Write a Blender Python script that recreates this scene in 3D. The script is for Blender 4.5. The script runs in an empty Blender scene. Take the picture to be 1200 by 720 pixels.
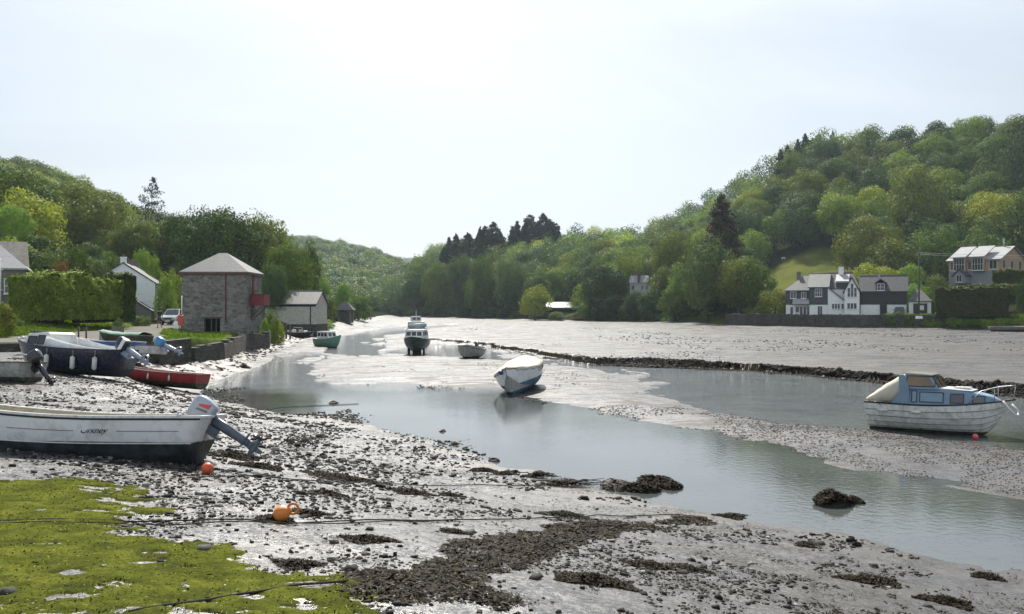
import bpy, math, random
import numpy as np
from mathutils import Vector, Matrix
R = math.radians
sc = bpy.context.scene
COL = sc.collection
EYE, HOR, F = 3.9, 361.0, 1000.0      # eye height, horizon row, focal length (photo pixels)
rng = np.random.default_rng(7)
random.seed(7)

# ------------------------------------------------------------------ objects
def tag(o, label=None, cat=None, group=None, kind=None):
    if label: o['label'] = label
    if cat: o['category'] = cat
    if group: o['group'] = group
    if kind: o['kind'] = kind
    return o
def empty(name, loc, rz=0.0, rx=0.0, ry=0.0):
    o = bpy.data.objects.new(name, None); COL.objects.link(o)
    o.location = loc; o.rotation_euler = (rx, ry, rz); o.empty_display_size = 0.2
    return o
def link(name, me, parent=None, loc=None):
    o = bpy.data.objects.new(name, me); COL.objects.link(o)
    if parent is not None: o.parent = parent
    if loc is not None: o.location = loc
    return o
def np_mesh(name, V, Fq, mats, midx=None, smooth=False):
    """V (n,3) float, Fq (m,k) int"""
    me = bpy.data.meshes.new(name)
    V = np.ascontiguousarray(V, dtype=np.float32); Fq = np.ascontiguousarray(Fq, dtype=np.int32)
    m, k = Fq.shape
    me.vertices.add(len(V)); me.vertices.foreach_set('co', V.ravel())
    me.loops.add(m*k); me.loops.foreach_set('vertex_index', Fq.ravel())
    me.polygons.add(m)
    me.polygons.foreach_set('loop_start', np.arange(0, m*k, k, dtype=np.int32))
    me.polygons.foreach_set('loop_total', np.full(m, k, dtype=np.int32))
    if midx is not None: me.polygons.foreach_set('material_index', np.asarray(midx, dtype=np.int32))
    if smooth: me.polygons.foreach_set('use_smooth', np.ones(m, dtype=bool))
    for mt in mats: me.materials.append(mt)
    me.update(); me.validate()
    return me

class MB:
    """collects shapes; build() links them as one mesh"""
    def __init__(s): s.v = []; s.f = []; s.m = []; s.s = []
    def add(s, vs, fs, mi=0, smooth=False):
        b = len(s.v); s.v += [tuple(p) for p in vs]
        for f in fs: s.f.append([b+i for i in f]); s.m.append(mi); s.s.append(smooth)
        return s
    def box(s, x0, x1, y0, y1, z0, z1, mi=0):
        vs = [(x0,y0,z0),(x1,y0,z0),(x1,y1,z0),(x0,y1,z0),(x0,y0,z1),(x1,y0,z1),(x1,y1,z1),(x0,y1,z1)]
        return s.add(vs, [(3,2,1,0),(4,5,6,7),(0,1,5,4),(1,2,6,5),(2,3,7,6),(3,0,4,7)], mi)
    def hexa(s, b, t, mi=0):
        """b,t: 4 bottom and 4 top corners, both counter-clockwise from above"""
        return s.add(list(b)+list(t), [(3,2,1,0),(4,5,6,7),(0,1,5,4),(1,2,6,5),(2,3,7,6),(3,0,4,7)], mi)
    def slab(s, q, th, mi=0):
        """four corners, given a thickness along the normal (outwards, counter-clockwise seen from outside)"""
        q = [Vector(p) for p in q]; n = (q[1]-q[0]).cross(q[3]-q[0]).normalized()
        t = [p+n*th for p in q]
        return s.add(list(q)+t, [(3,2,1,0),(4,5,6,7),(0,1,5,4),(1,2,6,5),(2,3,7,6),(3,0,4,7)], mi)
    def tube(s, pts, r, n=8, mi=0, cap=True, smooth=True):
        pts = [Vector(p) for p in pts]
        rs = r if isinstance(r, (list, tuple)) else [r]*len(pts)
        rings = []; up = None
        for i, p in enumerate(pts):
            d = (pts[min(i+1, len(pts)-1)]-pts[max(i-1, 0)])
            d = d.normalized() if d.length > 1e-9 else Vector((0,0,1))
            if up is None: up = Vector((0,0,1)) if abs(d.z) < .9 else Vector((1,0,0))
            a = d.cross(up).normalized(); b = a.cross(d).normalized(); up = b
            rings.append([p+(a*math.cos(2*math.pi*k/n)+b*math.sin(2*math.pi*k/n))*rs[i] for k in range(n)])
        vs = [p for rg in rings for p in rg]; fs = []
        for i in range(len(pts)-1):
            for k in range(n):
                fs.append((i*n+k, i*n+(k+1)%n, (i+1)*n+(k+1)%n, (i+1)*n+k))
        if cap: fs.append(tuple(range(n))[::-1]); fs.append(tuple((len(pts)-1)*n+k for k in range(n)))
        return s.add(vs, fs, mi, smooth)
    def loft(s, rings, mi=0, cap=True, smooth=False, closed=True):
        n = len(rings[0]); vs = [p for rg in rings for p in rg]; fs = []
        for i in range(len(rings)-1):
            for k in range(n if closed else n-1):
                fs.append((i*n+k, i*n+(k+1)%n, (i+1)*n+(k+1)%n, (i+1)*n+k))
        if cap and closed: fs.append(tuple(range(n))[::-1]); fs.append(tuple((len(rings)-1)*n+k for k in range(n)))
        return s.add(vs, fs, mi, smooth)
    def ball(s, c, r, n=10, mi=0, sq=(1,1,1)):
        rg = []
        for i in range(n+1):
            a = math.pi*i/n; rr = max(math.sin(a), .001)*r
            rg.append([(c[0]+rr*math.cos(2*math.pi*k/(n+4))*sq[0], c[1]+rr*math.sin(2*math.pi*k/(n+4))*sq[1], c[2]-r*math.cos(a)*sq[2]) for k in range(n+4)])
        return s.loft(rg, mi, True, True)
    def prism(s, pts, y0, y1, mi=0):
        """profile in x,z extruded along y"""
        n = len(pts); vs = [(p[0], y0, p[1]) for p in pts]+[(p[0], y1, p[1]) for p in pts]
        fs = [tuple(range(n)), tuple(range(2*n-1, n-1, -1))]+[(i, i+n, (i+1)%n+n, (i+1)%n) for i in range(n)]
        return s.add(vs, fs, mi)
    def xform(s, M, start=0):
        s.v = s.v[:start]+[tuple(M @ Vector(p)) for p in s.v[start:]]; return s
    def build(s, name, mats, parent=None, bevel=0.0, loc=None):
        me = bpy.data.meshes.new(name); me.from_pydata(s.v, [], s.f)
        if not isinstance(mats, (list, tuple)): mats = [mats]
        for m in mats: me.materials.append(m)
        me.polygons.foreach_set('material_index', s.m); me.polygons.foreach_set('use_smooth', s.s)
        me.update(); me.validate()
        o = link(name, me, parent, loc)
        if bevel:
            b = o.modifiers.new('bevel', 'BEVEL'); b.width = bevel; b.segments = 2; b.limit_method = 'ANGLE'; b.angle_limit = R(40)
        return o
def copy_tree(o, parent=None):
    c = o.copy(); COL.objects.link(c); c.parent = parent
    for ch in list(o.children): copy_tree(ch, c)
    return c

# ------------------------------------------------------------------ materials
class NT:
    def __init__(s, name):
        s.m = bpy.data.materials.new(name); s.m.use_nodes = True; s.t = s.m.node_tree; s.t.nodes.clear()
        s.out = s.n('ShaderNodeOutputMaterial')
    def n(s, typ, **kw):
        nd = s.t.nodes.new(typ)
        for k, v in kw.items():
            if k.startswith('i_'):
                key = k[2:].replace('_', ' '); nd.inputs[key].default_value = v
            else: setattr(nd, k, v)
        return nd
    def l(s, a, b): s.t.links.new(a, b)
    def noise(s, vec, scale, detail=4, rough=.55, dist=0):
        nd = s.n('ShaderNodeTexNoise'); nd.inputs['Scale'].default_value = scale; nd.inputs['Detail'].default_value = detail
        nd.inputs['Roughness'].default_value = rough; nd.inputs['Distortion'].default_value = dist
        if vec is not None: s.l(vec, nd.inputs['Vector'])
        return nd.outputs['Fac']
    def ramp(s, fac, stops):
        nd = s.n('ShaderNodeValToRGB'); el = nd.color_ramp.elements
        while len(el) < len(stops): el.new(.5)
        for e, (p, c) in zip(el, stops):
            e.position = p; e.color = (c[0], c[1], c[2], 1) if isinstance(c, (tuple, list)) else (c, c, c, 1)
        s.l(fac, nd.inputs['Fac']); return nd.outputs['Color']
    def mix(s, fac, a, b, typ='MIX'):
        nd = s.n('ShaderNodeMix', data_type='RGBA', blend_type=typ)
        for sock, v in ((nd.inputs[0], fac), (nd.inputs[6], a), (nd.inputs[7], b)):
            if isinstance(v, (int, float)): sock.default_value = v if sock is nd.inputs[0] or sock.type == 'VALUE' else (v, v, v, 1)
            elif isinstance(v, (tuple, list)): sock.default_value = (v[0], v[1], v[2], 1)
            else: s.l(v, sock)
        return nd.outputs[2]
    def math(s, op, a, b=None, c=None):
        nd = s.n('ShaderNodeMath', operation=op)
        for i, v in enumerate((a, b, c)):
            if v is None: continue
            if isinstance(v, (int, float)): nd.inputs[i].default_value = v
            else: s.l(v, nd.inputs[i])
        return nd.outputs[0]
    def mapping(s, vec, sc_):
        nd = s.n('ShaderNodeMapping'); nd.inputs['Scale'].default_value = sc_; s.l(vec, nd.inputs['Vector']); return nd.outputs[0]
    def bump(s, h, strength=.3, dist=.02, prev=None):
        nd = s.n('ShaderNodeBump'); nd.inputs['Strength'].default_value = strength; nd.inputs['Distance'].default_value = dist
        s.l(h, nd.inputs['Height'])
        if prev is not None: s.l(prev, nd.inputs['Normal'])
        return nd.outputs[0]
    def bsdf(s, col, rough=.5, normal=None, metallic=0, spec=.5, coat=0):
        b = s.n('ShaderNodeBsdfPrincipled')
        for key, v in (('Base Color', col), ('Roughness', rough), ('Metallic', metallic), ('Specular IOR Level', spec), ('Coat Weight', coat)):
            sock = b.inputs[key]
            if isinstance(v, (int, float)): sock.default_value = v
            elif isinstance(v, (tuple, list)): sock.default_value = (v[0], v[1], v[2], 1)
            else: s.l(v, sock)
        if normal is not None: s.l(normal, b.inputs['Normal'])
        s.l(b.outputs[0], s.out.inputs[0]); return b
    def obj(s): return s.n('ShaderNodeTexCoord').outputs['Object']
    def geo(s): return s.n('ShaderNodeNewGeometry').outputs['Position']

_M = {}
def mat(name, col, rough=.5, var=.12, scale=6, bump=.0, metal=0, spec=.5, dirt=None, dirt_amt=.5, bscale=40, coat=0, dist=.01):
    """painted / plain surface with uneven colour, gloss and optional dirt patches"""
    if name in _M: return _M[name]
    t = NT(name); v = t.obj()
    n1 = t.noise(v, scale, 5, .6)
    lo = tuple(c*(1-var) for c in col); hi = tuple(min(1, c*(1+var)) for c in col)
    c = t.ramp(n1, [(.3, lo), (.7, hi)])
    if dirt is not None:
        n2 = t.noise(v, scale*1.7+1, 6, .65, .4)
        m = t.ramp(n2, [(.62-.3*dirt_amt, 0.0), (.80-.15*dirt_amt, 1.0)])
        c = t.mix(t.math('MULTIPLY', m, dirt_amt+.2), c, dirt)
    nrm = None
    if bump: nrm = t.bump(t.noise(v, bscale, 4, .6), bump, dist)
    r = t.ramp(t.noise(v, scale*2.3, 3), [(.3, max(0, rough-.08)), (.7, min(1, rough+.1))])
    t.bsdf(c, r, nrm, metal, spec, coat)
    _M[name] = t.m; return t.m

def stone_mat(name, c1, c2, mortar, scale=3.2, bump=.6, flat=1.9):
    """coursed rubble: stretched voronoi stones with mortar joints"""
    t = NT(name); v = t.mapping(t.obj(), (1, 1, flat))
    w = t.n('ShaderNodeTexVoronoi'); w.feature = 'DISTANCE_TO_EDGE'; w.inputs['Scale'].default_value = scale; t.l(v, w.inputs['Vector'])
    w2 = t.n('ShaderNodeTexVoronoi'); w2.inputs['Scale'].default_value = scale; t.l(v, w2.inputs['Vector'])
    sep = t.n('ShaderNodeSeparateColor'); t.l(w2.outputs['Color'], sep.inputs[0])
    c = t.mix(t.ramp(sep.outputs[0], [(.15, 0.0), (.85, 1.0)]), c1, c2)
    c = t.mix(.45, c, t.ramp(t.noise(v, 9, 6, .7), [(.3, tuple(x*.5 for x in c1)), (.75, tuple(min(1,x*1.4) for x in c2))]))
    e = t.ramp(w.outputs['Distance'], [(.03, 0.0), (.11, 1.0)])
    c = t.mix(e, mortar, c)
    big = t.ramp(t.noise(t.obj(), .5, 4, .6), [(.35, .72), (.7, 1.08)])
    c = t.mix(1.0, c, big, 'MULTIPLY')
    h = t.mix(.3, e, t.noise(v, 14, 5, .7))
    t.bsdf(c, .85, t.bump(h, bump, .04), 0, .3)
    _M[name] = t.m; return t.m

def slate_mat(name, c1, c2, moss=None, rough=.45, row=.22):
    t = NT(name); o = t.obj()
    sx = t.n('ShaderNodeSeparateXYZ'); t.l(o, sx.inputs[0])
    # rows follow height, so that any roof slope gets its courses
    cmb = t.n('ShaderNodeCombineXYZ'); t.l(t.math('ADD', sx.outputs[0], sx.outputs[1]), cmb.inputs[0]); t.l(sx.outputs[2], cmb.inputs[1])
    br = t.n('ShaderNodeTexBrick'); t.l(cmb.outputs[0], br.inputs['Vector'])
    br.inputs['Scale'].default_value = 1; br.inputs['Brick Width'].default_value = .3; br.inputs['Row Height'].default_value = row*.6
    br.inputs['Mortar Size'].default_value = .012; br.inputs['Color1'].default_value = (*c1, 1); br.inputs['Color2'].default_value = (*c2, 1)
    br.inputs['Mortar'].default_value = (c1[0]*.3, c1[1]*.3, c1[2]*.3, 1); br.inputs['Bias'].default_value = 0
    c = t.mix(.5, br.outputs['Color'], t.ramp(t.noise(o, 1.5, 6, .7), [(.3, c1), (.7, c2)]))
    if moss: c = t.mix(t.ramp(t.noise(o, 1.1, 7, .75), [(.52, 0.0), (.66, .85)]), c, moss)
    t.bsdf(c, rough+.15, t.bump(br.outputs['Fac'], -.5, .02, t.bump(t.noise(o, 12, 4), .3, .02)), 0, .22)
    _M[name] = t.m; return t.m

def glass_mat(name='window_glass', col=(.02, .025, .03), rough=.05):
    if name in _M: return _M[name]
    t = NT(name); t.bsdf(t.ramp(t.noise(t.obj(), 1.2, 3), [(.35, col), (.7, tuple(c*2.2 for c in col))]), rough, t.bump(t.noise(t.obj(), 1.5, 2), .05, .02), 0, .7)
    _M[name] = t.m; return t.m

def leaf_mat(name, spec=.25, trans=.20, hue=.2):
    """foliage: object colour varied by clump noise, some light passing through the leaf"""
    t = NT(name); oi = t.n('ShaderNodeObjectInfo')
    n1 = t.noise(t.obj(), 6.0, 4, .65)
    rnd = t.n('ShaderNodeNewGeometry').outputs['Random Per Island']
    c = t.mix(t.ramp(n1, [(.38, 0.0), (.62, 1.0)]), t.mix(1.0, oi.outputs['Color'], (.70, .78, .80), 'MULTIPLY'), t.mix(1.0, oi.outputs['Color'], (1.45, 1.3, .85), 'MULTIPLY'))
    c = t.mix(t.math('MULTIPLY', rnd, hue), c, t.mix(1.0, c, (1.7, 1.5, 1.1), 'MULTIPLY'))
    b = t.bsdf(c, .7, None, 0, spec*.5)
    tr = t.n('ShaderNodeBsdfTranslucent'); t.l(t.mix(1.0, c, (1.35, 1.5, .75), 'MULTIPLY'), tr.inputs[0])
    ms = t.n('ShaderNodeMixShader'); ms.inputs[0].default_value = trans
    t.l(b.outputs[0], ms.inputs[1]); t.l(tr.outputs[0], ms.inputs[2]); t.l(ms.outputs[0], t.out.inputs[0])
    _M[name] = t.m; return t.m
# ------------------------------------------------------------------ terrain
def P(px, py, z=0.0):
    """the point at height z that the photograph shows at (px, py)"""
    D = (EYE-z)*F/(py-HOR); return ((px-600)/F*D, D)
def pinch(tab, px, k):
    return np.interp(px, [t[0] for t in tab], [t[k] for t in tab])
def hash2(ix, iy, s):
    h = (ix.astype(np.int64)*374761393+iy.astype(np.int64)*668265263+s*974634777) & 0xffffffff
    h = ((h ^ (h >> 13))*1274126177) & 0xffffffff
    return ((h ^ (h >> 16)) & 0xffff)/65535.0
def vnoise(x, y, s=0):
    ix = np.floor(x); iy = np.floor(y); fx = x-ix; fy = y-iy
    fx = fx*fx*(3-2*fx); fy = fy*fy*(3-2*fy)
    a = hash2(ix, iy, s); b = hash2(ix+1, iy, s); c = hash2(ix, iy+1, s); d = hash2(ix+1, iy+1, s)
    return (a*(1-fx)+b*fx)*(1-fy)+(c*(1-fx)+d*fx)*fy
def fbm(x, y, s=0, oc=4, gain=.5):
    r = 0; a = 1; tot = 0
    for i in range(oc):
        r = r+a*(vnoise(x*2**i+17.3*i, y*2**i-9.1*i, s+i)-.5); tot += a; a *= gain
    return r/tot*2
def sdist(poly, x, y):
    """signed distance to a closed polygon, positive inside"""
    x = np.asarray(x, float); y = np.asarray(y, float)
    d = np.full(x.shape, 1e18); ins = np.zeros(x.shape, bool); n = len(poly)
    for i in range(n):
        x0, y0 = poly[i]; x1, y1 = poly[(i+1) % n]
        ex, ey = x1-x0, y1-y0; L = ex*ex+ey*ey+1e-12
        t = np.clip(((x-x0)*ex+(y-y0)*ey)/L, 0, 1)
        d = np.minimum(d, (x-x0-t*ex)**2+(y-y0-t*ey)**2)
        c = ((y0 > y) != (y1 > y)) & (x < (x1-x0)*(y-y0)/((y1-y0) if abs(y1-y0) > 1e-12 else 1e-12)+x0)
        ins ^= c
    d = np.sqrt(d); return np.where(ins, d, -d)
def sst(t): t = np.clip(t, 0, 1); return t*t*(3-2*t)

NEAR = [(60,-60),(20,-1),(8.5,10.6),(7.6,12.7),(5.9,14.8),(3.8,16.7),(1.9,19.0),(0,21.8),(-2.1,25.3),(-4.9,28.7),(-6.8,31),(-8.6,31.7),(-10,33.3),(-12.7,36.4),(-14.5,40.2),
        (-15.3,45.3),(-16.5,55),(-18.8,66),(-21,78),(-22.3,88),(-23.5,100),(-26,125),(-30,160),(-34,200),(-39,250),(-42,320),(-45,362),(-3000,362),(-3000,-60)]
LANDL = [(-3000,38),(-60,41),(-28,44),(-19.5,46.5),(-19.2,50),(-19.4,56),(-20.6,62),(-22.6,71),(-22.8,78),(-24.8,86),(-27,100),(-29.5,125),(-34,160),(-38,200),(-43,250),(-47,320),
         (-48,345),(-46,352),(-46,4000),(-3000,4000)]
LANDR = [(-46,352),(-40.8,342),(-27,322),(-11.6,292),(9.6,242),(20.5,228),(33.6,210),(40,186),(41,170),(47,159),(54,151.5),(69.6,145),(80.5,134),(96,120),(140,100),(220,80),(900,60),(900,4000),(-46,4000)]
W1 = [P(*q) for q in [(1500,745),(1200,668),(1000,625),(830,595),(700,566),(600,541),(520,518),(430,500),(380,489),(330,486),(300,480),(250,470),(238,458),(262,447),(300,432),(322,418),(350,412),(390,417),
      (372,427),(355,440),(400,449),(472,448),(515,458),(575,457),(620,468),(660,479),(700,487),(800,505),(900,526),(1000,549),(1200,586),(1500,640)]]
W2 = [P(*q) for q in [(395,413),(440,411),(470,408),(505,402),(560,406),(600,413),(640,420),(700,428),(760,430),(867,434),(950,440),(1033,449),(1110,458),(1400,480),(1400,546),(1200,524),(1100,511),(1033,501),
      (930,493),(875,486),(812,474),(780,462),(800,450),(760,440),(700,433),(640,427),(590,423),(560,420),(500,418),(455,416),(420,419)]]
W3 = [P(*q) for q in [(372,414),(395,402),(408,392),(432,387),(470,383),(530,381),(545,383),(500,386),(478,390),(450,393),(440,399),(452,405),(440,412),(400,418)]]
CFLAT = [P(*q) for q in [(470,392),(500,400),(545,403.5),(600,411.5),(640,420),(700,427.5),(760,429.5),(867,433.5),(950,439.5),(1033,448.5),(1110,457.5),(1400,479.5)]]+[(300,22),(900,40),(900,400),(-60,400),(-40,200),(-24,150)]

RT = [(380,370,380,3),(440,348,370,4),(465,345,365,8),(480,342,370,12),(500,330,372,18),(515,320,375,21),(560,292,385,24),(600,268,390,26),(640,242,395,27),(690,228,380,28),(740,215,375,28),(760,210,375,30),(800,198,370,36),
      (830,186,360,39),(870,168,345,46),(900,159,335,51),(930,154,325,54),(960,151,320,57),(1020,148,315,58),(1080,145,310,58),(1140,139,305,59),(1200,134,300,60),(1300,126,295,66),(1500,110,280,70),(2500,60,260,70)]
LT = [(-900,60,290,78),(-300,62,295,64),(-100,64,300,54),(0,66,300,47),(67,68,300,41),(100,74,300,36),(140,90,300,31),(167,100,300,28),(200,105,300,24),(250,110,290,18),(300,120,280,9),(330,130,280,5),(360,140,280,2.5),(400,150,280,2.2)]
H2 = [(-900,70),(200,66),(300,58),(335,51),(370,49),(400,46),(430,42),(450,38),(470,32),(485,27),(500,20),(515,13),(540,8),(600,4),(900,4)]
def hills(x, y):
    px = 600+1000*x/np.maximum(y, 5.0); D = np.maximum(y, 5.0)
    # right bank
    Ds, Dr, zr = pinch(RT, px, 1), pinch(RT, px, 2), pinch(RT, px, 3)
    ex = np.interp(px, [560, 800, 900, 1000, 1080, 1200], [1.15, 1.3, 1.85, 1.9, 2.0, 2.1])
    t = (D-Ds-6)/(Dr-Ds-6)
    hr = np.where(t > 0, 2.5+(zr-2.5)*np.clip(t, 0, 1)**ex, 2.5)-np.clip(D-Dr, 0, 1e9)*.06
    # near hill of the left bank
    Da, Db, zl = pinch(LT, px, 1), pinch(LT, px, 2), pinch(LT, px, 3)
    t = (D-Da)/(Db-Da)
    hl = 2.1+(zl-2.1)*np.clip(t, 0, 1)**1.15-np.clip(D-Db, 0, 1e9)*.16
    # the hill behind
    z2 = pinch(H2, px, 1)
    t = (D-352)/(650-352.)
    h2 = 2.0+(z2-2.0)*np.clip(t, 0, 1)**.9-np.clip(D-650, 0, 1e9)*.05
    h3 = 2.0+92*np.clip((D-1100)/700, 0, 1)-np.clip(D-1800, 0, 1e9)*.05
    return np.maximum(hr, -50), np.maximum(np.maximum(hl, h2), h3), h3
def height(x, y, detail=True):
    x = np.asarray(x, float); y = np.asarray(y, float)
    dn = sdist(NEAR, x, y); w1 = sdist(W1, x, y); w2 = sdist(W2, x, y); w3 = sdist(W3, x, y); dc = sdist(CFLAT, x, y)
    ll = sdist(LANDL, x, y); lr = sdist(LANDR, x, y)
    e1 = fbm(x*.22, y*.10, 51, 5, .6); ea = np.clip((y-8)/40, .12, 1)
    dn = dn+e1*1.3*ea; w1 = w1-e1*1.3*ea; w2 = w2+fbm(x*.2, y*.09, 57, 5, .62)*1.7*ea; w3 = w3+fbm(x*.12, y*.05, 61, 4)*2.0; dc = dc+fbm(x*.35, y*.2, 63, 5, .6)*1.3
    n1 = fbm(x*.5, y*.5, 3, 4); n2 = fbm(x*2.1, y*2.1, 11, 3) if detail else 0
    # banks and flats of mud
    k = sst((y-20)/16); wd = 13.5*(1-k)+7.5*k; amp = 1.55*(1-k)+1.65*k
    hN = amp*sst((np.clip(dn, 0, 99)+.6)/wd)-.02
    hN = np.where(y > 85, .1+.9*sst(dn/5), hN)
    dw = np.maximum(np.maximum(w1, w2), w3)
    hD = -.012+.13*sst(-dw/3.5)+.07*np.clip((y-40)/60, 0, 1)
    hC = .05+.33*sst(dc/(.7+.5*n1))+.0*dc
    hC = hC+np.exp(-((dc-.8)/.7)**2)*.10*np.clip(n1*3, 0, 1)*np.clip((x-2)/10, 0, 1)+.07*fbm(x*.12, y*.05, 71, 5, .6)*sst(dc/4)
    h = np.where(dn > 0, hN, np.where(dc > 0, hC, hD))
    h = np.where((dc > 0) & (w3 > -2.0), np.minimum(h, .05+.3*sst(-w3/2.0)), h)
    rough = np.where(dn > 0, .045*np.clip(dn/3, .15, 1), .045+.035*np.clip((y-45)/60, 0, 1))
    h = h+n1*rough+n2*np.where(dn > 0, .016, .009)
    inw = (dw > 0) & (dn < 0)
    h = np.where(inw, np.minimum(h, -.012-.055*np.clip(dw, 0, 4)+n1*.012+np.where((y > 26) & (x < 16), .34*np.clip(fbm(x*.30, y*.13, 131, 5, .6)-.02, 0, 1)*sst((y-26)/6)*sst(dw/.8)*sst((16-x)/4), 0)), h)
    h = np.where(dn < 0, h+0, h)
    # land
    hr, hl, h3 = hills(x, y)
    hl = hl+.15*n1; hr = hr+.15*n1
    # grass bank behind the road on the left
    rm = roadmask(x, y)
    hl = np.where(behind_road(x, y), np.maximum(hl*1.0, 2.1+1.25)*1.0, hl)
    hl = np.where((x > -30) & (y > 40) & (y < 90), hl-.38*sst((y-52)/8)*sst((x+31)/5), hl)
    hl = 2.1+(hl-2.1)*sst(-rm/np.where(x > -30, 2.5, 6.5))*np.where((x < -40) & (y < 100) & (y > 50), 1, 1)
    h = np.where(ll > 0, h+(hl-h)*sst(ll/np.where(y < 72, .35, 2.2)), h)
    h = np.where(lr > 0, h+(hr-h)*sst(lr/np.where((x > 44) & (x < 73), .6, 2.6)), np.where(lr > -5, h+.28*sst((lr+5)/5), h))
    return h
ROADB = [(-3000,44),(-60,50),(-34,54.5),(-31.5,58),(-33,66),(-35.5,76),(-38.5,88),(-42,100),(-50,125),(-62,160)]
def behind_road(x, y):
    return (y > 45) & (x < np.interp(y, [45,48.5,50,57,65,76,90,105,130,165], [-3000,-36,-30.6,-31.6,-32.8,-34.2,-38.5,-41.5,-50,-62]))
def road_back(x):
    return None
ROAD = [(-3000,39),(-60,41.5),(-28,44.5),(-20,47),(-20.5,52),(-24,58),(-27.0,66),(-28.6,72),(-29.5,80),(-33,92),(-36,105),(-46,130),(-60,165),(-64,164),(-50,128),(-41.5,104),(-38.5,90),(-34.2,76),(-32.8,65),(-31.6,57),(-30.6,50),(-36,48.3),(-60,45.5),(-3000,43.5)]
def roadmask(x, y): return sdist(ROAD, x, y)

def gnd(px, py, far=600):
    D = np.concatenate([np.arange(4, 60, .05), np.arange(60, far, .4)])
    x = (px-600)/F*D; zr = EYE-(py-HOR)/F*D
    z = np.maximum(height(x, D), 0.0)
    i = int(np.argmax(zr <= z)); return (float(x[i]), float(D[i]), float(z[i]))
def Z(x, y): return float(height(np.array([x]), np.array([y]))[0])
def at(px, D, z=None):
    x = (px-600)/F*D; return (x, D, Z(x, D) if z is None else z)
def zpix(py, D): return EYE-(py-HOR)/F*D

ALG = [P(*q, 1.15) for q in [(-700,560),(0,588),(120,583),(185,596),(215,612),(175,628),(170,640),(225,655),(300,672),(345,688),(400,700),(470,722),(520,790),(-900,790)]]
def algae_mask(x, y):
    d = sdist(ALG, x, y)
    return d+.55*fbm(x*1.3, y*1.3, 40, 5, .6)-.12

def make_terrain():
    ys = [-25.0]
    while ys[-1] < 4200:
        y = ys[-1]
        if y < 3: s = 1.5
        elif y < 26: s = .075
        elif y < 45: s = .12
        elif y < 110: s = .3
        elif y < 160: s = .7
        elif y < 400: s = 1.6
        elif y < 900: s = 7
        else: s = 60
        ys.append(y+s)
    ys = np.array(ys)
    a = np.concatenate([np.linspace(-1.6, -.66, 60)[:-1], np.linspace(-.66, .66, 620), np.linspace(.66, 1.6, 60)[1:]])
    X = a[None, :]*(np.maximum(ys, 2)[:, None]+4.0); Y = np.repeat(ys[:, None], len(a), 1)
    x = X.ravel(); y = Y.ravel(); z = height(x, y)
    ny, nx = X.shape
    i = np.arange(ny-1)[:, None]*nx+np.arange(nx-1)[None, :]
    Fq = np.stack([i, i+1, i+nx+1, i+nx], -1).reshape(-1, 4)
    me = np_mesh('ground', np.stack([x, y, z], 1), Fq, [ground_mat()], smooth=True)
    at_ = me.color_attributes.new('zone', 'FLOAT_COLOR', 'POINT')
    dn = sdist(NEAR, x, y); ll = sdist(LANDL, x, y); lr = sdist(LANDR, x, y)
    land = np.clip(np.maximum(ll/.3, lr/1.5), 0, 1)
    road = np.clip(roadmask(x, y)/.5+.5, 0, 1)*(y < 170)
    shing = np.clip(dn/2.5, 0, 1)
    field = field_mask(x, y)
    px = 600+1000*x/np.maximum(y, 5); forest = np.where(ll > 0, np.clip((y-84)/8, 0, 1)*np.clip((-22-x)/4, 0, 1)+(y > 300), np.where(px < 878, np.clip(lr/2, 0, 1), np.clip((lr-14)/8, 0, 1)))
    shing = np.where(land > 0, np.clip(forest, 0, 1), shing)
    c = np.stack([land, road, shing, field], 1).astype(np.float32)
    at_.data.foreach_set('color', c.ravel())
    o = link('ground', me); tag(o, kind='structure')
    return o
def field_mask(x, y):
    px = 600+1000*x/np.maximum(y, 5)
    d = sdist([(885,150),(1000,150),(1000,205),(1010,236),(985,247),(950,253),(893,245),(872,225),(866,195)], px, y)
    return np.clip(d/4+.3, 0, 1)

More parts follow.
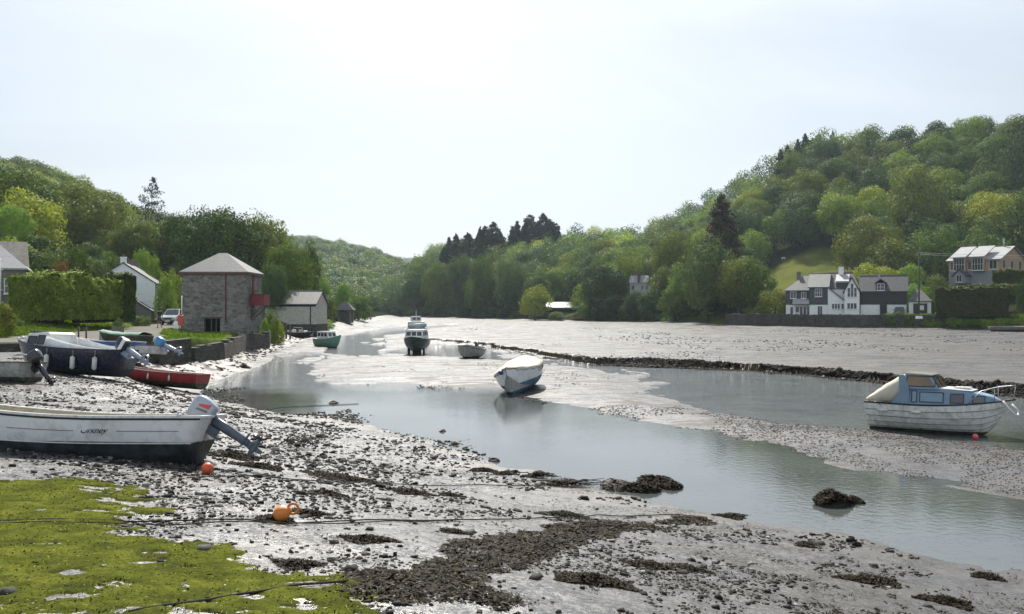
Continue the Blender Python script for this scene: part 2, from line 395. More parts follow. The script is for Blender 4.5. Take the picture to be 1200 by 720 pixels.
def ground_mat():
    t = NT('tidal_ground'); pos = t.geo()
    att = t.n('ShaderNodeVertexColor'); att.layer_name = 'zone'
    sep = t.n('ShaderNodeSeparateColor'); t.l(att.outputs['Color'], sep.inputs[0])
    land, road, sh = sep.outputs; field = att.outputs['Alpha']
    nb = t.noise(pos, .35, 5, .6); nm = t.noise(pos, 2.3, 6, .65); nf = t.noise(pos, 17, 5, .7); nff = t.noise(pos, 70, 3, .6)
    # mud: wet silt with darker weed-stained patches
    mud = t.ramp(nm, [(.28, (.040,.038,.038)), (.55, (.085,.083,.087)), (.8, (.135,.133,.140))])
    mud = t.mix(t.math('MULTIPLY', t.ramp(nb, [(.42, 0.0), (.62, .7)]), .6), mud, (.062,.052,.036))
    speck = t.ramp(nf, [(.40, 1.0), (.50, 0.0)])
    mud = t.mix(t.math('MULTIPLY', speck, .70), mud, (.018,.015,.011))
    mr = t.ramp(t.noise(pos, 5, 5, .7), [(.3, .12), (.7, .34)])
    mr = t.mix(t.math('MULTIPLY', speck, .7), mr, .7)
    flat = t.math('SUBTRACT', 1.0, sh)
    mr = t.math('MULTIPLY_ADD', flat, -.01, mr)
    sk = t.noise(t.mapping(pos, (.16, .75, 1)), 1.0, 7, .68, .5)                 # drainage streaks across the flats
    sk = t.math('MULTIPLY', t.ramp(sk, [(.46, 0.0), (.57, 1.0)]), t.math('MULTIPLY_ADD', flat, .65, .15))
    mud = t.mix(sk, mud, (.058,.053,.049)); mr = t.mix(sk, mr, .75)
    # crumbling banks are rough and dark
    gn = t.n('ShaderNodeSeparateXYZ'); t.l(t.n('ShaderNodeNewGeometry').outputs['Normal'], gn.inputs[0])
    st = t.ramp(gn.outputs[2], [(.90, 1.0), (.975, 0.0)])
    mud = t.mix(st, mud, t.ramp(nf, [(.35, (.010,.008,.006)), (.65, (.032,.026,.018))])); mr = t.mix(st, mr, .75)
    # land
    grass = t.ramp(t.noise(pos, 1.3, 6, .7), [(.3, (.045,.070,.018)), (.55, (.080,.118,.026)), (.8, (.13,.155,.045))])
    fieldc = t.ramp(t.noise(pos, .12, 6, .65), [(.35, (.060,.078,.022)), (.6, (.105,.112,.030)), (.75, (.145,.135,.045))])
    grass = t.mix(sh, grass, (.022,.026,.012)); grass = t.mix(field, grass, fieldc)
    tar = t.ramp(t.noise(pos, 1.1, 6, .65), [(.3, (.13,.125,.115)), (.7, (.22,.21,.19))])
    tar = t.mix(t.math('MULTIPLY', nff, .5), tar, (.10,.095,.085))
    lc = t.mix(road, grass, tar)
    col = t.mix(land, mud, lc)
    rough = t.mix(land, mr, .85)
    b = t.bump(t.noise(pos, 1.6, 5, .6), .3, .07)
    b = t.bump(nf, .35, .022, b)
    b = t.bump(nff, .3, .006, b)
    bs = t.bsdf(col, rough, b, 0, t.math('MULTIPLY', t.math('MULTIPLY', t.math('SUBTRACT', 1.0, land), t.math('SUBTRACT', 1.0, st)), t.math('MULTIPLY', t.math('MULTIPLY_ADD', sk, -.8, 1.0), t.math('MULTIPLY_ADD', flat, -.32, .85))))
    return t.m
def water_mat():
    t = NT('estuary_water'); pos = t.geo()
    v = t.mapping(pos, (1, 1.0, 1))
    calm = t.ramp(t.noise(pos, .10, 3, .5), [(.35, .25), (.62, 1.0)])
    n1 = t.noise(v, 5.5, 3, .55, .3); n2 = t.noise(v, 24, 2, .5)
    sp = t.n('ShaderNodeSeparateXYZ'); t.l(pos, sp.inputs[0])
    def sm(s_, a, b_):
        m = t.n('ShaderNodeMapRange', interpolation_type='SMOOTHSTEP'); m.inputs[1].default_value = a; m.inputs[2].default_value = b_; t.l(s_, m.inputs[0]); return m.outputs[0]
    wind = t.math('MULTIPLY', sm(sp.outputs[0], 3.5, 9), sm(sp.outputs[1], 25, 36))     # riffle on the shallow pool
    wind = t.math('MAXIMUM', wind, sm(sp.outputs[1], 38, 46))
    calm = t.math('MULTIPLY_ADD', t.math('MULTIPLY', wind, t.ramp(t.noise(pos, .35, 3), [(.35, .35), (.65, 1.0)])), 16.0, calm)
    h = t.math('MULTIPLY', t.math('MULTIPLY_ADD', n2, .22, n1), calm)
    b = t.bump(h, .30, .022)
    c = t.ramp(t.noise(pos, .25, 4, .6), [(.3, (.045,.052,.050)), (.7, (.078,.084,.080))])
    t.bsdf(c, .04, b, 0, 1.0)
    return t.m
def make_water():
    me = np_mesh('river_water', [(-400,-60,0),(900,-60,0),(900,700,0),(-400,700,0)], [[0,1,2,3]], [water_mat()])
    tag(link('river_water', me), kind='structure')

# ------------------------------------------------------------------ light
SUN_EL, SUN_AZ = 47.0, -6.0            # azimuth from straight ahead (+Y), positive to the right
def make_light():
    w = bpy.data.worlds.new('World'); sc.world = w; w.use_nodes = True; t = w.node_tree; t.nodes.clear()
    def n(k): return t.nodes.new(k)
    sky = n('ShaderNodeTexSky'); sky.sky_type = 'NISHITA'; sky.sun_disc = False
    sky.sun_elevation = R(SUN_EL); sky.sun_rotation = R(SUN_AZ); sky.altitude = 0; sky.air_density = 1.0; sky.dust_density = 2.2; sky.ozone_density = 1.0
    # thin high veil of cloud: paler and whiter than the clear sky, uneven
    tc = n('ShaderNodeTexCoord'); mp = n('ShaderNodeMapping'); mp.inputs['Scale'].default_value = (1, 1, 4.0)
    t.links.new(tc.outputs['Generated'], mp.inputs['Vector'])
    nz = n('ShaderNodeTexNoise'); nz.inputs['Scale'].default_value = 1.3; nz.inputs['Detail'].default_value = 6; nz.inputs['Distortion'].default_value = .6
    t.links.new(mp.outputs[0], nz.inputs['Vector'])
    rp = n('ShaderNodeValToRGB'); rp.color_ramp.elements[0].position = .32; rp.color_ramp.elements[0].color = (.12,)*3+(1,); rp.color_ramp.elements[1].position = .70; rp.color_ramp.elements[1].color = (.86,)*3+(1,)
    t.links.new(nz.outputs['Fac'], rp.inputs['Fac'])
    el0, az0 = R(SUN_EL), R(SUN_AZ)
    dp = n('ShaderNodeVectorMath'); dp.operation = 'DOT_PRODUCT'; dp.inputs[1].default_value = (math.sin(az0)*math.cos(el0), math.cos(az0)*math.cos(el0), math.sin(el0))
    nv = n('ShaderNodeVectorMath'); nv.operation = 'NORMALIZE'; t.links.new(tc.outputs['Generated'], nv.inputs[0]); t.links.new(nv.outputs[0], dp.inputs[0])
    cl = n('ShaderNodeMath'); cl.operation = 'MAXIMUM'; cl.inputs[1].default_value = 0; t.links.new(dp.outputs['Value'], cl.inputs[0])
    def M(op, a, b):
        m = n('ShaderNodeMath'); m.operation = op
        for i, v in enumerate((a, b)):
            if isinstance(v, (int, float)): m.inputs[i].default_value = v
            else: t.links.new(v, m.inputs[i])
        return m.outputs[0]
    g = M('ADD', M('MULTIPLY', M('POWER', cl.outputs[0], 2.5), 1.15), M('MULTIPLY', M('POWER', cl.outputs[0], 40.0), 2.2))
    sy = n('ShaderNodeSeparateXYZ'); t.links.new(nv.outputs[0], sy.inputs[0])      # unseen sky behind the camera, brightened as added fill on shaded fronts
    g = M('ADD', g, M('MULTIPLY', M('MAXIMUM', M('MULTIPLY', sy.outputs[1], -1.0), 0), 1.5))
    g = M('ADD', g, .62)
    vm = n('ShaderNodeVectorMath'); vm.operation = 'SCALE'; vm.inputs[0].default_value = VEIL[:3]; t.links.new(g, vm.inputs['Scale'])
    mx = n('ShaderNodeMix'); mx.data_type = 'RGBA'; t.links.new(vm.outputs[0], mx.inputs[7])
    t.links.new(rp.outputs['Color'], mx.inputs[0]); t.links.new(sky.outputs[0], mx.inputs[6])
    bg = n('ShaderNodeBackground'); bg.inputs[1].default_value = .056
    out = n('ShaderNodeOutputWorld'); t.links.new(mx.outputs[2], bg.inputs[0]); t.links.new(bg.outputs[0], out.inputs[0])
    L = bpy.data.lights.new('sun', 'SUN'); L.energy = 5.0; L.angle = R(.7); L.color = (1.0, .95, .86)
    o = bpy.data.objects.new('sun', L); COL.objects.link(o)
    el, az = R(SUN_EL), R(SUN_AZ)
    d = Vector((math.sin(az)*math.cos(el), math.cos(az)*math.cos(el), math.sin(el)))
    o.rotation_euler = d.to_track_quat('Z', 'Y').to_euler(); o.location = (0, 60, 120)
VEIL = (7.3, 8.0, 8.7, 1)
def make_camera():
    c = bpy.data.cameras.new('camera'); c.lens = 30.0; c.sensor_width = 36.0; c.clip_end = 9000; c.clip_start = .1
    c.shift_y = (HOR-360)/1200.0
    o = bpy.data.objects.new('camera', c); COL.objects.link(o); o.location = (0, 0, EYE); o.rotation_euler = (R(90), 0, 0)
    sc.camera = o
def make_haze():
    t = NT('valley_haze'); v = t.n('ShaderNodeVolumePrincipled')
    v.inputs['Color'].default_value = (.72, .86, 1, 1); v.inputs['Density'].default_value = .00012; v.inputs['Anisotropy'].default_value = .3
    t.l(v.outputs[0], t.out.inputs['Volume'])
    m = MB().box(-5200, 5200, -120, 4600, -8, 135)
    o = m.build('haze', t.m); tag(o, kind='stuff')
def view():
    vs = sc.view_settings; vs.view_transform = 'Standard'; vs.look = 'None'; vs.gamma = 1; vs.exposure = EXPO
    cy = sc.cycles; cy.max_bounces = 6; cy.diffuse_bounces = 2; cy.glossy_bounces = 3; cy.transmission_bounces = 3; cy.volume_bounces = 0
    cy.use_denoising = True; cy.volume_step_rate = 5
    try: cy.denoiser = 'OPENIMAGEDENOISE'
    except Exception: pass
    cy.sample_clamp_indirect = 8
EXPO = 0.84
# ------------------------------------------------------------------ foliage
def leaves_np(cent, nrm, size, rg, asp=.62, jit=.6):
    """one small four-sided leaf clump per centre, facing roughly nrm"""
    n = len(cent)
    r = rg.normal(size=(n, 3)); nn = nrm+jit*r/np.linalg.norm(r, axis=1)[:, None]
    nn /= np.linalg.norm(nn, axis=1)[:, None]+1e-9
    a = np.cross(nn, rg.normal(size=(n, 3))); a /= np.linalg.norm(a, axis=1)[:, None]+1e-9
    b = np.cross(nn, a); s = (size*rg.uniform(.6, 1.35, n))[:, None]
    V = np.stack([cent-a*s, cent-b*s*asp*rg.uniform(.5, 1.2, (n, 1)), cent+a*s*rg.uniform(.7, 1.1, (n, 1))+nn*s*.25, cent+b*s*asp], 1)
    return V.reshape(-1, 3), np.arange(4*n).reshape(-1, 4)
def lobes_crown(rg, nl, nleaf, size, z0=.14, low=.0, lr=(.13, .24), squash=.8, shape='round', thin=0):
    """crown in a unit box: height 1, radius .5"""
    C, Nn = [], []
    cz = (z0+1)/2; hz = (1-z0)/2
    for i in range(nl):
        while True:
            d = rg.normal(size=3); d /= np.linalg.norm(d)
            if d[2] > -.75+low: break
        k = rg.uniform(.55, .84)
        r = rg.uniform(*lr)
        w = 1.0
        if shape == 'egg': w = 1.0-.35*max(0, d[2])
        if shape == 'flat': w = 1.1
        c = np.array([d[0]*k*.5*w, d[1]*k*.5*w, cz+d[2]*k*hz])
        m = int(nleaf/nl*(r/.18)**2)
        q = rg.normal(size=(m, 3)); q /= np.linalg.norm(q, axis=1)[:, None]
        out = (q @ d); q = q[(out > -.45) & (q[:, 2] > -.72)]
        rad = r*(1+.12*rg.normal(size=(len(q), 1)))*rg.uniform(.82, 1.0, (len(q), 1))
        C.append(c+q*rad*np.array([1, 1, squash])); Nn.append(q)
    if not thin:
        m = nleaf//5; q = rg.normal(size=(m, 3)); q /= np.linalg.norm(q, axis=1)[:, None]
        C.append(np.array([0, 0, cz])+q*rg.uniform(.45, .78, (m, 1))*np.array([.5, .5, hz])); Nn.append(q)
    C = np.concatenate(C); Nn = np.concatenate(Nn)
    if thin: 
        k = fbm(C[:, 0]*9+C[:, 1]*7, C[:, 2]*9, 5, 2) > thin-.5; C = C[k]; Nn = Nn[k]
    return leaves_np(C, Nn, np.full(len(C), size), rg)
def conifer_crown(rg, n, size, tiers=17, droop=.22, z0=.08, w=.5, sparse=0, top=.02):
    C, Nn = [], []
    for i in range(tiers):
        f = i/(tiers-1); z = z0+(1-z0-.02)*f; r = w*((1-f)**(.85 if top < .03 else .6))+top
        nb = max(4, int(11*(1-f)+4)); a0 = rg.uniform(0, 6.3)
        for k in range(nb):
            if rg.random() < sparse: continue
            a = a0+2*math.pi*k/nb+rg.normal()*.15; rr = r*rg.uniform(.55, 1.15); m = max(5, int(n/tiers/nb*(1.6-f)))
            s = rg.uniform(.12, 1, m)**.7
            jz = rg.normal()*.014
            wd = .065*(1-.5*s)*(.5+r/w)
            off = rg.normal(size=m)*wd
            x = math.cos(a)*s*rr-math.sin(a)*off; y = math.sin(a)*s*rr+math.cos(a)*off
            zz = z-droop*s*rr+rg.normal(size=m)*.012+jz
            C.append(np.stack([x, y, zz], 1)); Nn.append(np.stack([np.cos(a)*.4+0*s, np.sin(a)*.4+0*s, 1+0*s], 1))
    C = np.concatenate(C); Nn = np.concatenate(Nn)
    return leaves_np(C, Nn, np.full(len(C), size), rg, .5, .7)
def cypress_crown(rg, n, size, power=.6):
    z = rg.uniform(0.02, 1, n); a = rg.uniform(0, 6.283, n); r = .5*np.clip(np.sin(np.pi*np.clip(z*.92+.12, 0, 1))**power, .05, 1)*(1-.12*np.abs(np.sin(3*a+z*9)))*rg.uniform(.82, 1, n)
    C = np.stack([r*np.cos(a), r*np.sin(a), z], 1); Nn = np.stack([np.cos(a), np.sin(a), .5+0*a], 1)
    return leaves_np(C, Nn, np.full(n, size), rg)
def trunk_mesh(rg, name, m, forks=6, r=.022, top=.62, lean=.03):
    b = MB(); pts = [(0,0,-.04), (lean*.3,0,.12), (lean,lean*.4,.32), (lean*1.2,-lean*.3,top)]
    b.tube(pts, [r*1.5, r, r*.8, r*.28], 7)
    for i in range(forks):
        a = 2*math.pi*i/forks+rg.uniform(-.4, .4); z0 = rg.uniform(.16, .42); l = rg.uniform(.2, .36)
        p0 = Vector((lean*.8, 0, z0)); p1 = p0+Vector((math.cos(a)*l*.5, math.sin(a)*l*.5, l*.55)); p2 = p0+Vector((math.cos(a)*l, math.sin(a)*l, l*1.1))
        b.tube([p0, p1, p2], [r*.55, r*.36, r*.12], 5)
        for s in (-1, 1):
            q = p1+Vector((math.cos(a+s*.7)*l*.45, math.sin(a+s*.7)*l*.45, l*.4)); b.tube([p1, q], [r*.24, r*.07], 4)
    me = bpy.data.meshes.new(name); me.from_pydata(b.v, [], b.f); me.materials.append(m); me.polygons.foreach_set('use_smooth', b.s); me.update()
    return me

def tree_protos():
    LM = leaf_mat('leaves'); NM = leaf_mat('needles', .15, .12, .15); BK = mat('bark', (.085,.07,.055), .9, .3, 14, .5, bscale=30)
    T = {}
    def mk(key, VF, m): T.setdefault(key, []).append(np_mesh('crown_'+key, VF[0], VF[1], [m]))
    for i in range(5):
        rg = np.random.default_rng(100+i)
        mk('broad', lobes_crown(rg, [30, 38, 46, 34, 54][i], 9500, .020, z0=-.02, lr=[(.13,.24), (.11,.2), (.10,.19), (.14,.25), (.09,.17)][i], shape=['round', 'egg', 'round', 'flat', 'egg'][i]), LM)
    for i in range(3):
        rg = np.random.default_rng(130+i)
        mk('big', lobes_crown(rg, [60, 80, 70][i], 30000, .0135, z0=.03, lr=(.08, .17)), LM)
    for i in range(2):
        rg = np.random.default_rng(150+i)
        mk('airy', lobes_crown(rg, 46, 5200, .0125, z0=.22, lr=(.05, .12), thin=.48), LM)
    for i in range(3):
        rg = np.random.default_rng(160+i)
        mk('bush', lobes_crown(rg, [26, 34, 22][i], 6500, .024, z0=-.25, lr=(.13, .24)), LM)
    for i in range(3):
        rg = np.random.default_rng(170+i)
        mk('conifer', conifer_crown(rg, 16000, .022, tiers=[30, 26, 34][i], sparse=.22, z0=.02, top=[.02, .05, .04][i]), NM)
    mk('pine', conifer_crown(np.random.default_rng(181), 6500, .017, tiers=15, droop=-.06, z0=.15, w=.50, sparse=.42, top=.07), NM)
    mk('cypress', cypress_crown(np.random.default_rng(190), 6500, .022), NM)
    mk('fuzz', lobes_crown(np.random.default_rng(195), 24, 2600, .03, z0=-.2, lr=(.14, .26)), LM)
    T['trunk'] = [trunk_mesh(np.random.default_rng(200+i), 'trunk', BK, 7, .024) for i in range(3)]
    b = MB(); b.tube([(0,0,-.03),(0,0,.3),(0,0,.97)], [.016,.012,.003], 7)
    me = bpy.data.meshes.new('trunk_straight'); me.from_pydata(b.v, [], b.f); me.materials.append(BK); me.update(); T['pole'] = [me]
    return T
GRN = {'mid': (.056,.092,.022), 'dark': (.030,.054,.020), 'deep': (.016,.026,.014), 'yellow': (.140,.175,.030), 'bright': (.098,.160,.034), 'grey': (.052,.084,.038),
       'olive': (.080,.106,.026), 'conifer': (.014,.026,.016), 'brown': (.035,.028,.018), 'lime': (.14,.19,.03), 'rust': (.10,.06,.03)}
def col_j(c, rg, j=.12):
    k = 1+rg.normal()*j; h = rg.normal()*j*.5
    return (max(.008, c[0]*k*(1+h)), max(.01, c[1]*k), max(.005, c[2]*k*(1-h)), 1)
GRN = {k: tuple(c*1.3 for c in v) for k, v in GRN.items()}
TREES = []
def tree(kind, x, y, z, w, h, tint, label, cat='tree', group=None, trunk=True, name=None, var=None, rz=None):
    rg = np.random.default_rng(int(abs(x*131+y*977+h*31)) % 100000)
    pr = PROTO[kind][rg.integers(len(PROTO[kind])) if var is None else var]
    nm = name or {'broad': 'broadleaf_tree', 'big': 'broadleaf_tree', 'airy': 'broadleaf_tree', 'bush': 'bush', 'conifer': 'conifer_tree', 'pine': 'pine_tree', 'cypress': 'cypress_tree'}[kind]
    root = empty(nm, (x, y, z-.15), rg.uniform(0, 6.28) if rz is None else rz)
    tag(root, label, cat, group)
    c = link('crown' if cat == 'tree' else 'foliage', pr, root); c.scale = (w, w, h); c.color = col_j(GRN[tint] if isinstance(tint, str) else tint, rg)
    if trunk:
        pole = kind in ('conifer', 'pine', 'cypress')
        tm = PROTO['pole'][0] if pole else PROTO['trunk'][rg.integers(3)]
        t = link('trunk' if cat == 'tree' else 'stem', tm, root); t.scale = (w*1.05, w*1.05, h*(.97 if pole else 1))
    TREES.append(root); return root
def tree_px(kind, px, D, wpx, top, tint, label, dz=0, **kw):
    x, y, z = at(px, D); z += dz
    h = zpix(top, D)-z+.15; return tree(kind, x, y, z, wpx*D/F, h, tint, label, **kw)

NAMED = [
 # right bank, kind, px, D, width px, top row, tint, label
 ('broad',883,172,62,297,'mid','round green tree on the shore beside the slate roofed house'),
 ('broad',826,182,74,272,'grey','large dark green shore tree just before the rounded one at the sea wall'),
 ('conifer',845,205,86,232,'brown','tall dark brownish conifer rising over the shore trees'),
 ('broad',790,222,46,268,'olive','yellow green tall tree next to the dark brownish conifer'),
 ('bush',908,163,36,334,'yellow','pale yellow green shrub at the gable end of the slate roofed house'),
 ('broad',738,242,42,292,'yellow','bright yellow green tree rising behind the black cypress'),
 ('cypress',712,236,15,322,'deep','black cypress, shorter of the two in front of the yellow green tree'),
 ('cypress',725,235,22,316,'deep','black cypress, wider and taller of the two by the pale cottage'),
 ('broad',698,250,28,304,'grey','small round grey green tree above the boathouse hedge'),
 ('bush',688,236,34,330,'bright','rounded light green bush above the hedge beside the boathouse'),
 ('broad',627,240,44,331,'yellow','yellow green tree at the water edge beside the long low boathouse'),
 ('broad',786,212,40,306,'mid','green tree hiding the end of the pale cottage'),
 ('bush',1028,182,66,302,'yellow','broad yellow green bush on the slope behind the slate roof'),
 ('bush',1066,180,38,306,'bright','light green bush below the small far roof'),
 ('bush',1100,165,34,320,'olive','rounded olive bush between the utility pole and the timber house'),
 ('bush',1072,170,34,328,'bright','green bush behind the hipped garage roof'),
 ('cypress',1095,196,9,297,'mid','slim clipped column tree beside the small far roof'),
 ('big',1165,220,92,222,'yellow','big sunlit yellow green tree behind the timber house'),
 ('big',1075,238,86,186,'olive','great tree with a sunlit side standing above the small far roof'),
 ('big',1215,205,84,215,'mid','big green tree at the gable of the timber house'),
 ('big',1212,250,84,132,'dark','tallest dark tree on the crest above the timber house'),
 ('bush',1198,150,14,322,'dark','dark bush at the end of the clipped dark hedge'),
 ('bush',932,165,24,352,'mid','low green shrub on the terrace by the sea wall'),
 ('bush',893,163,22,358,'olive','low olive shrub on top of the sea wall end'),
 ('bush',651,232,20,365,'olive','olive shrub at the foot of the long low boathouse'),
 ('bush',676,230,18,366,'mid','small green shrub on the bank below the boathouse roof end'),
 ('bush',742,214,34,340,'dark','dark bush in the shore hedge below the pale cottage'),
 ('bush',716,219,30,344,'dark','dark bush in the shore hedge below the two black cypresses'),
 ('bush',766,208,36,336,'dark','dark bush at the foot of the yellow green shore tree'),
 ('bush',790,198,40,336,'mid','green bush spreading over the shore below the conifer'),
 ('bush',852,182,36,338,'dark','dark bush under the tall brownish conifer'),
 ('bush',695,225,34,345,'mid','leafy bush in the hedge beside the boathouse'),
 ('broad',490,334,34,318,'dark','dark tree at the river bend, outermost at the water'),
 ('broad',516,322,38,308,'mid','tree at the river bend next to the outermost one'),
 ('broad',541,306,34,296,'grey','grey green tree with its foot in the shore at the bend'),
 ('broad',568,288,36,300,'mid','green shore tree below the conifer stand at the bend'),
 ('broad',596,272,38,296,'grey','grey green shore tree halfway between the bend and the boathouse'),
 # left bank
 ('big',262,128,118,239,'dark','broad dark tree with the widest crown behind the stone warehouse'),
 ('big',218,138,82,250,'dark','dark tree between the sparse pine and the widest crown'),
 ('big',305,134,84,247,'olive','olive tree behind the ridge of the stone warehouse'),
 ('big',338,120,66,282,'mid','green tree hanging over the slate roofed shed'),
 ('big',322,112,40,305,'grey','pale green tree low behind the shed roof'),
 ('broad',360,140,34,278,'mid','green tree at the outer end of the wood by the shed'),
 ('broad',375,175,30,318,'bright','light green tree beyond the end of the shed'),
 ('airy',309,142,56,236,'grey','thin see-through tree on the skyline above the warehouse wood'),
 ('airy',198,145,56,250,'olive','open branched tree behind the white cottage roofs'),
 ('big',245,150,70,236,'dark','dark tree whose crown tops the skyline behind the warehouse'),
 ('pine',178,190,62,211,'conifer','tall sparse pine standing out against the sky'),
 ('conifer',136,235,18,234,'conifer','small dark conifer on the slope beside the sparse pine'),
 ('big',14,112,58,237,'bright','large bright green tree above the house with scaffolding'),
 ('bush',18,92,46,274,'lime','lime green bush rising behind the slate gable'),
 ('big',160,150,60,258,'olive','rounded olive tree above the white cottage chimney'),
 ('broad',108,160,66,262,'olive','wide olive tree behind the long hedge'),
 ('broad',60,165,60,250,'dark','dark wide tree behind the lime green bush'),
 ('bush',58,95,46,284,'olive','olive shrub mound behind the long hedge, next to the red leaved shrub'),
 ('bush',86,98,40,284,'mid','round green shrub behind the middle of the long hedge'),
 ('bush',72,92,26,298,'rust','small reddish shrub behind the long hedge'),
 ('bush',108,100,42,292,'grey','grey green shrub behind the long hedge near the cypress block'),
 ('bush',128,106,36,296,'mid','green shrub just behind the cottage chimney'),
 ('bush',168,122,30,288,'bright','light green bush over the white cottage roof'),
 ('bush',180,118,22,296,'lime','yellow green bush at the back of the cottage row'),
 ('bush',205,110,30,308,'yellow','yellow green bush beside the warehouse roof'),
 ('bush',196,104,26,322,'bright','low light green bush over the beige house'),
 ('bush',40,86,30,296,'dark','dark shrub between the scaffolded house and the hedge'),
 ('bush',400,185,26,330,'bright','light green bush near the small stone pavilion'),
 ('bush',420,215,34,340,'mid','green bush behind the small stone pavilion'),
 ('bush',384,170,20,344,'olive','olive bush between the shed and the pavilion'),
]
def excl(px, D):
    """no random tree where a house, the field or a garden stands"""
    if 866 < px < 1006 and 150 < D < 250: return True
    if 985 < px < 1300 and D < 200: return True
    if 636 < px < 692 and D < 250: return True
    if 728 < px < 778 and D < 240: return True
    return False
def make_trees():
    # dense wood of separate trees on the hillsides
    for (k, px, D, w, top, tint, lab) in NAMED:
        tree_px(k, px, D, w, top, tint, lab, cat='bush' if k == 'bush' else 'tree')
    rg = np.random.default_rng(5)
    # conifer stands on the skyline
    def stand(lst, lab, grp, kw=17):
        for (px, D, w, top) in lst: tree_px('conifer', px+rg.uniform(-2, 2), D, w*rg.uniform(1.7, 2.5), top+rg.uniform(-2, 5), 'conifer', lab, group=grp)
    stand([(519,352,17,288),(527,356,18,279),(535,360,19,277),(543,350,17,282),(549,364,20,270),(557,360,18,276),(562,368,20,264),(570,366,16,266),(578,372,20,262),(584,368,16,274),(530,345,18,296),(545,345,18,292),(560,350,18,286)],
          'dark conifer in the stand on the hill crest at the river bend', 'conifers on the crest at the river bend')
    stand([(600,372,18,262),(607,376,20,256),(615,380,18,262),(622,384,20,253),(630,380,20,256),(637,386,22,250),(645,382,20,254),(651,380,16,262)],
          'dark conifer in the tall clump on the hill crest above the boathouse', 'conifers on the crest above the boathouse')
    stand([(914,322,12,172),(922,328,13,168),(936,328,14,160),(944,332,14,156),(951,330,14,160),(958,332,14,154),(965,330,12,164),(976,334,13,154)],
          'dark conifer poking above the wood over the grass field', 'conifers on the crest over the field')
    pts = []
    # garden shrubs between the hedge, the cottages and the wood
    for k in range(34):
        px = rg.uniform(-90, 205); D = rg.uniform(92, 150) if px < 110 else rg.uniform(128, 160); x, y, z = at(px, D)
        tn = rg.choice(['mid','olive','bright','dark','grey'])
        nm = {'mid': 'green', 'dark': 'dark green', 'olive': 'olive green', 'grey': 'grey green', 'bright': 'light green'}[tn]
        tree('bush', x, y, z, rg.uniform(4, 6.5), rg.uniform(3.5, 6), tn, nm+' shrub on the slope between the gardens and the wood', 'bush', group=nm+' garden slope shrubs', trunk=False)
    def zone_label(px, D, t):
        side = 'R' if px > 460 else 'L'
        tn = {'mid': 'green', 'dark': 'dark green', 'olive': 'olive green', 'yellow': 'yellow green', 'grey': 'grey green', 'bright': 'light green'}[t]
        if side == 'L':
            a = 'on the wooded slope above the white cottage' if px > 100 else 'on the wooded slope above the long hedge'
        elif px < 600: a = 'in the wood at the river bend'
        elif px < 800: a = 'in the wood above the long low boathouse'
        elif px < 900: a = 'in the wood by the tall brownish conifer'
        elif px < 1020: a = 'in the wood over the grass field'
        else: a = 'in the wood above the timber house'
        return '%s tree %s' % (tn, a), '%s trees %s' % (tn, a)
    cand = []
    for side in ('R', 'L'):
        tries = 0; got = []
        while tries < 26000:
            tries += 1
            if side == 'R':
                px = rg.uniform(455, 1330); Ds, Dr = float(pinch(RT, px, 1)), float(pinch(RT, px, 2))
                D = rg.uniform(Ds+2, Dr+16); r = 8.2 if D-Ds < 25 else (9.2 if px < 860 else 9.8)
            else:
                px = rg.uniform(-170, 335); D = rg.uniform(150 if px > 40 else 120, 306); r = 9.4
            if excl(px, D): continue
            x = (px-600)/F*D
            if any((x-g[0])**2+(D-g[1])**2 < r*r for g in got): continue
            got.append((x, D, px, r))
        cand += [(g, side) for g in got]
    cand.sort(key=lambda c: (c[0][1] if c[1] == 'R' else c[0][1]+20))
    n_ind = 0; far = []
    for (x, D, px, r), side in cand:
        z = Z(x, D); w = r*rg.uniform(1.15, 1.5); h = rg.uniform(11.5, 14.5)*(1.0 if side == 'R' else .95)
        t = rg.choice(['mid', 'dark', 'olive', 'grey', 'yellow', 'bright'], p=[.33, .17, .2, .14, .08, .08] if side == 'R' else [.3, .12, .38, .02, .12, .06])
        if side == 'R' and px > 865: h *= 1.12
        if n_ind < 300-len([q for q in NAMED if q[0] != 'bush'])-29 and -10 < px < 1240:
            lab, grp = zone_label(px, D, t)
            tree('broad', x, D, z, w, h, t, lab, group=grp, trunk=D < 200); n_ind += 1
        else: far.append((x, D, z, w, h, t))
    print('TREES individual', n_ind, 'merged', len(far))
    # the hill behind and what lies beyond 300 trees: far wood
    rg2 = np.random.default_rng(77)
    tries = 0; got = []
    gx = {}
    while tries < 30000:
        tries += 1
        px = rg2.uniform(150, 545); D = rg2.uniform(350, 690); x = (px-600)/F*D
        if px > 465 and D < 375: continue
        key = (int(x//8), int(D//8))
        if any((x-a)**2+(D-b)**2 < 55 for i in (-1, 0, 1) for j in (-1, 0, 1) for (a, b) in gx.get((key[0]+i, key[1]+j), [])): continue
        gx.setdefault(key, []).append((x, D)); got.append((x, D))
    xs = np.array([g[0] for g in got]); ys = np.array([g[1] for g in got]); zs = height(xs, ys, False)
    wood('far_wood', [(a, b, c, rg2.uniform(10, 14), rg2.uniform(7, 11), rg2.choice(['mid', 'grey', 'dark', 'olive'])) for a, b, c in zip(xs, ys, zs)], 900)
    wood('hillside_wood', far, 1500)
    got = [(rg2.uniform(-420, -60), rg2.uniform(1450, 1830)) for _ in range(520)]
    xs = np.array([g[0] for g in got]); ys = np.array([g[1] for g in got]); zs = height(xs, ys, False)
    wood('distant_wood', [(a, b, c, 34, rg2.uniform(12, 20), 'dark') for a, b, c in zip(xs, ys, zs)], 220)
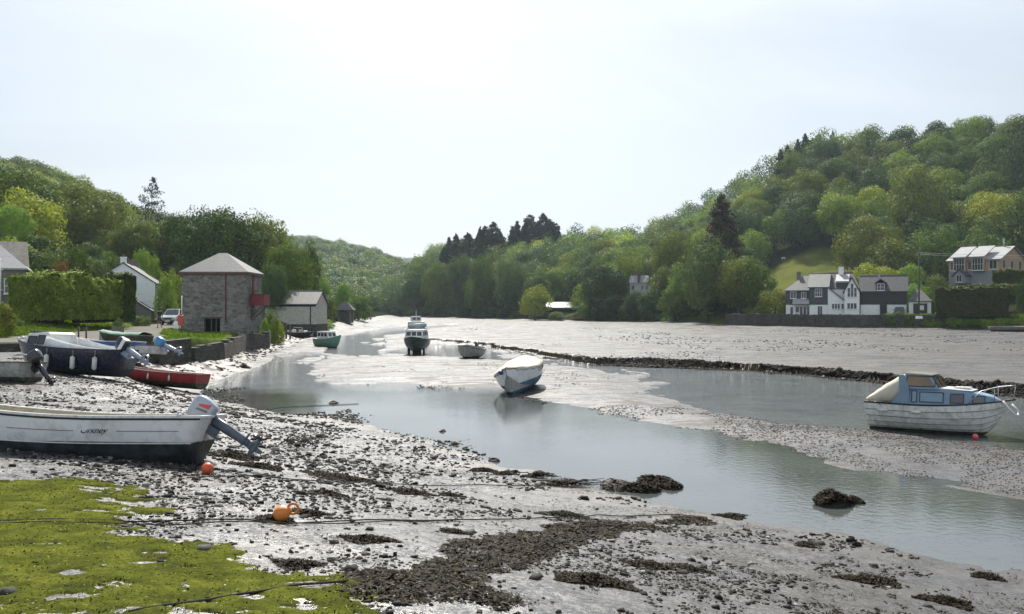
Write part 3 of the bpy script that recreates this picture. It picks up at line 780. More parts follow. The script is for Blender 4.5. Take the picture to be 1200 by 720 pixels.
def wood(name, lst, nleaf):
    """many crowns read as one mass"""
    Vs, Fs, Cs = [], [], []; n0 = 0
    base = [lobes_crown(np.random.default_rng(300+i), 30, int(nleaf*1.6), .042*math.sqrt(520/nleaf)*1.0, z0=-.1, lr=(.15, .27)) for i in range(5)]
    rg = np.random.default_rng(9)
    for (x, y, z, w, h, t) in lst:
        V, Fq = base[rg.integers(5)]; a = rg.uniform(0, 6.28); c, s = math.cos(a), math.sin(a)
        Q = np.stack([(V[:, 0]*c-V[:, 1]*s)*w+x, (V[:, 0]*s+V[:, 1]*c)*w+y, V[:, 2]*h+z-.3], 1)
        Vs.append(Q); Fs.append(Fq+n0); n0 += len(Q); Cs.append(np.tile(np.array(col_j(GRN[t], rg, .14), np.float32), (len(Q), 1)))
    me = np_mesh(name, np.concatenate(Vs), np.concatenate(Fs), [wood_mat()])
    ca = me.color_attributes.new('tint', 'FLOAT_COLOR', 'POINT'); ca.data.foreach_set('color', np.concatenate(Cs).ravel())
    tag(link(name, me), kind='stuff')
def wood_mat():
    if 'wood_leaves' in _M: return _M['wood_leaves']
    t = NT('wood_leaves'); a = t.n('ShaderNodeVertexColor'); a.layer_name = 'tint'
    c = t.mix(t.n('ShaderNodeNewGeometry').outputs['Random Per Island'], t.mix(1.0, a.outputs[0], (.85,.85,.85), 'MULTIPLY'), t.mix(1.0, a.outputs[0], (1.35,1.25,1.1), 'MULTIPLY'))
    b = t.bsdf(c, .6, None, 0, .2); tr = t.n('ShaderNodeBsdfTranslucent'); t.l(t.mix(1.0, c, (1.4,1.6,.8), 'MULTIPLY'), tr.inputs[0])
    ms = t.n('ShaderNodeMixShader'); ms.inputs[0].default_value = .3; t.l(b.outputs[0], ms.inputs[1]); t.l(tr.outputs[0], ms.inputs[2]); t.l(ms.outputs[0], t.out.inputs[0])
    _M['wood_leaves'] = t.m; return t.m
# ------------------------------------------------------------------ boats
def two_tone(top, bottom, zb):
    key = 'hull_%s_%s_%d' % (top.name, bottom.name, zb*100)
    if key in _M: return _M[key]
    m = top.copy(); m.name = key; t = m.node_tree; out = [n for n in t.nodes if n.type == 'OUTPUT_MATERIAL'][0]; pr = [n for n in t.nodes if n.type == 'BSDF_PRINCIPLED'][0]
    nb = t.nodes.new('ShaderNodeBsdfPrincipled'); q = t.nodes.new('ShaderNodeTexNoise'); tc = t.nodes.new('ShaderNodeTexCoord'); t.links.new(tc.outputs['Object'], q.inputs['Vector']); q.inputs['Scale'].default_value = 5; q.inputs['Detail'].default_value = 5
    bp = [n for n in bottom.node_tree.nodes if n.type == 'VALTORGB'][0]
    rp = t.nodes.new('ShaderNodeValToRGB'); a = bp.color_ramp.elements[0].color; b = bp.color_ramp.elements[1].color
    rp.color_ramp.elements[0].position = .35; rp.color_ramp.elements[0].color = (a[0]*.7, a[1]*.7, a[2]*.7, 1); rp.color_ramp.elements[1].position = .65; rp.color_ramp.elements[1].color = (b[0]*1.3, b[1]*1.3, b[2]*1.3, 1)
    t.links.new(q.outputs['Fac'], rp.inputs['Fac']); t.links.new(rp.outputs['Color'], nb.inputs['Base Color']); nb.inputs['Roughness'].default_value = .6
    sx = t.nodes.new('ShaderNodeSeparateXYZ'); t.links.new(tc.outputs['Object'], sx.inputs[0]); mr = t.nodes.new('ShaderNodeMapRange'); mr.inputs[1].default_value = zb-.012; mr.inputs[2].default_value = zb+.012
    ad = t.nodes.new('ShaderNodeMath'); ad.operation = 'MULTIPLY_ADD'; ad.inputs[1].default_value = .03; t.links.new(q.outputs['Fac'], ad.inputs[0]); t.links.new(sx.outputs[2], ad.inputs[2]); t.links.new(ad.outputs[0], mr.inputs[0])
    ms = t.nodes.new('ShaderNodeMixShader'); t.links.new(mr.outputs[0], ms.inputs[0]); t.links.new(nb.outputs[0], ms.inputs[1]); t.links.new(pr.outputs[0], ms.inputs[2]); t.links.new(ms.outputs[0], out.inputs[0])
    _M[key] = m; return m
def hull(parent, L, B, D, paint, zb=.3, rise=.25, srise=.03, tw=.8, rake=.35, strakes=0, flare=.0, full=.5, wl=None, inner=None, rail=None, nst=22, th=.045, floor=.28, deck=0.0, bowup=.25, name='hull', lip=.014, trk=.05, bf=2.3):
    """lofted boat hull, bow towards +x, keel at z = 0. paint = (topsides, bottom); returns gunwale function"""
    def hb(s):
        if s < .45: return B/2*(tw+(1-tw)*math.sin(math.pi/2*s/.45))
        return B/2*max(.0, 1-((s-.45)/.55)**bf)
    def gz(s): return D+rise*max(0, s-.3)**2/.49+srise*(1-s)**2*1.5
    def kz(s): return bowup*D*max(0, (s-.78)/.22)**2.2
    if strakes:
        ts = []
        for i in range(strakes):
            a, b = i/strakes, (i+1)/strakes
            ts += [(a+.0001, 1.0), ((a+b)/2, .5), (b-.004, 0.0)]
        ts += [(1.0, .0)]
    else: ts = [(i/14, 0) for i in range(15)]
    def pt(s, t, sg, off=0.0, ins=0.0):
        b = max(hb(s)-ins, .004 if ins == 0 else .002); g, k = gz(s), kz(s)
        ang = t*math.pi/2; e = full+.55*s**3
        y = b*(math.sin(ang)**e if t > 0 else 0)+off*(lip if t > .02 else 0)*(1 if s < .97 else .3)
        z = k+(g-k)*((1-math.cos(ang))**.95)
        z = k+(g-k)*(.62*(1-math.cos(ang))+.38*t)
        fb = flare*s*s*t*t; x0_ = trk*(1-(z-k)/(g-k+1e-6))*max(0, 1-s/.25)**2
        x = -L/2+L*s+x0_-rake*(1-(z-k)/(g-k+1e-6)*1.0)*max(0, (s-.45)/.55)**2
        return Vector((x, sg*(y+fb*(1 if s < .95 else .2)), z))
    S = [i/nst for i in range(nst+1)]; S = [1-(1-s)**1.25 for s in S]
    vs, fs, ms = [], [], []
    nt = len(ts); grid = {}
    for si, s in enumerate(S):
        for sg in (-1, 1):
            for ti, (t, off) in enumerate(ts):
                grid[si, sg, ti] = len(vs); vs.append(pt(s, t, sg, off))
    for si in range(len(S)-1):
        for sg in (-1, 1):
            for ti in range(nt-1):
                q = [grid[si, sg, ti], grid[si+1, sg, ti], grid[si+1, sg, ti+1], grid[si, sg, ti+1]]
                if sg > 0: q = q[::-1]
                zz = sum(vs[i].z for i in q)/4
                fs.append(q); ms.append(1 if zz < zb+0.02*math.sin(S[si]*40) else 0)
        q = [grid[si, -1, 0], grid[si, 1, 0], grid[si+1, 1, 0], grid[si+1, -1, 0]]; fs.append(q); ms.append(1)
    # transom
    ring = [grid[0, -1, ti] for ti in range(nt)]+[grid[0, 1, ti] for ti in range(nt-1, -1, -1)]
    for ti in range(nt-1):
        q = [grid[0, -1, ti], grid[0, -1, ti+1], grid[0, 1, ti+1], grid[0, 1, ti]]; fs.append(q); ms.append(1 if vs[q[1]].z < zb else 0)
    m = MB(); m.v = [tuple(v) for v in vs]; m.f = fs; m.m = [0]*len(fs); m.s = [not strakes]*len(fs)
    ho = m.build(name, two_tone(paint[0], paint[1], zb), parent)
    # inner skin with a floor or a deck
    mi = MB(); rows = []
    fl = floor if not deck else D-deck
    for si, s in enumerate(S[:-1]):
        s2 = max(s, .012); row = []
        b = max(hb(s2)-th, .01); g = gz(s2)-.004
        zf = min(max(fl, kz(s2)+.05), g-.03) if not deck else g-deck
        x = pt(s2, 1, 1).x+(th if si == 0 else 0); xo = trk*max(0, 1-s2/.25)**2 if not deck else 0
        row = [Vector((x, -b, g)), Vector((x+xo, -b*.70 if not deck else -b, zf)), Vector((x+xo, b*.70 if not deck else b, zf)), Vector((x, b, g))]
        rows.append(row)
    for i in range(len(rows)-1):
        a, b = rows[i], rows[i+1]
        for k in range(3): mi.add([a[k], a[k+1], b[k+1], b[k]], [(0, 1, 2, 3)])
    a = rows[0]; mi.add(a, [(3, 2, 1, 0)]); a = rows[-1]; mi.add(a, [(0, 1, 2, 3)])
    mi.build('deck' if deck else 'inside', inner, parent)
    # rail round the top edge
    r = MB(); path = [pt(s, 1, -1)+Vector((0, 0, 0)) for s in S]+[pt(s, 1, 1) for s in S[::-1]][1:]
    n = len(path); tr = []
    for i, p in enumerate(path):
        s = 1 if p.y > 0 else -1
        c = Vector((0, -s, 0)) if i not in (nst,) else Vector((-1, 0, 0))
        w = th+.02
        tr.append([p-c*.022+Vector((0,0,-.035)), p-c*.026+Vector((0,0,.012)), p+c*w+Vector((0,0,.012)), p+c*w+Vector((0,0,-.012))])
    r.loft(tr, 0, True)
    e0, e1 = path[0], path[-1]
    r.hexa([e0+Vector((-.02,.02,-.04)), e0+Vector((th+.02,.02,-.04)), e1+Vector((th+.02,-.02,-.04)), e1+Vector((-.02,-.02,-.04))],
           [e0+Vector((-.02,.02,.01)), e0+Vector((th+.02,.02,.01)), e1+Vector((th+.02,-.02,.01)), e1+Vector((-.02,-.02,.01))])
    r.build('gunwale', rail, parent, bevel=.006)
    return dict(pt=pt, gz=gz, hb=hb, kz=kz, hull=ho, L=L, B=B, D=D)
def panel_on(q, u0, u1, v0, v1, out=.006):
    """corner points of a rectangle on the wall q (bl, br, tr, tl), pushed outwards"""
    bl, br, tr, tl = [Vector(p) for p in q]; n = (br-bl).cross(tl-bl).normalized()
    def p(u, v): return (bl*(1-u)+br*u)*(1-v)+(tl*(1-u)+tr*u)*v+n*out
    return [p(u0, v0), p(u1, v0), p(u1, v1), p(u0, v1)], n
def pane(parent, q, u0, u1, v0, v1, fr, gl, fw=.03, name='window', bars=0, cross=0, th=.02, rebate=True):
    """a framed window as its own part with its pane as a sub-part"""
    c, n = panel_on(q, u0, u1, v0, v1, .003); bl, br, tr, tl = c
    W = (br-bl).length; H = (tl-bl).length; ex = (br-bl)/W; ey = (tl-bl)/H
    m = MB()
    def strip(a, b, c_, d): m.slab([bl+ex*a+ey*c_, bl+ex*b+ey*c_, bl+ex*b+ey*d, bl+ex*a+ey*d], th)
    strip(0, W, 0, fw); strip(0, W, H-fw, H); strip(0, fw, fw, H-fw); strip(W-fw, W, fw, H-fw)
    for i in range(bars): x = W*(i+1)/(bars+1); strip(x-fw*.4, x+fw*.4, fw, H-fw)
    for i in range(cross): z = H*(i+1)/(cross+1); strip(fw, W-fw, z-fw*.35, z+fw*.35)
    f = m.build(name, fr, parent)
    g = MB().slab([bl+ex*fw*.8+ey*fw*.8, br-ex*fw*.8+ey*fw*.8, tr-ex*fw*.8-ey*fw*.8, tl+ex*fw*.8-ey*fw*.8], th*.35)
    g.build('pane', gl, f)
    return f
def outboard(parent, loc, s, tilt, cowl, leg, band=None, label=None, rz=0):
    """outboard motor; parts hang below the clamp, then the whole is tilted up"""
    def rr(w, l, z, x0=0, sh=.3):  # rounded ring
        pts = []
        for k in range(16):
            a = 2*math.pi*k/16; c, d = math.cos(a), math.sin(a)
            pts.append(Vector((x0+l*math.copysign(abs(c)**sh, c), w*math.copysign(abs(d)**sh, d), z)))
        return pts
    m = MB()
    m.loft([rr(.05, .07, -.05, -.06, .7), rr(.055, .075, -.30, -.06, .7), rr(.04, .06, -.62, -.06, .8), rr(.03, .055, -.70, -.06, .8)], 0, True, True)
    m.box(-.20, .03, -.075, .075, -.615, -.605)                                  # anti-ventilation plate
    m.loft([[Vector((x, .045*k*math.cos(a), -.78+.045*k*math.sin(a))) for a in [2*math.pi*i/10 for i in range(10)]] for x, k in ((.10, .1), (.06, .7), (-.02, 1), (-.14, .9), (-.20, .6))], 0, True, True)
    m.loft([rr(.03, .055, -.66, -.06, .8), rr(.03, .07, -.76, -.06, .8)], 0, True, True)
    m.prism([(-.09, -.80), (.0, -.80), (-.03, -.92), (-.08, -.92)], -.01, .01)      # skeg
    m.box(.01, .12, -.10, .10, -.22, .0); m.box(.09, .13, -.12, .12, -.30, .02)     # clamp
    m.xform(Matrix.Scale(s, 4)); o = m.build('outboard_motor', leg, parent, loc=loc)
    o.rotation_euler = (0, tilt, rz)
    if label: o['label'] = label
    c = MB()
    c.loft([rr(.10, .15, -.04, -.07), rr(.125, .19, .02, -.07), rr(.13, .20, .12, -.08), rr(.125, .195, .22, -.09, .4), rr(.10, .165, .30, -.10, .5), rr(.05, .10, .335, -.11, .6)], 0, True, True)
    c.xform(Matrix.Scale(s, 4)); c.build('cowling', cowl, o)
    if band:
        b = MB(); b.loft([rr(.129, .196, .035, -.07), rr(.1345, .2045, .11, -.079), rr(.1325, .2025, .14, -.082)], 0, False, True); b.xform(Matrix.Scale(s, 4)); b.build('cowling_stripe', band, o)
    p = MB()
    for k in range(3):
        a = 2*math.pi*k/3; M = Matrix.Translation((-.225, 0, -.78)) @ Matrix.Rotation(a, 4, 'X')
        st = len(p.v)
        p.loft([[Vector((x0, -w, z)), Vector((x0+.012, -w, z)), Vector((x1+.012, w, z)), Vector((x1, w, z))] for x0, x1, w, z in ((-.01, .01, .012, .015), (-.03, .03, .04, .05), (-.03, .03, .045, .09), (-.012, .012, .02, .115))], 0, True, True)
        p.xform(M, st)
    p.ball((-.225, 0, -.78), .028, 6); p.xform(Matrix.Scale(s, 4)); p.build('propeller', mat('propeller_dark', (.03,.03,.032), .4), o)
    return o
def fender(parent, top, l=.42, r=.07, m=None, lean=(0,0)):
    f = MB(); z = top[2]-.22
    pr = [(0, .012), (.02, r*.6), (.06, r), (l-.06, r), (l-.02, r*.6), (l, .012)]
    f.tube([(top[0]+lean[0]*k, top[1]+lean[1]*k, z-k) for k, _ in pr], [q for _, q in pr], 12)
    o = f.build('fender', m or mat('fender_white', (.62,.62,.58), .5, .1, 8, dirt=(.2,.19,.15)), parent)
    MB().tube([top, (top[0], top[1], z)], .009, 5).build('lanyard', mat('rope_pale', (.4,.38,.33), .9), o)
    return o
def boat(name, px, py, rz, label, cat='boat', roll=0, pitch=0, dz=0, D=None, group=None):
    if D is None: x, y, z = gnd(px, py)
    else: x, y, z = at(px, D)
    z = max(z, 0.0)
    o = empty(name, (x, y, z+dz), R(rz), R(roll), R(pitch)); tag(o, label, cat, group); return o
def lettering(parent, txt, size, loc, rot, m, shear=.0, name='lettering', ext=.002):
    cu = bpy.data.curves.new(name, 'FONT'); cu.body = txt; cu.size = size; cu.shear = shear; cu.extrude = ext; cu.space_character = .92
    tmp = bpy.data.objects.new('t', cu); COL.objects.link(tmp); bpy.context.view_layer.update()
    me = bpy.data.meshes.new_from_object(tmp.evaluated_get(bpy.context.evaluated_depsgraph_get())); bpy.data.objects.remove(tmp)
    me.materials.clear(); me.materials.append(m); o = link(name, me, parent, loc); o.rotation_euler = rot; return o

def make_boats():
    white = mat('gelcoat_white', (.66,.67,.66), .28, .05, 1.5, dirt=(.30,.29,.24), dirt_amt=.45, coat=.3)
    whited = mat('gelcoat_streaked', (.62,.63,.60), .35, .08, 2.5, .05, dirt=(.28,.26,.19), dirt_amt=.62)
    grey = mat('gelcoat_grey', (.33,.34,.31), .45, .15, 3, dirt=(.10,.09,.06), dirt_amt=.6)
    navy = mat('navy_paint', (.012,.014,.035), .22, .2, 3, dirt=(.05,.05,.05), dirt_amt=.3, coat=.3)
    slime = mat('antifoul_slime', (.020,.026,.030), .55, .4, 3, .2, dirt=(.045,.05,.022), dirt_amt=.6)
    bluebot = mat('antifoul_blue', (.03,.11,.165), .5, .3, 2.5, .15, dirt=(.05,.065,.05), dirt_amt=.55)
    greenbot = mat('weedy_bottom', (.04,.042,.02), .75, .4, 5, .4, dirt=(.015,.015,.01))
    red = mat('red_paint', (.30,.022,.022), .38, .2, 3, dirt=(.12,.02,.02))
    green = mat('green_paint', (.13,.27,.19), .4, .12, 3)
    blk = mat('black_rubber', (.012,.012,.013), .45, .1); rail_w = mat('rail_white', (.62,.63,.62), .4, .06, 5, dirt=(.25,.24,.2))
    inb = mat('inside_buff', (.42,.37,.27), .6, .15, 3, dirt=(.15,.12,.08)); ing = mat('inside_grey', (.26,.26,.24), .6, .2, 4, dirt=(.08,.07,.05))
    wood_r = mat('wood_rail', (.16,.10,.055), .6, .2, 8); sail = mat('canvas_cream', (.50,.46,.37), .85, .12, 4, .3, bscale=9)
    gl = glass_mat(); darkgl = glass_mat('smoked_glass', (.012,.014,.018), .05); alu = mat('galvanised', (.42,.43,.44), .35, .1, 8, metal=.8)
    blucab = mat('cabin_blue', (.17,.25,.34), .45, .1, 3, dirt=(.12,.18,.24), dirt_amt=.3)
    cowlg = mat('cowling_silver', (.30,.34,.40), .22, .15, 5, coat=.4); legg = mat('outboard_leg', (.09,.11,.14), .4, .2, 6)
    blkc = mat('cowling_black', (.012,.012,.014), .25, .2, 6, coat=.3); bluc = mat('cowling_blue', (.06,.22,.45), .35, .1, 6)
    redm = mat('red_mark', (.5,.05,.04), .4); ropeg = mat('rope_pale', (.4,.38,.33), .9)

    # 1 white open boat, bow out of the picture on the left
    x, y, z = gnd(243, 551); rz = 184
    L = 5.2; o = empty('open_fishing_boat', (x-L/2*1.0-.16, y+.50, z-.04), R(rz), R(6.0), R(-1.5)); tag(o, 'large white open boat with dark blue bottom and rubbing strake by the green weed', 'boat')
    h = hull(o, L, 1.95, .92, (white, slime), zb=.52, trk=.34, rise=.32, tw=.86, rake=.5, full=.42, inner=inb, rail=rail_w, nst=40, floor=.35)
    pt = h['pt']
    def side_line(t, s0, s1, r, m, nm, sg, n=40, out=.004):
        b = MB(); P0 = [pt(s0+(s1-s0)*i/n, t, sg)+Vector((0, sg*out, 0)) for i in range(n+1)]
        b.tube(P0, r, 6); return b.build(nm, m, o)
    for sg in (-1, 1):
        side_line(.965, 0, .99, .022, blk, 'rubbing_strake', sg)
        side_line(.62, 0, .98, .011, whited, 'spray_rail', sg)
        side_line(.80, .06, .265, .0055, mat('pinstripe', (.12,.10,.09), .5), 'pinstripe', sg)
        side_line(.80, .40, .62, .0055, mat('pinstripe', (.12,.10,.09), .5), 'pinstripe', sg)
    # lettering on the side that faces the camera
    tmp = pt(.335, .80, 1); tmp2 = pt(.335, .86, 1)
    ang = math.atan2((tmp2-tmp).z, (tmp2-tmp).y)
    lettering(o, 'Orkney', .15, tmp+Vector((.24, .012, -.035)), (ang, 0, R(180)), mat('decal_black', (.01,.01,.012), .4), .45)
    outboard(o, (-L/2+.12, 0, .86), 1.25, R(57), cowlg, legg, None)
    om = [c for c in o.children if c.name.startswith('outboard')][0]
    MB().hexa([(-.30,.150,.07),(-.20,.150,.07),(-.20,.168,.07),(-.30,.168,.07)], [(-.20,.140,.27),(-.17,.140,.27),(-.17,.166,.27),(-.20,.166,.27)]).build('red_flash', redm, om)
    MB().hexa([(-.17,.150,.07),(-.13,.150,.07),(-.13,.170,.07),(-.17,.170,.07)], [(-.12,.140,.27),(-.09,.140,.27),(-.09,.168,.27),(-.12,.168,.27)]).build('grey_flash', legg, om)
    cl = MB()
    cl.box(-.05, .05, -.06, .06, 0, .02); cl.tube([(-.1, 0, .05), (.1, 0, .05)], .012, 6); cl.box(-.05,-.03,-.02,.02,.02,.05); cl.box(.03,.05,-.02,.02,.02,.05)
    q = pt(.07, 1, 1); cl.build('mooring_cleat', alu, o, loc=(q.x, q.y-.05, q.z+.012))
    th_ = MB()
    for s in (.22, .48, .70):
        b = h['hb'](s)*.9; xx = -L/2+L*s; th_.box(xx-.14, xx+.14, -b, b, .62, .66)
    for i in range(3): pass
    tb = MB().box(-L/2+L*.22-.14, -L/2+L*.22+.14, -h['hb'](.22)*.9, h['hb'](.22)*.9, .62, .66); tb.build('thwart', inb, o)
    tb = MB().box(-L/2+L*.48-.14, -L/2+L*.48+.14, -h['hb'](.48)*.92, h['hb'](.48)*.92, .62, .66); tb.build('thwart', inb, o)

    # 2 navy cabin boat
    x, y, z = gnd(76, 437)
    L = 4.9; o = empty('cabin_boat', (x+.1, y, z-.05), R(180-14), R(3), R(-2)); tag(o, 'navy blue boat with small white cuddy and three white fenders', 'boat')
    h = hull(o, L, 2.1, 1.0, (navy, slime), zb=.30, rise=.30, tw=.82, rake=.5, full=.45, inner=white, rail=navy, nst=26, deck=.10)
    pt = h['pt']
    def ring(xx, b, zt, zb_=.93, k=.8): return [Vector((xx, -b, zb_)), Vector((xx, b, zb_)), Vector((xx, b*k, zt)), Vector((xx, -b*k, zt))]
    c = MB(); c.loft([ring(1.75, .5, 1.12), ring(1.45, .62, 1.50), ring(.42, .80, 1.58), ring(.30, .84, 1.52)], 0, True); cab = c.build('cuddy', white, o, bevel=.03)
    MB().box(.50, 1.38, -.52, .52, 1.565, 1.60).build('roof_hatch', blk, o)
    for sg in (1, -1):
        q = [Vector((1.43, sg*.625, 1.0)), Vector((.44, sg*.79, 1.0)), Vector((.44, sg*.65, 1.56)), Vector((1.43, sg*.50, 1.49))]
        if sg < 0: q = [q[1], q[0], q[3], q[2]]
        pane(o, q, .05, .52, .22, .82, blk, darkgl, .03); pane(o, q, .58, .95, .18, .86, blk, darkgl, .03)
    co = MB()      # coaming sweeping down to the stern
    for sg in (-1, 1):
        rg = []
        for i in range(14):
            f = i/13; xx = .35-f*2.6; s = (xx+L/2)/L; b = h['hb'](s)-.10; zt = .98+.36*(1-f)**1.8+.08; zb_ = .96
            rg.append([Vector((xx, sg*(b), zb_)), Vector((xx, sg*(b-.05), zb_)), Vector((xx, sg*(b-.07-.1*(1-f)), zt)), Vector((xx, sg*(b-.02-.1*(1-f)), zt))][::sg])
        co.loft(rg, 0, True, True)
    co.build('coaming', white, o)
    for s in (.50, .27, .09): 
        q = pt(s, 1, 1); fender(o, (q.x, q.y+.07, q.z-.05), .5, .085)
    outboard(o, (-L/2-.05, 0, 1.05), 1.35, R(62), blkc, cowlg, white)
    for xx in (2.1,): MB().tube([(xx, -.2, 1.2), (xx, -.2, 1.35), (xx, .2, 1.35), (xx, .2, 1.2)], .015, 6).build('bow_rail', alu, o)

    # 3 grey dinghy at the picture's left edge
    x, y, z = gnd(50, 450)
    o = empty('dinghy', (x-2.65, y+.3, z-.02), R(176), R(4), R(-1)); tag(o, 'old grey dinghy with black tilted outboard lying in front of the navy boat', 'boat')
    h = hull(o, 4.5, 1.7, .72, (grey, greenbot), zb=.28, rise=.2, tw=.85, rake=.4, strakes=4, inner=ing, rail=wood_r, nst=20)
    outboard(o, (-2.28, 0, .74), 1.15, R(38), blkc, blkc, None)
    ti = MB(); ti.tube([(-2.3, 0, .92), (-1.9, .1, 1.02), (-1.75, .12, 1.0)], [.02, .018, .024], 6); ti.build('tiller', alu, o)
    for k in range(3):
        rp = MB(); p = h['pt'](.25+.14*k, .9, 1); rp.ball((p.x, p.y+.05, p.z-.05), .09, 6, 0, (2.2, .5, .8)); rp.build('rope_bundle', mat('rope_blue', (.05,.07,.28), .8), o)

    # 4 red dinghy
    x, y, z = gnd(181, 452)
    o = empty('dinghy', (x, y+.35, z-.06), R(180-10), R(4), R(-3.5)); tag(o, 'red clinker dinghy with three small white fenders at the water edge', 'boat')
    h = hull(o, 4.4, 1.6, .66, (red, greenbot), zb=.30, rise=.18, tw=.78, rake=.35, strakes=5, inner=ing, rail=red, nst=20)
    for s in (.76, .50, .27):
        q = h['pt'](s, 1, 1); fender(o, (q.x, q.y+.05, q.z+.12), .26, .045)
    for s in (.3, .6):
        MB().box(-2.05+4.1*s-.1, -2.05+4.1*s+.1, -h['hb'](s)*.92, h['hb'](s)*.92, .48, .51).build('thwart', wood_r, o)

    # 5-7 dinghies under the quay
    o = boat('dinghy', 144, 421, 180-9, 'white and brown dinghy with bright blue outboard under the quay', roll=4, pitch=-2)
    h = hull(o, 4.2, 1.6, .72, (whited, greenbot), zb=.34, rise=.2, tw=.8, rake=.35, inner=ing, rail=wood_r)
    outboard(o, (-2.12, 0, .76), 1.35, R(70), bluc, cowlg, None)
    o = boat('dinghy', 123, 416, 180-4, 'white dinghy with a blue top strake between navy boat and quay', roll=4, pitch=-1)
    blus = mat('blue_paint', (.03,.12,.36), .4, .1, 3)
    h = hull(o, 3.7, 1.5, .66, (blus, whited), zb=.46, rise=.22, tw=.8, rake=.35, inner=ing, rail=rail_w)
    o = boat('dinghy', 143, 409, 180-12, 'dark dinghy with a green cover lying against the quay wall', roll=3, pitch=-2)
    h = hull(o, 3.0, 1.4, .62, (greenbot, greenbot), zb=.3, rise=.2, tw=.8, rake=.35, inner=ing, rail=mat('green_rail', (.10,.17,.13), .6))
    t = MB(); rg = []
    for i in range(12):
        s = .03+.9*i/11; b = h['hb'](s)+.02; g = h['gz'](s)+.01
        rg.append([Vector((-1.5+3.0*s, b*math.sin(a), g+.16*math.cos(a)*(1-.5*s)+.02*math.sin(i*2+a*3))) for a in [(-.5+k/8)*math.pi for k in range(9)]])
    t.loft(rg, 0, False, True, closed=False); t.build('cover', mat('canvas_green', (.10,.19,.14), .8, .2, 3, .2), o)

    # 8 green hulled cabin boat
    o = boat('cabin_boat', 386, 407, -40, 'green hulled boat with white wheelhouse afloat by the stone slip', dz=-.1)
    h = hull(o, 3.6, 1.7, .9, (green, greenbot), zb=.18, rise=.45, tw=.8, rake=.5, inner=white, rail=rail_w, deck=.08)
    cabin(o, -1.25, .6, .6, .9, 1.62, white, gl, nw=3, slope=.3)
    # 9 black cabin boat on legs, 10 white one behind, 11 grey dinghy
    o = boat('cabin_boat', 488, 416, -92, 'black hulled boat with white cabin standing upright on two short legs', dz=.32, pitch=0)
    h = hull(o, 5.4, 2.05, 1.0, (mat('black_green_paint', (.016,.026,.024), .3, .2, 3, dirt=(.06,.07,.06), dirt_amt=.3), mat('bottom_brown', (.04,.024,.018), .8, .3)), zb=.15, rise=.3, tw=.85, rake=.5, inner=white, rail=rail_w, deck=.08)
    cabin(o, -1.4, 1.5, .84, 1.04, 1.72, white, darkgl, nw=3, slope=.25, front=3)
    for sg in (-1, 1):
        l = MB().box(-.15, .15, sg*.62-.07, sg*.62+.07, -.34, .4); l.build('leg', mat('bottom_brown', (.04,.024,.018), .8), o)
        MB().box(1.0, 1.2, sg*.5-.06, sg*.5+.06, -.34, .3).build('leg', mat('bottom_brown', (.04,.024,.018), .8), o)
    MB().box(-.2, .2, -.3, .3, -.34, .15).build('keel', mat('bottom_brown', (.04,.024,.018), .8), o)
    o = boat('cabin_cruiser', 488, 0, -80, 'pale cabin cruiser with a flying bridge moored beyond the black boat', D=98, dz=-.05)
    h = hull(o, 6.8, 2.5, 1.25, (whited, bluebot), zb=.2, rise=.4, tw=.88, rake=.7, inner=white, rail=rail_w, deck=.08)
    cabin(o, -1.6, 2.0, .98, 1.25, 2.15, whited, gl, nw=3, slope=.4)
    cabin(o, -1.4, .2, .62, 2.15, 2.75, whited, gl, nw=2, slope=.25, front=2)
    rb = MB(); rb.tube([(2.2, -1.1, 1.72), (2.1, 0, 1.8), (2.2, 1.0, 1.85)], [.2, .24, .2], 10); rb.build('rolled_tender', mat('hypalon_grey', (.30,.36,.38), .6), o)
    MB().tube([(-.6, 0, 2.7), (-.6, 0, 3.5)], .025, 6).build('aerial', white, o)
    o = boat('dinghy', 550, 420, -100, 'grey open dinghy lying bow-on beside the narrow creek channel', roll=-8, dz=-.05)
    h = hull(o, 4.0, 1.85, .85, (grey, slime), zb=.34, rise=.25, tw=.85, rake=.4, inner=ing, rail=mat('rail_dark', (.05,.05,.05), .6), flare=.12)
    outboard(o, (-2.05, .0, .88), 1.0, R(30), blkc, blkc, None)
    for k in range(3): MB().tube([(-1.2+.5*k, .3-.3*k, .8), (-1.6+.5*k, .1-.4*k, 1.35)], .012, 5).build('rod', alu, o)

    # 12 white boat with cream cover at the water edge
    o = boat('covered_boat', 611, 458, -101, 'white boat with blue bottom under a cream canvas cover, heeled at the water edge', roll=13, pitch=2.0, dz=-.06)
    h = hull(o, 4.7, 2.15, 1.02, (white, bluebot), zb=.57, rise=.34, tw=.82, rake=.25, inner=ing, rail=wood_r, nst=26, strakes=0, full=.6, bf=1.75)
    t = MB(); rg = []; N = 26
    for i in range(N):
        s = .0+.985*i/(N-1); b = h['hb'](s)+.035; g = h['gz'](s)+.03
        ridge = (.34+.14*math.sin(s*7.5))*(1-s**3)*(.55+.45*min(1, s*6))+.03*math.sin(i*1.9)
        row = []
        for k in range(17):
            a = (-.5+k/16)*math.pi
            yy = b*math.sin(a); zz = g-.02+ridge*(math.cos(a)**1.4 if math.cos(a) > 0 else 0)+.018*math.sin(i*1.3+k*.9)+.014*math.sin(k*2.1+i*.4)
            if k in (0, 16): zz -= .12+.05*math.sin(i*1.7)
            row.append(Vector((-2.35+4.7*s-.12*(s > .9), yy, zz)))
        rg.append(row)
    t.loft(rg, 0, False, True, closed=False); cv = t.build('canvas_cover', sail, o)
    sd = cv.modifiers.new('t', 'SOLIDIFY'); sd.thickness = .012
    pt = h['pt']
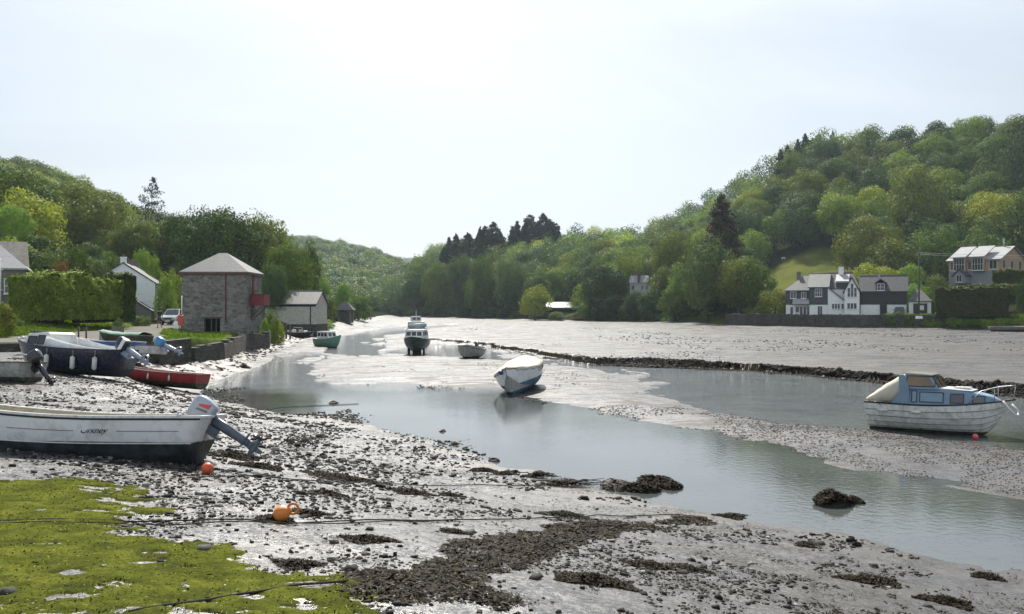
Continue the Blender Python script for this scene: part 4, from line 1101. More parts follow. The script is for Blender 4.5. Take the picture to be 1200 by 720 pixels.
    f = MB(); q = pt(.955, .96, -1); f.tube([(q.x+.02, q.y-.1, q.z-.06), (q.x-.15, q.y-.16, q.z-.03), (q.x-.32, q.y-.2, q.z-.02)], [.07, .12, .06], 10); f.build('bow_fender', mat('fender_blue', (.02,.035,.17), .5), o)
    for k in range(3):
        for sg in (-1, 1):
            q0 = pt(.07+.065*k, .84, sg); q1 = pt(.07+.065*k, .96, sg)
            b = MB(); b.tube([q0+Vector((0, sg*.012, 0)), q1+Vector((0, sg*.012, 0))], .034, 4); b.tube([q0+Vector((0, sg*.012, 0)), q0+Vector((.10, sg*.012, 0))], .026, 4); b.build('registration_mark', blk, o)
    for sg in (-1, 1):
        b = MB(); b.tube([pt(s_, .82, sg)+Vector((0, sg*.01, 0)) for s_ in [i/14*.5 for i in range(15)]], .013, 5); b.build('side_stripe', blk, o)
    b = MB(); b.tube([pt(1.0, t_, 1)+Vector((.015, 0, 0)) for t_ in [.02+.98*i/10 for i in range(11)]], .02, 6); b.build('stem_band', mat('stem_blue', (.03,.12,.2), .5), o)
    outboard(o, (-2.40, 0, 1.12), 1.05, R(18), blkc, blkc, whited)

    # 13 cabin cruiser of the right bank of the pool
    x, y, z = gnd(1117, 510)
    L = 4.15; o = empty('cabin_cruiser', (x-.02, y+.75, max(z, 0)-.07), R(-38), R(-1.5), R(-1.0)); tag(o, 'white boat with pale blue cabin, cream stern canopy and bow rail', 'boat')
    h = hull(o, L, 1.85, .92, (whited, greenbot), zb=.16, rise=.26, tw=.86, rake=.5, strakes=6, inner=white, rail=blk, nst=30, deck=.03, full=.62, lip=.022, bowup=.45)
    pt = h['pt']
    for k_ in range(1, 6):
        for sg in (-1, 1):
            b = MB(); b.tube([pt(i/30*.985, k_/6-.002, sg, .9)+Vector((0, sg*.002, -.004)) for i in range(31)], .006, 4); b.build('strake_line', mat('strake_shadow', (.10,.095,.085), .8), o)
    # lower cabin
    def rg4(xx, b, zt, zb_, k=.84): return [Vector((xx, -b, zb_)), Vector((xx, b, zb_)), Vector((xx, b*k, zt)), Vector((xx, -b*k, zt))]
    rgs = [rg4(1.72, .10, 1.12, .98), rg4(1.45, .42, 1.26, .95), rg4(.9, .62, 1.38, .92), rg4(.3, .74, 1.42, .9), rg4(-.75, .80, 1.46, .89)]
    c = MB(); c.loft(rgs, 0, True); c.build('cabin', blucab, o, bevel=.02)
    rt = MB(); rt.loft([rg4(1.0, .50, 1.415, 1.385, 1), rg4(.3, .60, 1.462, 1.42, 1), rg4(-.35, .64, 1.485, 1.455, 1)], 0, True); rt.build('cabin_top', rail_w, o, bevel=.01)
    MB().box(.45, .9, -.2, .2, 1.45, 1.50).build('hatch', rail_w, o, bevel=.01)
    for sg in (1, -1):
        def q4(a, b):
            A, Bb = rgs[a], rgs[b]
            if sg < 0: return [Bb[0], A[0], A[3], Bb[3]]
            return [A[1], Bb[1], Bb[2], A[2]]
        q = q4(3, 4)
        uu = [(.06, .52), (.58, .80)] if sg > 0 else [(.48, .94), (.20, .42)]
        pane(o, q, .05 if sg > 0 else .30, .70 if sg > 0 else .95, .22, .80, blk, mat('pane_bluegrey', (.16,.25,.32), .12, .1), .022)
        pane(o, q, .76 if sg > 0 else .08, .92 if sg > 0 else .24, .2, .84, blk, mat('pane_bluegrey', (.16,.25,.32), .12, .1), .022)
        pane(o, q4(2, 3), .2, .82, .22, .80, blk, darkgl, .022); pane(o, q4(1, 2), .2, .8, .25, .78, blk, gl, .02)
    # wheelhouse with dark framed screens
    A = [Vector((.12, -.70, 1.42)), Vector((.12, .70, 1.42)), Vector((-.12, .56, 1.84)), Vector((-.12, -.56, 1.84))]
    Bq = [Vector((-.95, -.78, 1.42)), Vector((-.95, .78, 1.42)), Vector((-.85, .62, 1.88)), Vector((-.85, -.62, 1.88))]
    brown = glass_mat('tinted_screen', (.10,.065,.03), .12)
    MB().loft([A, [(a+b)*.5+Vector((0, 0, .0)) for a, b in zip(A, Bq)], Bq], 0, True).build('wheelhouse', blucab, o, bevel=.015)
    MB().hexa([Vector((-.07,-.58,1.845)), Vector((-.07,.58,1.845)), Vector((-.95,.64,1.885)), Vector((-.95,-.64,1.885))][::-1], [Vector((-.09,-.52,1.875)), Vector((-.09,.52,1.875)), Vector((-.93,.58,1.925)), Vector((-.93,-.58,1.925))][::-1]).build('wheelhouse_roof', mat('olive_canvas', (.09,.10,.07), .8), o, bevel=.015)
    pane(o, [A[0], A[1], A[2], A[3]], .05, .48, .14, .92, blk, brown, .022); pane(o, [A[0], A[1], A[2], A[3]], .52, .95, .14, .92, blk, brown, .022)
    pane(o, [A[1], Bq[1], Bq[2], A[2]], .08, .92, .16, .90, blk, brown, .022); pane(o, [Bq[0], A[0], A[3], Bq[3]], .08, .92, .16, .90, blk, brown, .022)
    for sg in (1, -1):
        side = MB(); side.prism([(-.85, .92), (-.72, .92), (-.72, 1.46), (-.86, 1.86), (-1.02, 1.84), (-1.0, 1.3), (-1.28, .92)], sg*.79-.02, sg*.79+.02); side.build('side_wing', blucab, o)
    # canopy from the wheelhouse down to the stern
    t = MB(); rg = []
    for i in range(12):
        f = i/11; xx = -.88-f*1.12; b = .66+.2*f; zt = 1.90-.78*f**1.25; zb_ = 1.0
        row = []
        for k in range(13):
            a = (-.5+k/12)*math.pi
            row.append(Vector((xx, b*math.copysign(abs(math.sin(a))**.5, math.sin(a)), zb_+(zt-zb_)*abs(math.cos(a))**.55+.014*math.sin(k*2.3+i*1.4))))
        rg.append(row)
    t.loft(rg, 0, False, True, closed=False); cv = t.build('stern_canopy', sail, o); sd = cv.modifiers.new('t', 'SOLIDIFY'); sd.thickness = .012
    # bow rail
    def gp(s, sg, up, ins=.06): p = pt(s, 1, sg); return Vector((p.x, p.y-sg*ins, p.z+up))
    br = MB()
    for sg in (1, -1):
        br.tube([gp(.72, sg, .0), gp(.80, sg, .36), gp(.88, sg, .42), gp(.96, sg, .42, .02), Vector((L/2+.02, 0, h['gz'](1)+.42))], .014, 7)
        br.tube([gp(.88, sg, .0), gp(.88, sg, .42)], .012, 6)
    br.tube([Vector((L/2-.05, 0, h['gz'](1))), Vector((L/2+.02, 0, h['gz'](1)+.42))], .012, 6); br.build('bow_rail', alu, o)
    for s in (.14, .38):
        for sg in (-1,):
            q = pt(s, .82, sg); f = MB(); f.tube([(q.x-.15, q.y-.05, q.z+.01), (q.x-.11, q.y-.055, q.z), (q.x+.11, q.y-.055, q.z), (q.x+.15, q.y-.05, q.z-.01)], [.02, .05, .05, .02], 10); f.build('fender', mat('fender_white', (.62,.62,.58), .5), o)
    hs = MB(); q = pt(.93, 1, -1); q2 = pt(.93, 1, 1)
    hs.tube([q+Vector((0, -.03, 0)), q+Vector((.16, -.06, -.22)), Vector((L/2-.02, -.06, .72)), Vector((L/2+.08, 0, .70)), Vector((L/2+.04, .12, .85)), q2+Vector((.05, .03, 0))], .035, 8); hs.build('bow_hawser', rail_w, o)
    ln = MB()
    q = pt(.72, 1, -1)
    for a_, b_ in ((.73, .38),):
        P0 = pt(a_, 1, -1); P1 = pt(b_, .25, -1); ln.tube([P0+Vector((0, -.03, 0)), (P0+P1)/2+Vector((0, -.12, -.10)), P1+Vector((0, -.05, 0))], .007, 5)
    P0 = pt(.10, 1, -1); P1 = pt(.42, .2, -1); ln.tube([P0+Vector((0, -.03, 0)), (P0+P1)/2+Vector((0, -.1, -.08)), P1+Vector((0, -.05, 0))], .006, 5)
    ln.build('mooring_line', mat('rope_dark', (.07,.065,.055), .9), o)

    # far and partly hidden craft
    o = boat('work_raft', 350, 396, 8, 'dark work boat piled with pale gear beside the three mooring posts', dz=-.1)
    h = hull(o, 3.6, 1.7, .7, (mat('tar_black', (.02,.018,.016), .6), greenbot), zb=.1, rise=.1, tw=.9, rake=.2, inner=ing, rail=blk)
    for i, (a, b, c_) in enumerate([(-1.1, .2, .25), (-.5, -.3, .32), (.2, .2, .3), (.8, -.1, .22)]):
        MB().box(a-.22, a+.22, b-.25, b+.25, .45, .7+c_).build('gear_box', whited if i % 2 else mat('crate_grey', (.3,.3,.28), .7), o, bevel=.03)
    MB().tube([(-.9, .5, .7), (-.6, .5, 1.3), (.3, .5, 1.25), (.6, .5, .7)], .03, 6).build('rail', alu, o)
    o = boat('small_motor_boat', 657, 375.6, -70, 'small pale blue boat beached at the far shore below the yellow green tree')
    h = hull(o, 4.2, 1.9, 1.0, (mat('paleblue_paint', (.25,.36,.42), .5), whited), zb=.3, rise=.3, inner=white, rail=rail_w, deck=.08, nst=10)
    cabin(o, -1.2, .6, .6, 1.0, 1.75, whited, gl, nw=2, slope=.3)
    o = boat('rowing_boat', 681, 376, 5, 'brown rowing boat beached beside the small pale blue one')
    hull(o, 4.4, 1.7, .8, (mat('brown_paint', (.16,.06,.03), .6), greenbot), zb=.3, rise=.2, inner=ing, rail=wood_r, nst=10)
    o = boat('wooden_barge', 1190, 389, 12, 'low grey weathered barge lying on the mud below the grass bank')
    h = hull(o, 7.5, 2.4, .75, (mat('weathered_grey', (.16,.15,.14), .85, .25, 3), mat('weathered_dark', (.05,.045,.04), .9)), zb=.3, rise=.2, tw=.95, rake=.3, inner=mat('weathered_grey', (.16,.15,.14), .85), rail=mat('weathered_pale', (.3,.28,.26), .85), deck=.05, nst=12)

def cabin(o, x0, x1, b, z0, z1, m, g, nw=3, slope=.3, front=2):
    """wheelhouse: tapered box with side, front and back windows and an overhanging roof"""
    k = .86; f0, f1 = x1, x1-slope
    bt = [Vector((x0, -b, z0)), Vector((f0, -b*.92, z0)), Vector((f0, b*.92, z0)), Vector((x0, b, z0))]
    tp = [Vector((x0, -b*k, z1)), Vector((f1, -b*k*.95, z1)), Vector((f1, b*k*.95, z1)), Vector((x0, b*k, z1))]
    MB().hexa(bt, tp).build('cabin', m, o, bevel=.02)
    MB().hexa([tp[0]+Vector((-.06,-.05,.003)), tp[1]+Vector((.08,-.05,.003)), tp[2]+Vector((.08,.05,.003)), tp[3]+Vector((-.06,.05,.003))], [tp[0]+Vector((-.05,-.03,.045)), tp[1]+Vector((.06,-.03,.045)), tp[2]+Vector((.06,.03,.045)), tp[3]+Vector((-.05,.03,.045))]).build('cabin_roof', m, o)
    for i in range(nw):
        u0, u1 = .06+i*.9/nw, .06+(i+.86)*.9/nw
        pane(o, [bt[0], bt[1], tp[1], tp[0]], u0, u1, .36, .86, m, g, .02); pane(o, [bt[2], bt[3], tp[3], tp[2]], u0, u1, .36, .86, m, g, .02)
    for i in range(front):
        u0, u1 = .05+i*.92/front, .05+(i+.9)*.92/front
        pane(o, [bt[1], bt[2], tp[2], tp[1]], u0, u1, .34, .88, m, g, .02)
# ------------------------------------------------------------------ buildings
def frame(px, py, D, label, cat, name, rz=0, z=None):
    x = (px-600)/F*D; zz = zpix(py, D) if z is None else z
    o = empty(name, (x, D, zz), R(rz)); tag(o, label, cat); return o
def wallbox(o, m, x0, x1, y0, y1, z0, z1, name='wall'):
    return MB().box(x0, x1, y0, y1, z0, z1).build(name, m, o)
def gable_x(o, m, x0, x1, y0, y1, z0, ze, zr, name='wall'):
    """walls of a block whose ridge runs along x"""
    ym = (y0+y1)/2; b = MB(); n = [(y0, z0), (y1, z0), (y1, ze), (ym, zr), (y0, ze)]
    b.add([(x0, *p) for p in n]+[(x1, *p) for p in n], [(4,3,2,1,0), (5,6,7,8,9), (0,1,6,5), (1,2,7,6), (2,3,8,7), (3,4,9,8), (4,0,5,9)])
    return b.build(name, m, o)
def gable_y(o, m, x0, x1, y0, y1, z0, ze, zr, name='wall'):
    return MB().prism([(x0, z0), (x1, z0), (x1, ze), ((x0+x1)/2, zr), (x0, ze)], y0, y1).build(name, m, o)
def roof_x(o, m, x0, x1, y0, y1, ze, zr, oh=.3, hl=0, hr=0, th=.14, name='roof', ridge=None):
    """pitched roof, ridge along x, hl / hr: how far a hipped end runs in"""
    ym = (y0+y1)/2; s = (zr-ze)/((y1-y0)/2); ze2 = ze-s*oh; X0, X1, Y0, Y1 = x0-oh, x1+oh, y0-oh, y1+oh
    b = MB(); A, B_ = (X0+ (hl+oh if hl else 0), ym, zr), (X1-(hr+oh if hr else 0), ym, zr)
    c = [(X0, Y0, ze2), (X1, Y0, ze2), (X1, Y1, ze2), (X0, Y1, ze2)]
    def up(p): return (p[0], p[1], p[2]+th)
    vs = [*c, A, B_]; vs += [up(p) for p in vs]
    fs = [(6,7,11,10), (8,9,10,11), (1,0,4,5), (3,2,5,4), (0,1,7,6), (2,3,9,8)]
    fs += [(9,6,10), (0,3,4), (3,0,6,9)] if hl else [(0,6,10,4), (4,10,9,3)]
    fs += [(7,8,11), (2,1,5), (1,2,8,7)] if hr else [(5,11,7,1), (2,8,11,5)]
    b.add(vs, fs)
    r = b.build(name, m, o)
    if ridge: MB().tube([(A[0], A[1], A[2]+th), (B_[0], B_[1], B_[2]+th)], .09, 6).build('ridge_tiles', ridge, r)
    return r
def roof_y(o, m, x0, x1, y0, y1, ze, zr, oh=.3, th=.14, name='roof', h0=0, h1=0, ridge=None):
    xm = (x0+x1)/2; s = (zr-ze)/((x1-x0)/2); ze2 = ze-s*oh; X0, X1, Y0, Y1 = x0-oh, x1+oh, y0-oh, y1+oh
    A, B_ = (xm, Y0+(h0+oh if h0 else 0), zr), (xm, Y1-(h1+oh if h1 else 0), zr)
    c = [(X0, Y0, ze2), (X1, Y0, ze2), (X1, Y1, ze2), (X0, Y1, ze2)]
    def up(p): return (p[0], p[1], p[2]+th)
    vs = [*c, A, B_]; vs += [up(p) for p in vs]; b = MB()
    fs = [(7,8,11,10), (9,6,10,11), (2,1,4,5), (0,3,5,4), (1,2,8,7), (3,0,6,9)]
    fs += [(6,7,10), (1,0,4), (0,1,7,6)] if h0 else [(0,4,10,6), (4,1,7,10)]
    fs += [(8,9,11), (3,2,5), (2,3,9,8)] if h1 else [(5,3,9,11), (2,5,11,8)]
    b.add(vs, fs)
    r = b.build(name, m, o)
    if ridge: MB().tube([(A[0], A[1], A[2]+th), (B_[0], B_[1], B_[2]+th)], .09, 6).build('ridge_tiles', ridge, r)
    return r
def win(o, x0, x1, z0, z1, y, fr, gl, bars=1, cross=0, fw=.07, name='window'):
    q = [(x0, y, z0), (x1, y, z0), (x1, y, z1), (x0, y, z1)]
    f = pane(o, q, 0, 1, 0, 1, fr, gl, fw, name, bars, cross, .05)
    if name == 'window': MB().box(x0-.06, x1+.06, y-.12, y+.0, z0-.09, z0-.005).build('sill', fr, f)
    return f
def winx(o, y0, y1, z0, z1, x, fr, gl, bars=1, fw=.07, name='window', sgn=1):
    q = [(x, y0, z0), (x, y1, z0), (x, y1, z1), (x, y0, z1)] if sgn > 0 else [(x, y1, z0), (x, y0, z0), (x, y0, z1), (x, y1, z1)]
    return pane(o, q, 0, 1, 0, 1, fr, gl, fw, name, bars, 0, .05)
def chimney(parent, x, y, z0, z1, m, w=.35, pots=2):
    c = MB().box(x-w, x+w, y-w*.8, y+w*.8, z0, z1).box(x-w-.05, x+w+.05, y-w*.8-.05, y+w*.8+.05, z1-.14, z1+.0).build('chimney', m, parent)
    for i in range(pots):
        xx = x+(i-(pots-1)/2)*.36; MB().tube([(xx, y, z1), (xx, y, z1+.28)], [.11, .09], 8).build('chimney_pot', mat('terracotta', (.24,.10,.06), .8), c)
    return c
def hedge(name, pts, w, h, z, tint, label, n=9000, size=.16, wob=.12, cat='hedge', rz=0):
    """clipped hedge along pts (x, y): leaf clumps over a box-shaped body"""
    rg = np.random.default_rng(int(abs(pts[0][0]*100)) % 9999); pts = [np.array(p, float) for p in pts]
    o = empty(name, (pts[0][0], pts[0][1], z)); tag(o, label, cat)
    segs = list(zip(pts[:-1], pts[1:])); L = [np.linalg.norm(b-a) for a, b in segs]; tot = sum(L)
    C, Nn = [], []
    for (a, b), l in zip(segs, L):
        m = int(n*l/tot); t = (b-a)/l; nr = np.array([t[1], -t[0]])
        u = rg.uniform(0, l, m); f = rg.random(m); per = w+2*h; s = f*per
        side = np.where(s < h, 1, np.where(s < h+w, 0, -1))
        off = np.where(side == 1, w/2, np.where(side == -1, -w/2, (s-h)-w/2)); zz = np.where(side == 1, s, np.where(side == 0, h, s-h-w))
        bulge = wob*(fbm(u*.9+a[0], zz*.9, 7, 4)*2.0)
        off = off+np.sign(off)*bulge*(side != 0)-np.sign(off)*.18*sst((zz-h+.5)/.5)*w*.4*(side != 0); zz = zz+bulge*(side == 0)+(.28*fbm(u*1.1, u*0+a[1], 9, 4, .6)+.22*np.clip(rg.normal(size=m)-1.2, 0, 1.5))*(zz > h*.6)
        dep = rg.uniform(0, .22, m); off = off*(1-dep*.3)
        C.append(np.stack([a[0]-pts[0][0]+t[0]*u+nr[0]*off, a[1]-pts[0][1]+t[1]*u+nr[1]*off, zz-dep*.2*(side == 0)], 1))
        Nn.append(np.stack([nr[0]*side, nr[1]*side, .35+(side == 0)*1.0], 1))
    for (p, t) in ((pts[0], -(segs[0][1]-segs[0][0])/L[0]), (pts[-1], (segs[-1][1]-segs[-1][0])/L[-1])):
        m = int(n*w*h/((w+2*h)*tot+2*w*h)*1.3)+60; off = rg.uniform(-w/2, w/2, m); zz = rg.uniform(0, h, m); nr = np.array([t[1], -t[0]])
        bl = wob*fbm(off+3, zz, 12, 3)
        C.append(np.stack([p[0]-pts[0][0]+nr[0]*off+t[0]*bl, p[1]-pts[0][1]+nr[1]*off+t[1]*bl, zz], 1)); Nn.append(np.stack([0*off+t[0], 0*off+t[1], .3+0*off], 1))
    C = np.concatenate(C); Nn = np.concatenate(Nn)
    V, Fq = leaves_np(C, Nn, np.full(len(C), size), rg, .65, .8)
    lo = link('foliage', np_mesh('hedge_foliage', V, Fq, [_M['leaves']]), o); lo.color = (*GRN[tint], 1) if isinstance(tint, str) else (*tint, 1)
    b = MB()                                                  # twiggy core, well inside the leaves
    for (a, c), l in zip(segs, L):
        t = (c-a)/l; nr = np.array([t[1], -t[0]])*(w/2-.75); a2, c2 = a+t*.9, c-t*.9; q = [a2-pts[0]+nr, c2-pts[0]+nr, c2-pts[0]-nr, a2-pts[0]-nr]
        b.hexa([(p[0], p[1], -.3) for p in q], [(p[0], p[1], h-.8) for p in q])
    b.build('stems', mat('twigs', (.020,.028,.010), .95, .3), o)
    return o
def stonewall(name, pts, z0, z1, th, m, label, cat='wall', step=1.4, jit=.05, coping=None):
    o = empty(name, (pts[0][0], pts[0][1], 0)); tag(o, label, cat); rg = random.Random(3); b = MB(); cp = MB()
    P0 = Vector((pts[0][0], pts[0][1])); z0f = z0 if callable(z0) else (lambda f: z0)
    for a, c in zip(pts[:-1], pts[1:]):
        a, c = Vector(a[:2])-P0, Vector(c[:2])-P0; l = (c-a).length; n = max(1, int(l/step)); t = (c-a)/l; nr = Vector((t.y, -t.x))*th/2
        for i in range(n):
            p, q = a+t*l*i/n, a+t*l*(i+1)/n; zt = z1+rg.uniform(-jit, jit)
            b.hexa([(p.x+nr.x, p.y+nr.y, z0), (q.x+nr.x, q.y+nr.y, z0), (q.x-nr.x, q.y-nr.y, z0), (p.x-nr.x, p.y-nr.y, z0)],
                   [(p.x+nr.x*.85, p.y+nr.y*.85, zt), (q.x+nr.x*.85, q.y+nr.y*.85, zt), (q.x-nr.x, q.y-nr.y, zt), (p.x-nr.x, p.y-nr.y, zt)])
            if coping:
                k = max(1, int(l/n/.45))
                for j in range(k):
                    u, v = p+(q-p)*(j+.04)/k, p+(q-p)*(j+.96)/k; zz = zt+.01; hh = rg.uniform(.08, .2)
                    cp.hexa([(u.x+nr.x*.9, u.y+nr.y*.9, zz), (v.x+nr.x*.9, v.y+nr.y*.9, zz), (v.x-nr.x, v.y-nr.y, zz), (u.x-nr.x, u.y-nr.y, zz)],
                            [(u.x+nr.x*.7, u.y+nr.y*.7, zz+hh), (v.x+nr.x*.7, v.y+nr.y*.7, zz+hh*rg.uniform(.7, 1)), (v.x-nr.x*.8, v.y-nr.y*.8, zz+hh*.9), (u.x-nr.x*.8, u.y-nr.y*.8, zz+hh*.8)])
    b.build('masonry', m, o)
    if coping: cp.build('coping', coping, o)
    return o

def make_buildings():
    rub = stone_mat('rubble_grey', (.060,.055,.048), (.33,.315,.285), (.24,.225,.20), 2.5, .9)
    rubd = stone_mat('rubble_dark', (.045,.040,.034), (.12,.11,.095), (.05,.045,.036), 2.4, .8, 1.5)
    rubs = stone_mat('rubble_small', (.14,.13,.115), (.24,.225,.20), (.18,.17,.15), 4.0)
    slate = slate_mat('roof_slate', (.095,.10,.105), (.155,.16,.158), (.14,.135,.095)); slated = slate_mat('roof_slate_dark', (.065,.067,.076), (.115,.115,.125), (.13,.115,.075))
    slatew = slate_mat('slate_hanging', (.055,.062,.072), (.095,.10,.11), None, .4); slateb = slate_mat('slate_hanging_brown', (.040,.036,.034), (.072,.064,.058), None, .5)
    lead = mat('pale_lead', (.32,.32,.32), .6, .1, 2, dirt=(.25,.25,.24))
    wh = mat('whitewash', (.80,.81,.80), .8, .04, 1.2, .15, dirt=(.45,.45,.42), dirt_amt=.35); whp = mat('white_frame', (.72,.72,.70), .5, .03)
    cream = mat('render_cream', (.47,.45,.38), .85, .08, 1.0, .15, dirt=(.26,.24,.19), dirt_amt=.55); beige = mat('render_beige', (.42,.36,.27), .85, .06)
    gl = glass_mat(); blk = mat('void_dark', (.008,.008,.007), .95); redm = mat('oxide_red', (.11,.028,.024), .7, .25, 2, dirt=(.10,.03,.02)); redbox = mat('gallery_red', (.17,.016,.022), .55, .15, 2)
    timber = mat('cedar_boards', (.42,.27,.17), .7, .12, 2, .2, bscale=12); greyr = mat('render_grey', (.24,.25,.26), .8, .08); metroof = mat('zinc_roof', (.30,.30,.31), .7, .10, 1.2, spec=.1)
    pole_m = mat('pole_wood', (.07,.06,.05), .9, .2); alu = mat('galvanised', (.42,.43,.44), .35, .1, 8, metal=.8); brown = mat('brown_door', (.05,.035,.03), .6)

    # ---- stone warehouse on the quay
    o = frame(213, 392, 72, 'square stone warehouse with low pyramid slate roof and red gallery', 'building', 'stone_warehouse', 2)
    W, Dp, E = 5.4, 5.0, 5.26
    b = MB()
    # front wall with its low opening left free
    b.box(0, 1.85, 0, .5, -1.2, E); b.box(3.2, W, 0, .5, -1.2, E); b.box(1.85, 3.2, 0, .5, 1.32, E); b.box(1.85, 3.2, 0, .5, -1.2, .02)
    b.box(0, .5, .5, Dp, -1.2, E); b.box(W-.5, W, .5, Dp, -1.2, E); b.box(.5, W-.5, Dp-.5, Dp, -1.2, E); b.box(.5, W-.5, .5, Dp-.5, 2.2, 2.4)
    wl = b.build('wall', rub, o)
    MB().box(.52, W-.52, 1.6, 1.8, .02, 2.19).box(.52, W-.52, .52, 1.6, -.1, .02).build('dark_recess', blk, o)  # near-black back and floor: shade of the recess put into the colour
    MB().box(1.7, 3.35, -.03, .12, 1.33, 1.47).build('lintel', mat('old_timber', (.09,.075,.06), .9), wl)
    for xx in (2.35, 2.75): MB().box(xx, xx+.1, .2, .3, .02, 1.32).build('gate_post', mat('old_timber', (.09,.075,.06), .9), wl)
    rf = roof_x(o, slate, 0, W, 0, Dp, E, E+1.62, .18, W/2-.35, W/2-.35)
    MB().box(-.19, W+.19, -.20, -.14, E-.20, E-.08).box(W+.14, W+.20, -.14, Dp+.19, E-.20, E-.08).box(-.20, -.14, -.14, Dp+.19, E-.20, E-.08).build('fascia', redm, rf)
    MB().box(3.62, 3.74, -.05, -.003, 1.0, E-.1).build('downpipe', redm, o)
    MB().box(W+.003, W+.06, 1.8, 2.35, 2.2, E-.15).build('tall_shutter', redm, o)
    MB().box(W+.003, W+.06, 1.5, 2.6, 1.15, 2.1).build('side_door', brown, o)
    g = MB().box(W+.06, W+1.25, .9, 2.9, 2.45, 3.35); g.build('gallery', redbox, o)
    MB().box(W+.06, W+1.3, .85, 2.95, 3.353, 3.42).build('gallery_rail', redm, o)
    for yy in (1.0, 2.8): MB().tube([(W+.03, yy, 1.4), (W+1.1, yy, 2.44)], .05, 6).build('gallery_brace', mat('old_timber', (.09,.075,.06), .9), o)

    # ---- low shed beyond
    o = frame(302, 377, 112, 'long low pale shed with dark slate roof by the bank', 'shed', 'boat_shed', -4)
    s = .112
    gable_x(o, cream, 1.0, 7.7, 0, 5.4, -.9, 2.3, 3.95); roof_x(o, slated, 1.0, 7.7, 0, 5.4, 2.3, 3.95, .22, ridge=slate)
    MB().box(.9, 7.8, -.08, -.003, 1.98, 2.2).build('gutter_board', blk, o); MB().box(7.0, 7.12, -.06, -.004, -.5, 2.1).build('downpipe', blk, o)
    gable_x(o, rubs, -3.4, .98, .4, 5.0, -.9, 2.3, 3.75, 'stone_wing'); r2 = roof_x(o, slated, -3.4, .76, .4, 5.0, 2.3, 3.75, .1, name='wing_roof')
    chimney(r2, .55, 2.7, 3.2, 4.15, rubs, .3, 0)
    MB().box(.98, 7.72, -.12, 5.5, -1.6, -.35).build('plinth', rubd, o)

    # ---- white cottage row running away from the camera
    o = frame(144, 371, 105, 'white gable ended cottage with slate roof behind the hedge', 'cottage', 'white_cottage', 17)
    gable_y(o, wh, -3.6, 3.7, 0, 13, -1.0, 4.1, 6.55); rf = roof_y(o, slated, -3.6, 3.7, 0.12, 13, 4.1, 6.55, .18)
    MB().slab([(-3.85,-.05,3.93), (0,-.05,6.52), (0,-.05,6.64), (-3.85,-.05,4.06)], .05).slab([(0,-.05,6.52), (3.95,-.05,3.93), (3.95,-.05,4.06), (0,-.05,6.64)], .05).build('bargeboard', slated, rf)
    chimney(rf, 0, .5, 6.2, 7.35, wh, .32, 1); chimney(rf, .0, 12.6, 6.2, 7.3, rubs, .3, 2); chimney(rf, .0, 6.5, 6.3, 7.2, rubs, .3, 2)
    MB().box(2.9, 3.45, -.05, -.003, .75, 1.0).build('name_plate', blk, o)
    for k, yy in enumerate((1.2, 4.0, 7.0, 10.0)):
        winx(o, yy, yy+1.3, 2.5, 3.6, 3.70, whp, gl); winx(o, yy, yy+1.4, .6, 1.8, 3.70, whp, gl)
    MB().box(3.70, 4.9, 3.0, 6.4, 1.95, 2.1).build('porch_roof', slated, o)
    MB().tube([(3.74, .1, 4.0), (3.74, .1, -.2)], .05, 6).build('downpipe', blk, o)
    l = MB().prism([(1.1, -1.0), (4.2, -1.0), (4.2, .7), (2.6, 1.75), (1.1, .75)], -3.4, -.1); l.xform(Matrix.Translation((-.6, 0, 0))).build('stone_lean_to', rubs, o)
    MB().slab([(.3,-3.6,.6), (2.0,-3.6,1.78), (2.0,0,1.78), (.3,0,.6)], .1).slab([(2.0,-3.6,1.78), (3.8,-3.6,.55), (3.8,0,.55), (2.0,0,1.78)], .1).build('lean_to_roof', slate, o)
    o = frame(188, 371, 121, 'lower white cottage adjoining the far end of the gable ended one', 'cottage', 'white_cottage', 17)
    gable_y(o, wh, -4.6, 2.0, 0, 12, -.8, 3.6, 5.7); rf = roof_y(o, slated, -4.6, 2.0, 0, 12, 3.6, 5.7, .18); chimney(rf, -1.3, 11.5, 5.3, 6.5, rubs, .3, 2)
    for yy in (1.0, 4.2, 7.6): winx(o, yy, yy+1.2, 2.2, 3.2, 2.0, whp, gl); winx(o, yy, yy+1.2, .4, 1.5, 2.0, whp, gl)
    o = frame(203, 375, 128, 'beige rendered house with red brown eaves just showing beside the warehouse', 'house', 'beige_house', 0)
    gable_x(o, beige, -.5, 6, 0, 5, -.5, 3.2, 5.2); roof_x(o, mat('brown_tiles', (.16,.11,.08), .8, .15, 4), -.5, 6, 0, 5, 3.2, 5.2, .2); MB().box(-.7, 6.2, -.25, -.18, 3.05, 3.15).build('fascia', redm, o)
    win(o, .8, 1.9, 1.0, 2.2, 0, whp, gl)
    o = frame(188, 345, 150, 'small slate roofed house tucked in the trees behind the cottages', 'house', 'slate_cottage', 10)
    gable_x(o, rubs, -2.5, 3.5, 0, 5, -1.5, 2.6, 4.8); rf = roof_x(o, slated, -2.5, 3.5, 0, 5, 2.6, 4.8, .2); chimney(rf, 3.1, 2.5, 4.4, 5.6, rubs, .3, 2); win(o, .2, 1.2, 1.0, 2.0, 0, whp, gl)

    # ---- house with scaffolding at the picture's left edge
    o = frame(29, 366, 74, 'grey stone house with pale slate roof and white scaffolding', 'house', 'stone_house', 26)
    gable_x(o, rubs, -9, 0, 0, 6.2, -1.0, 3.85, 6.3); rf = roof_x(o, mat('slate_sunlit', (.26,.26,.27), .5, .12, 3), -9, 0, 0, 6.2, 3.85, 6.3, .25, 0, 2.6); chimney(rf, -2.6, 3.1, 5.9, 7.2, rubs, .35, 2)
    for xx in (-1.55, -4.2, -6.8): win(o, xx, xx+.75, 1.6, 2.9, 0, whp, gl, 1, 1)
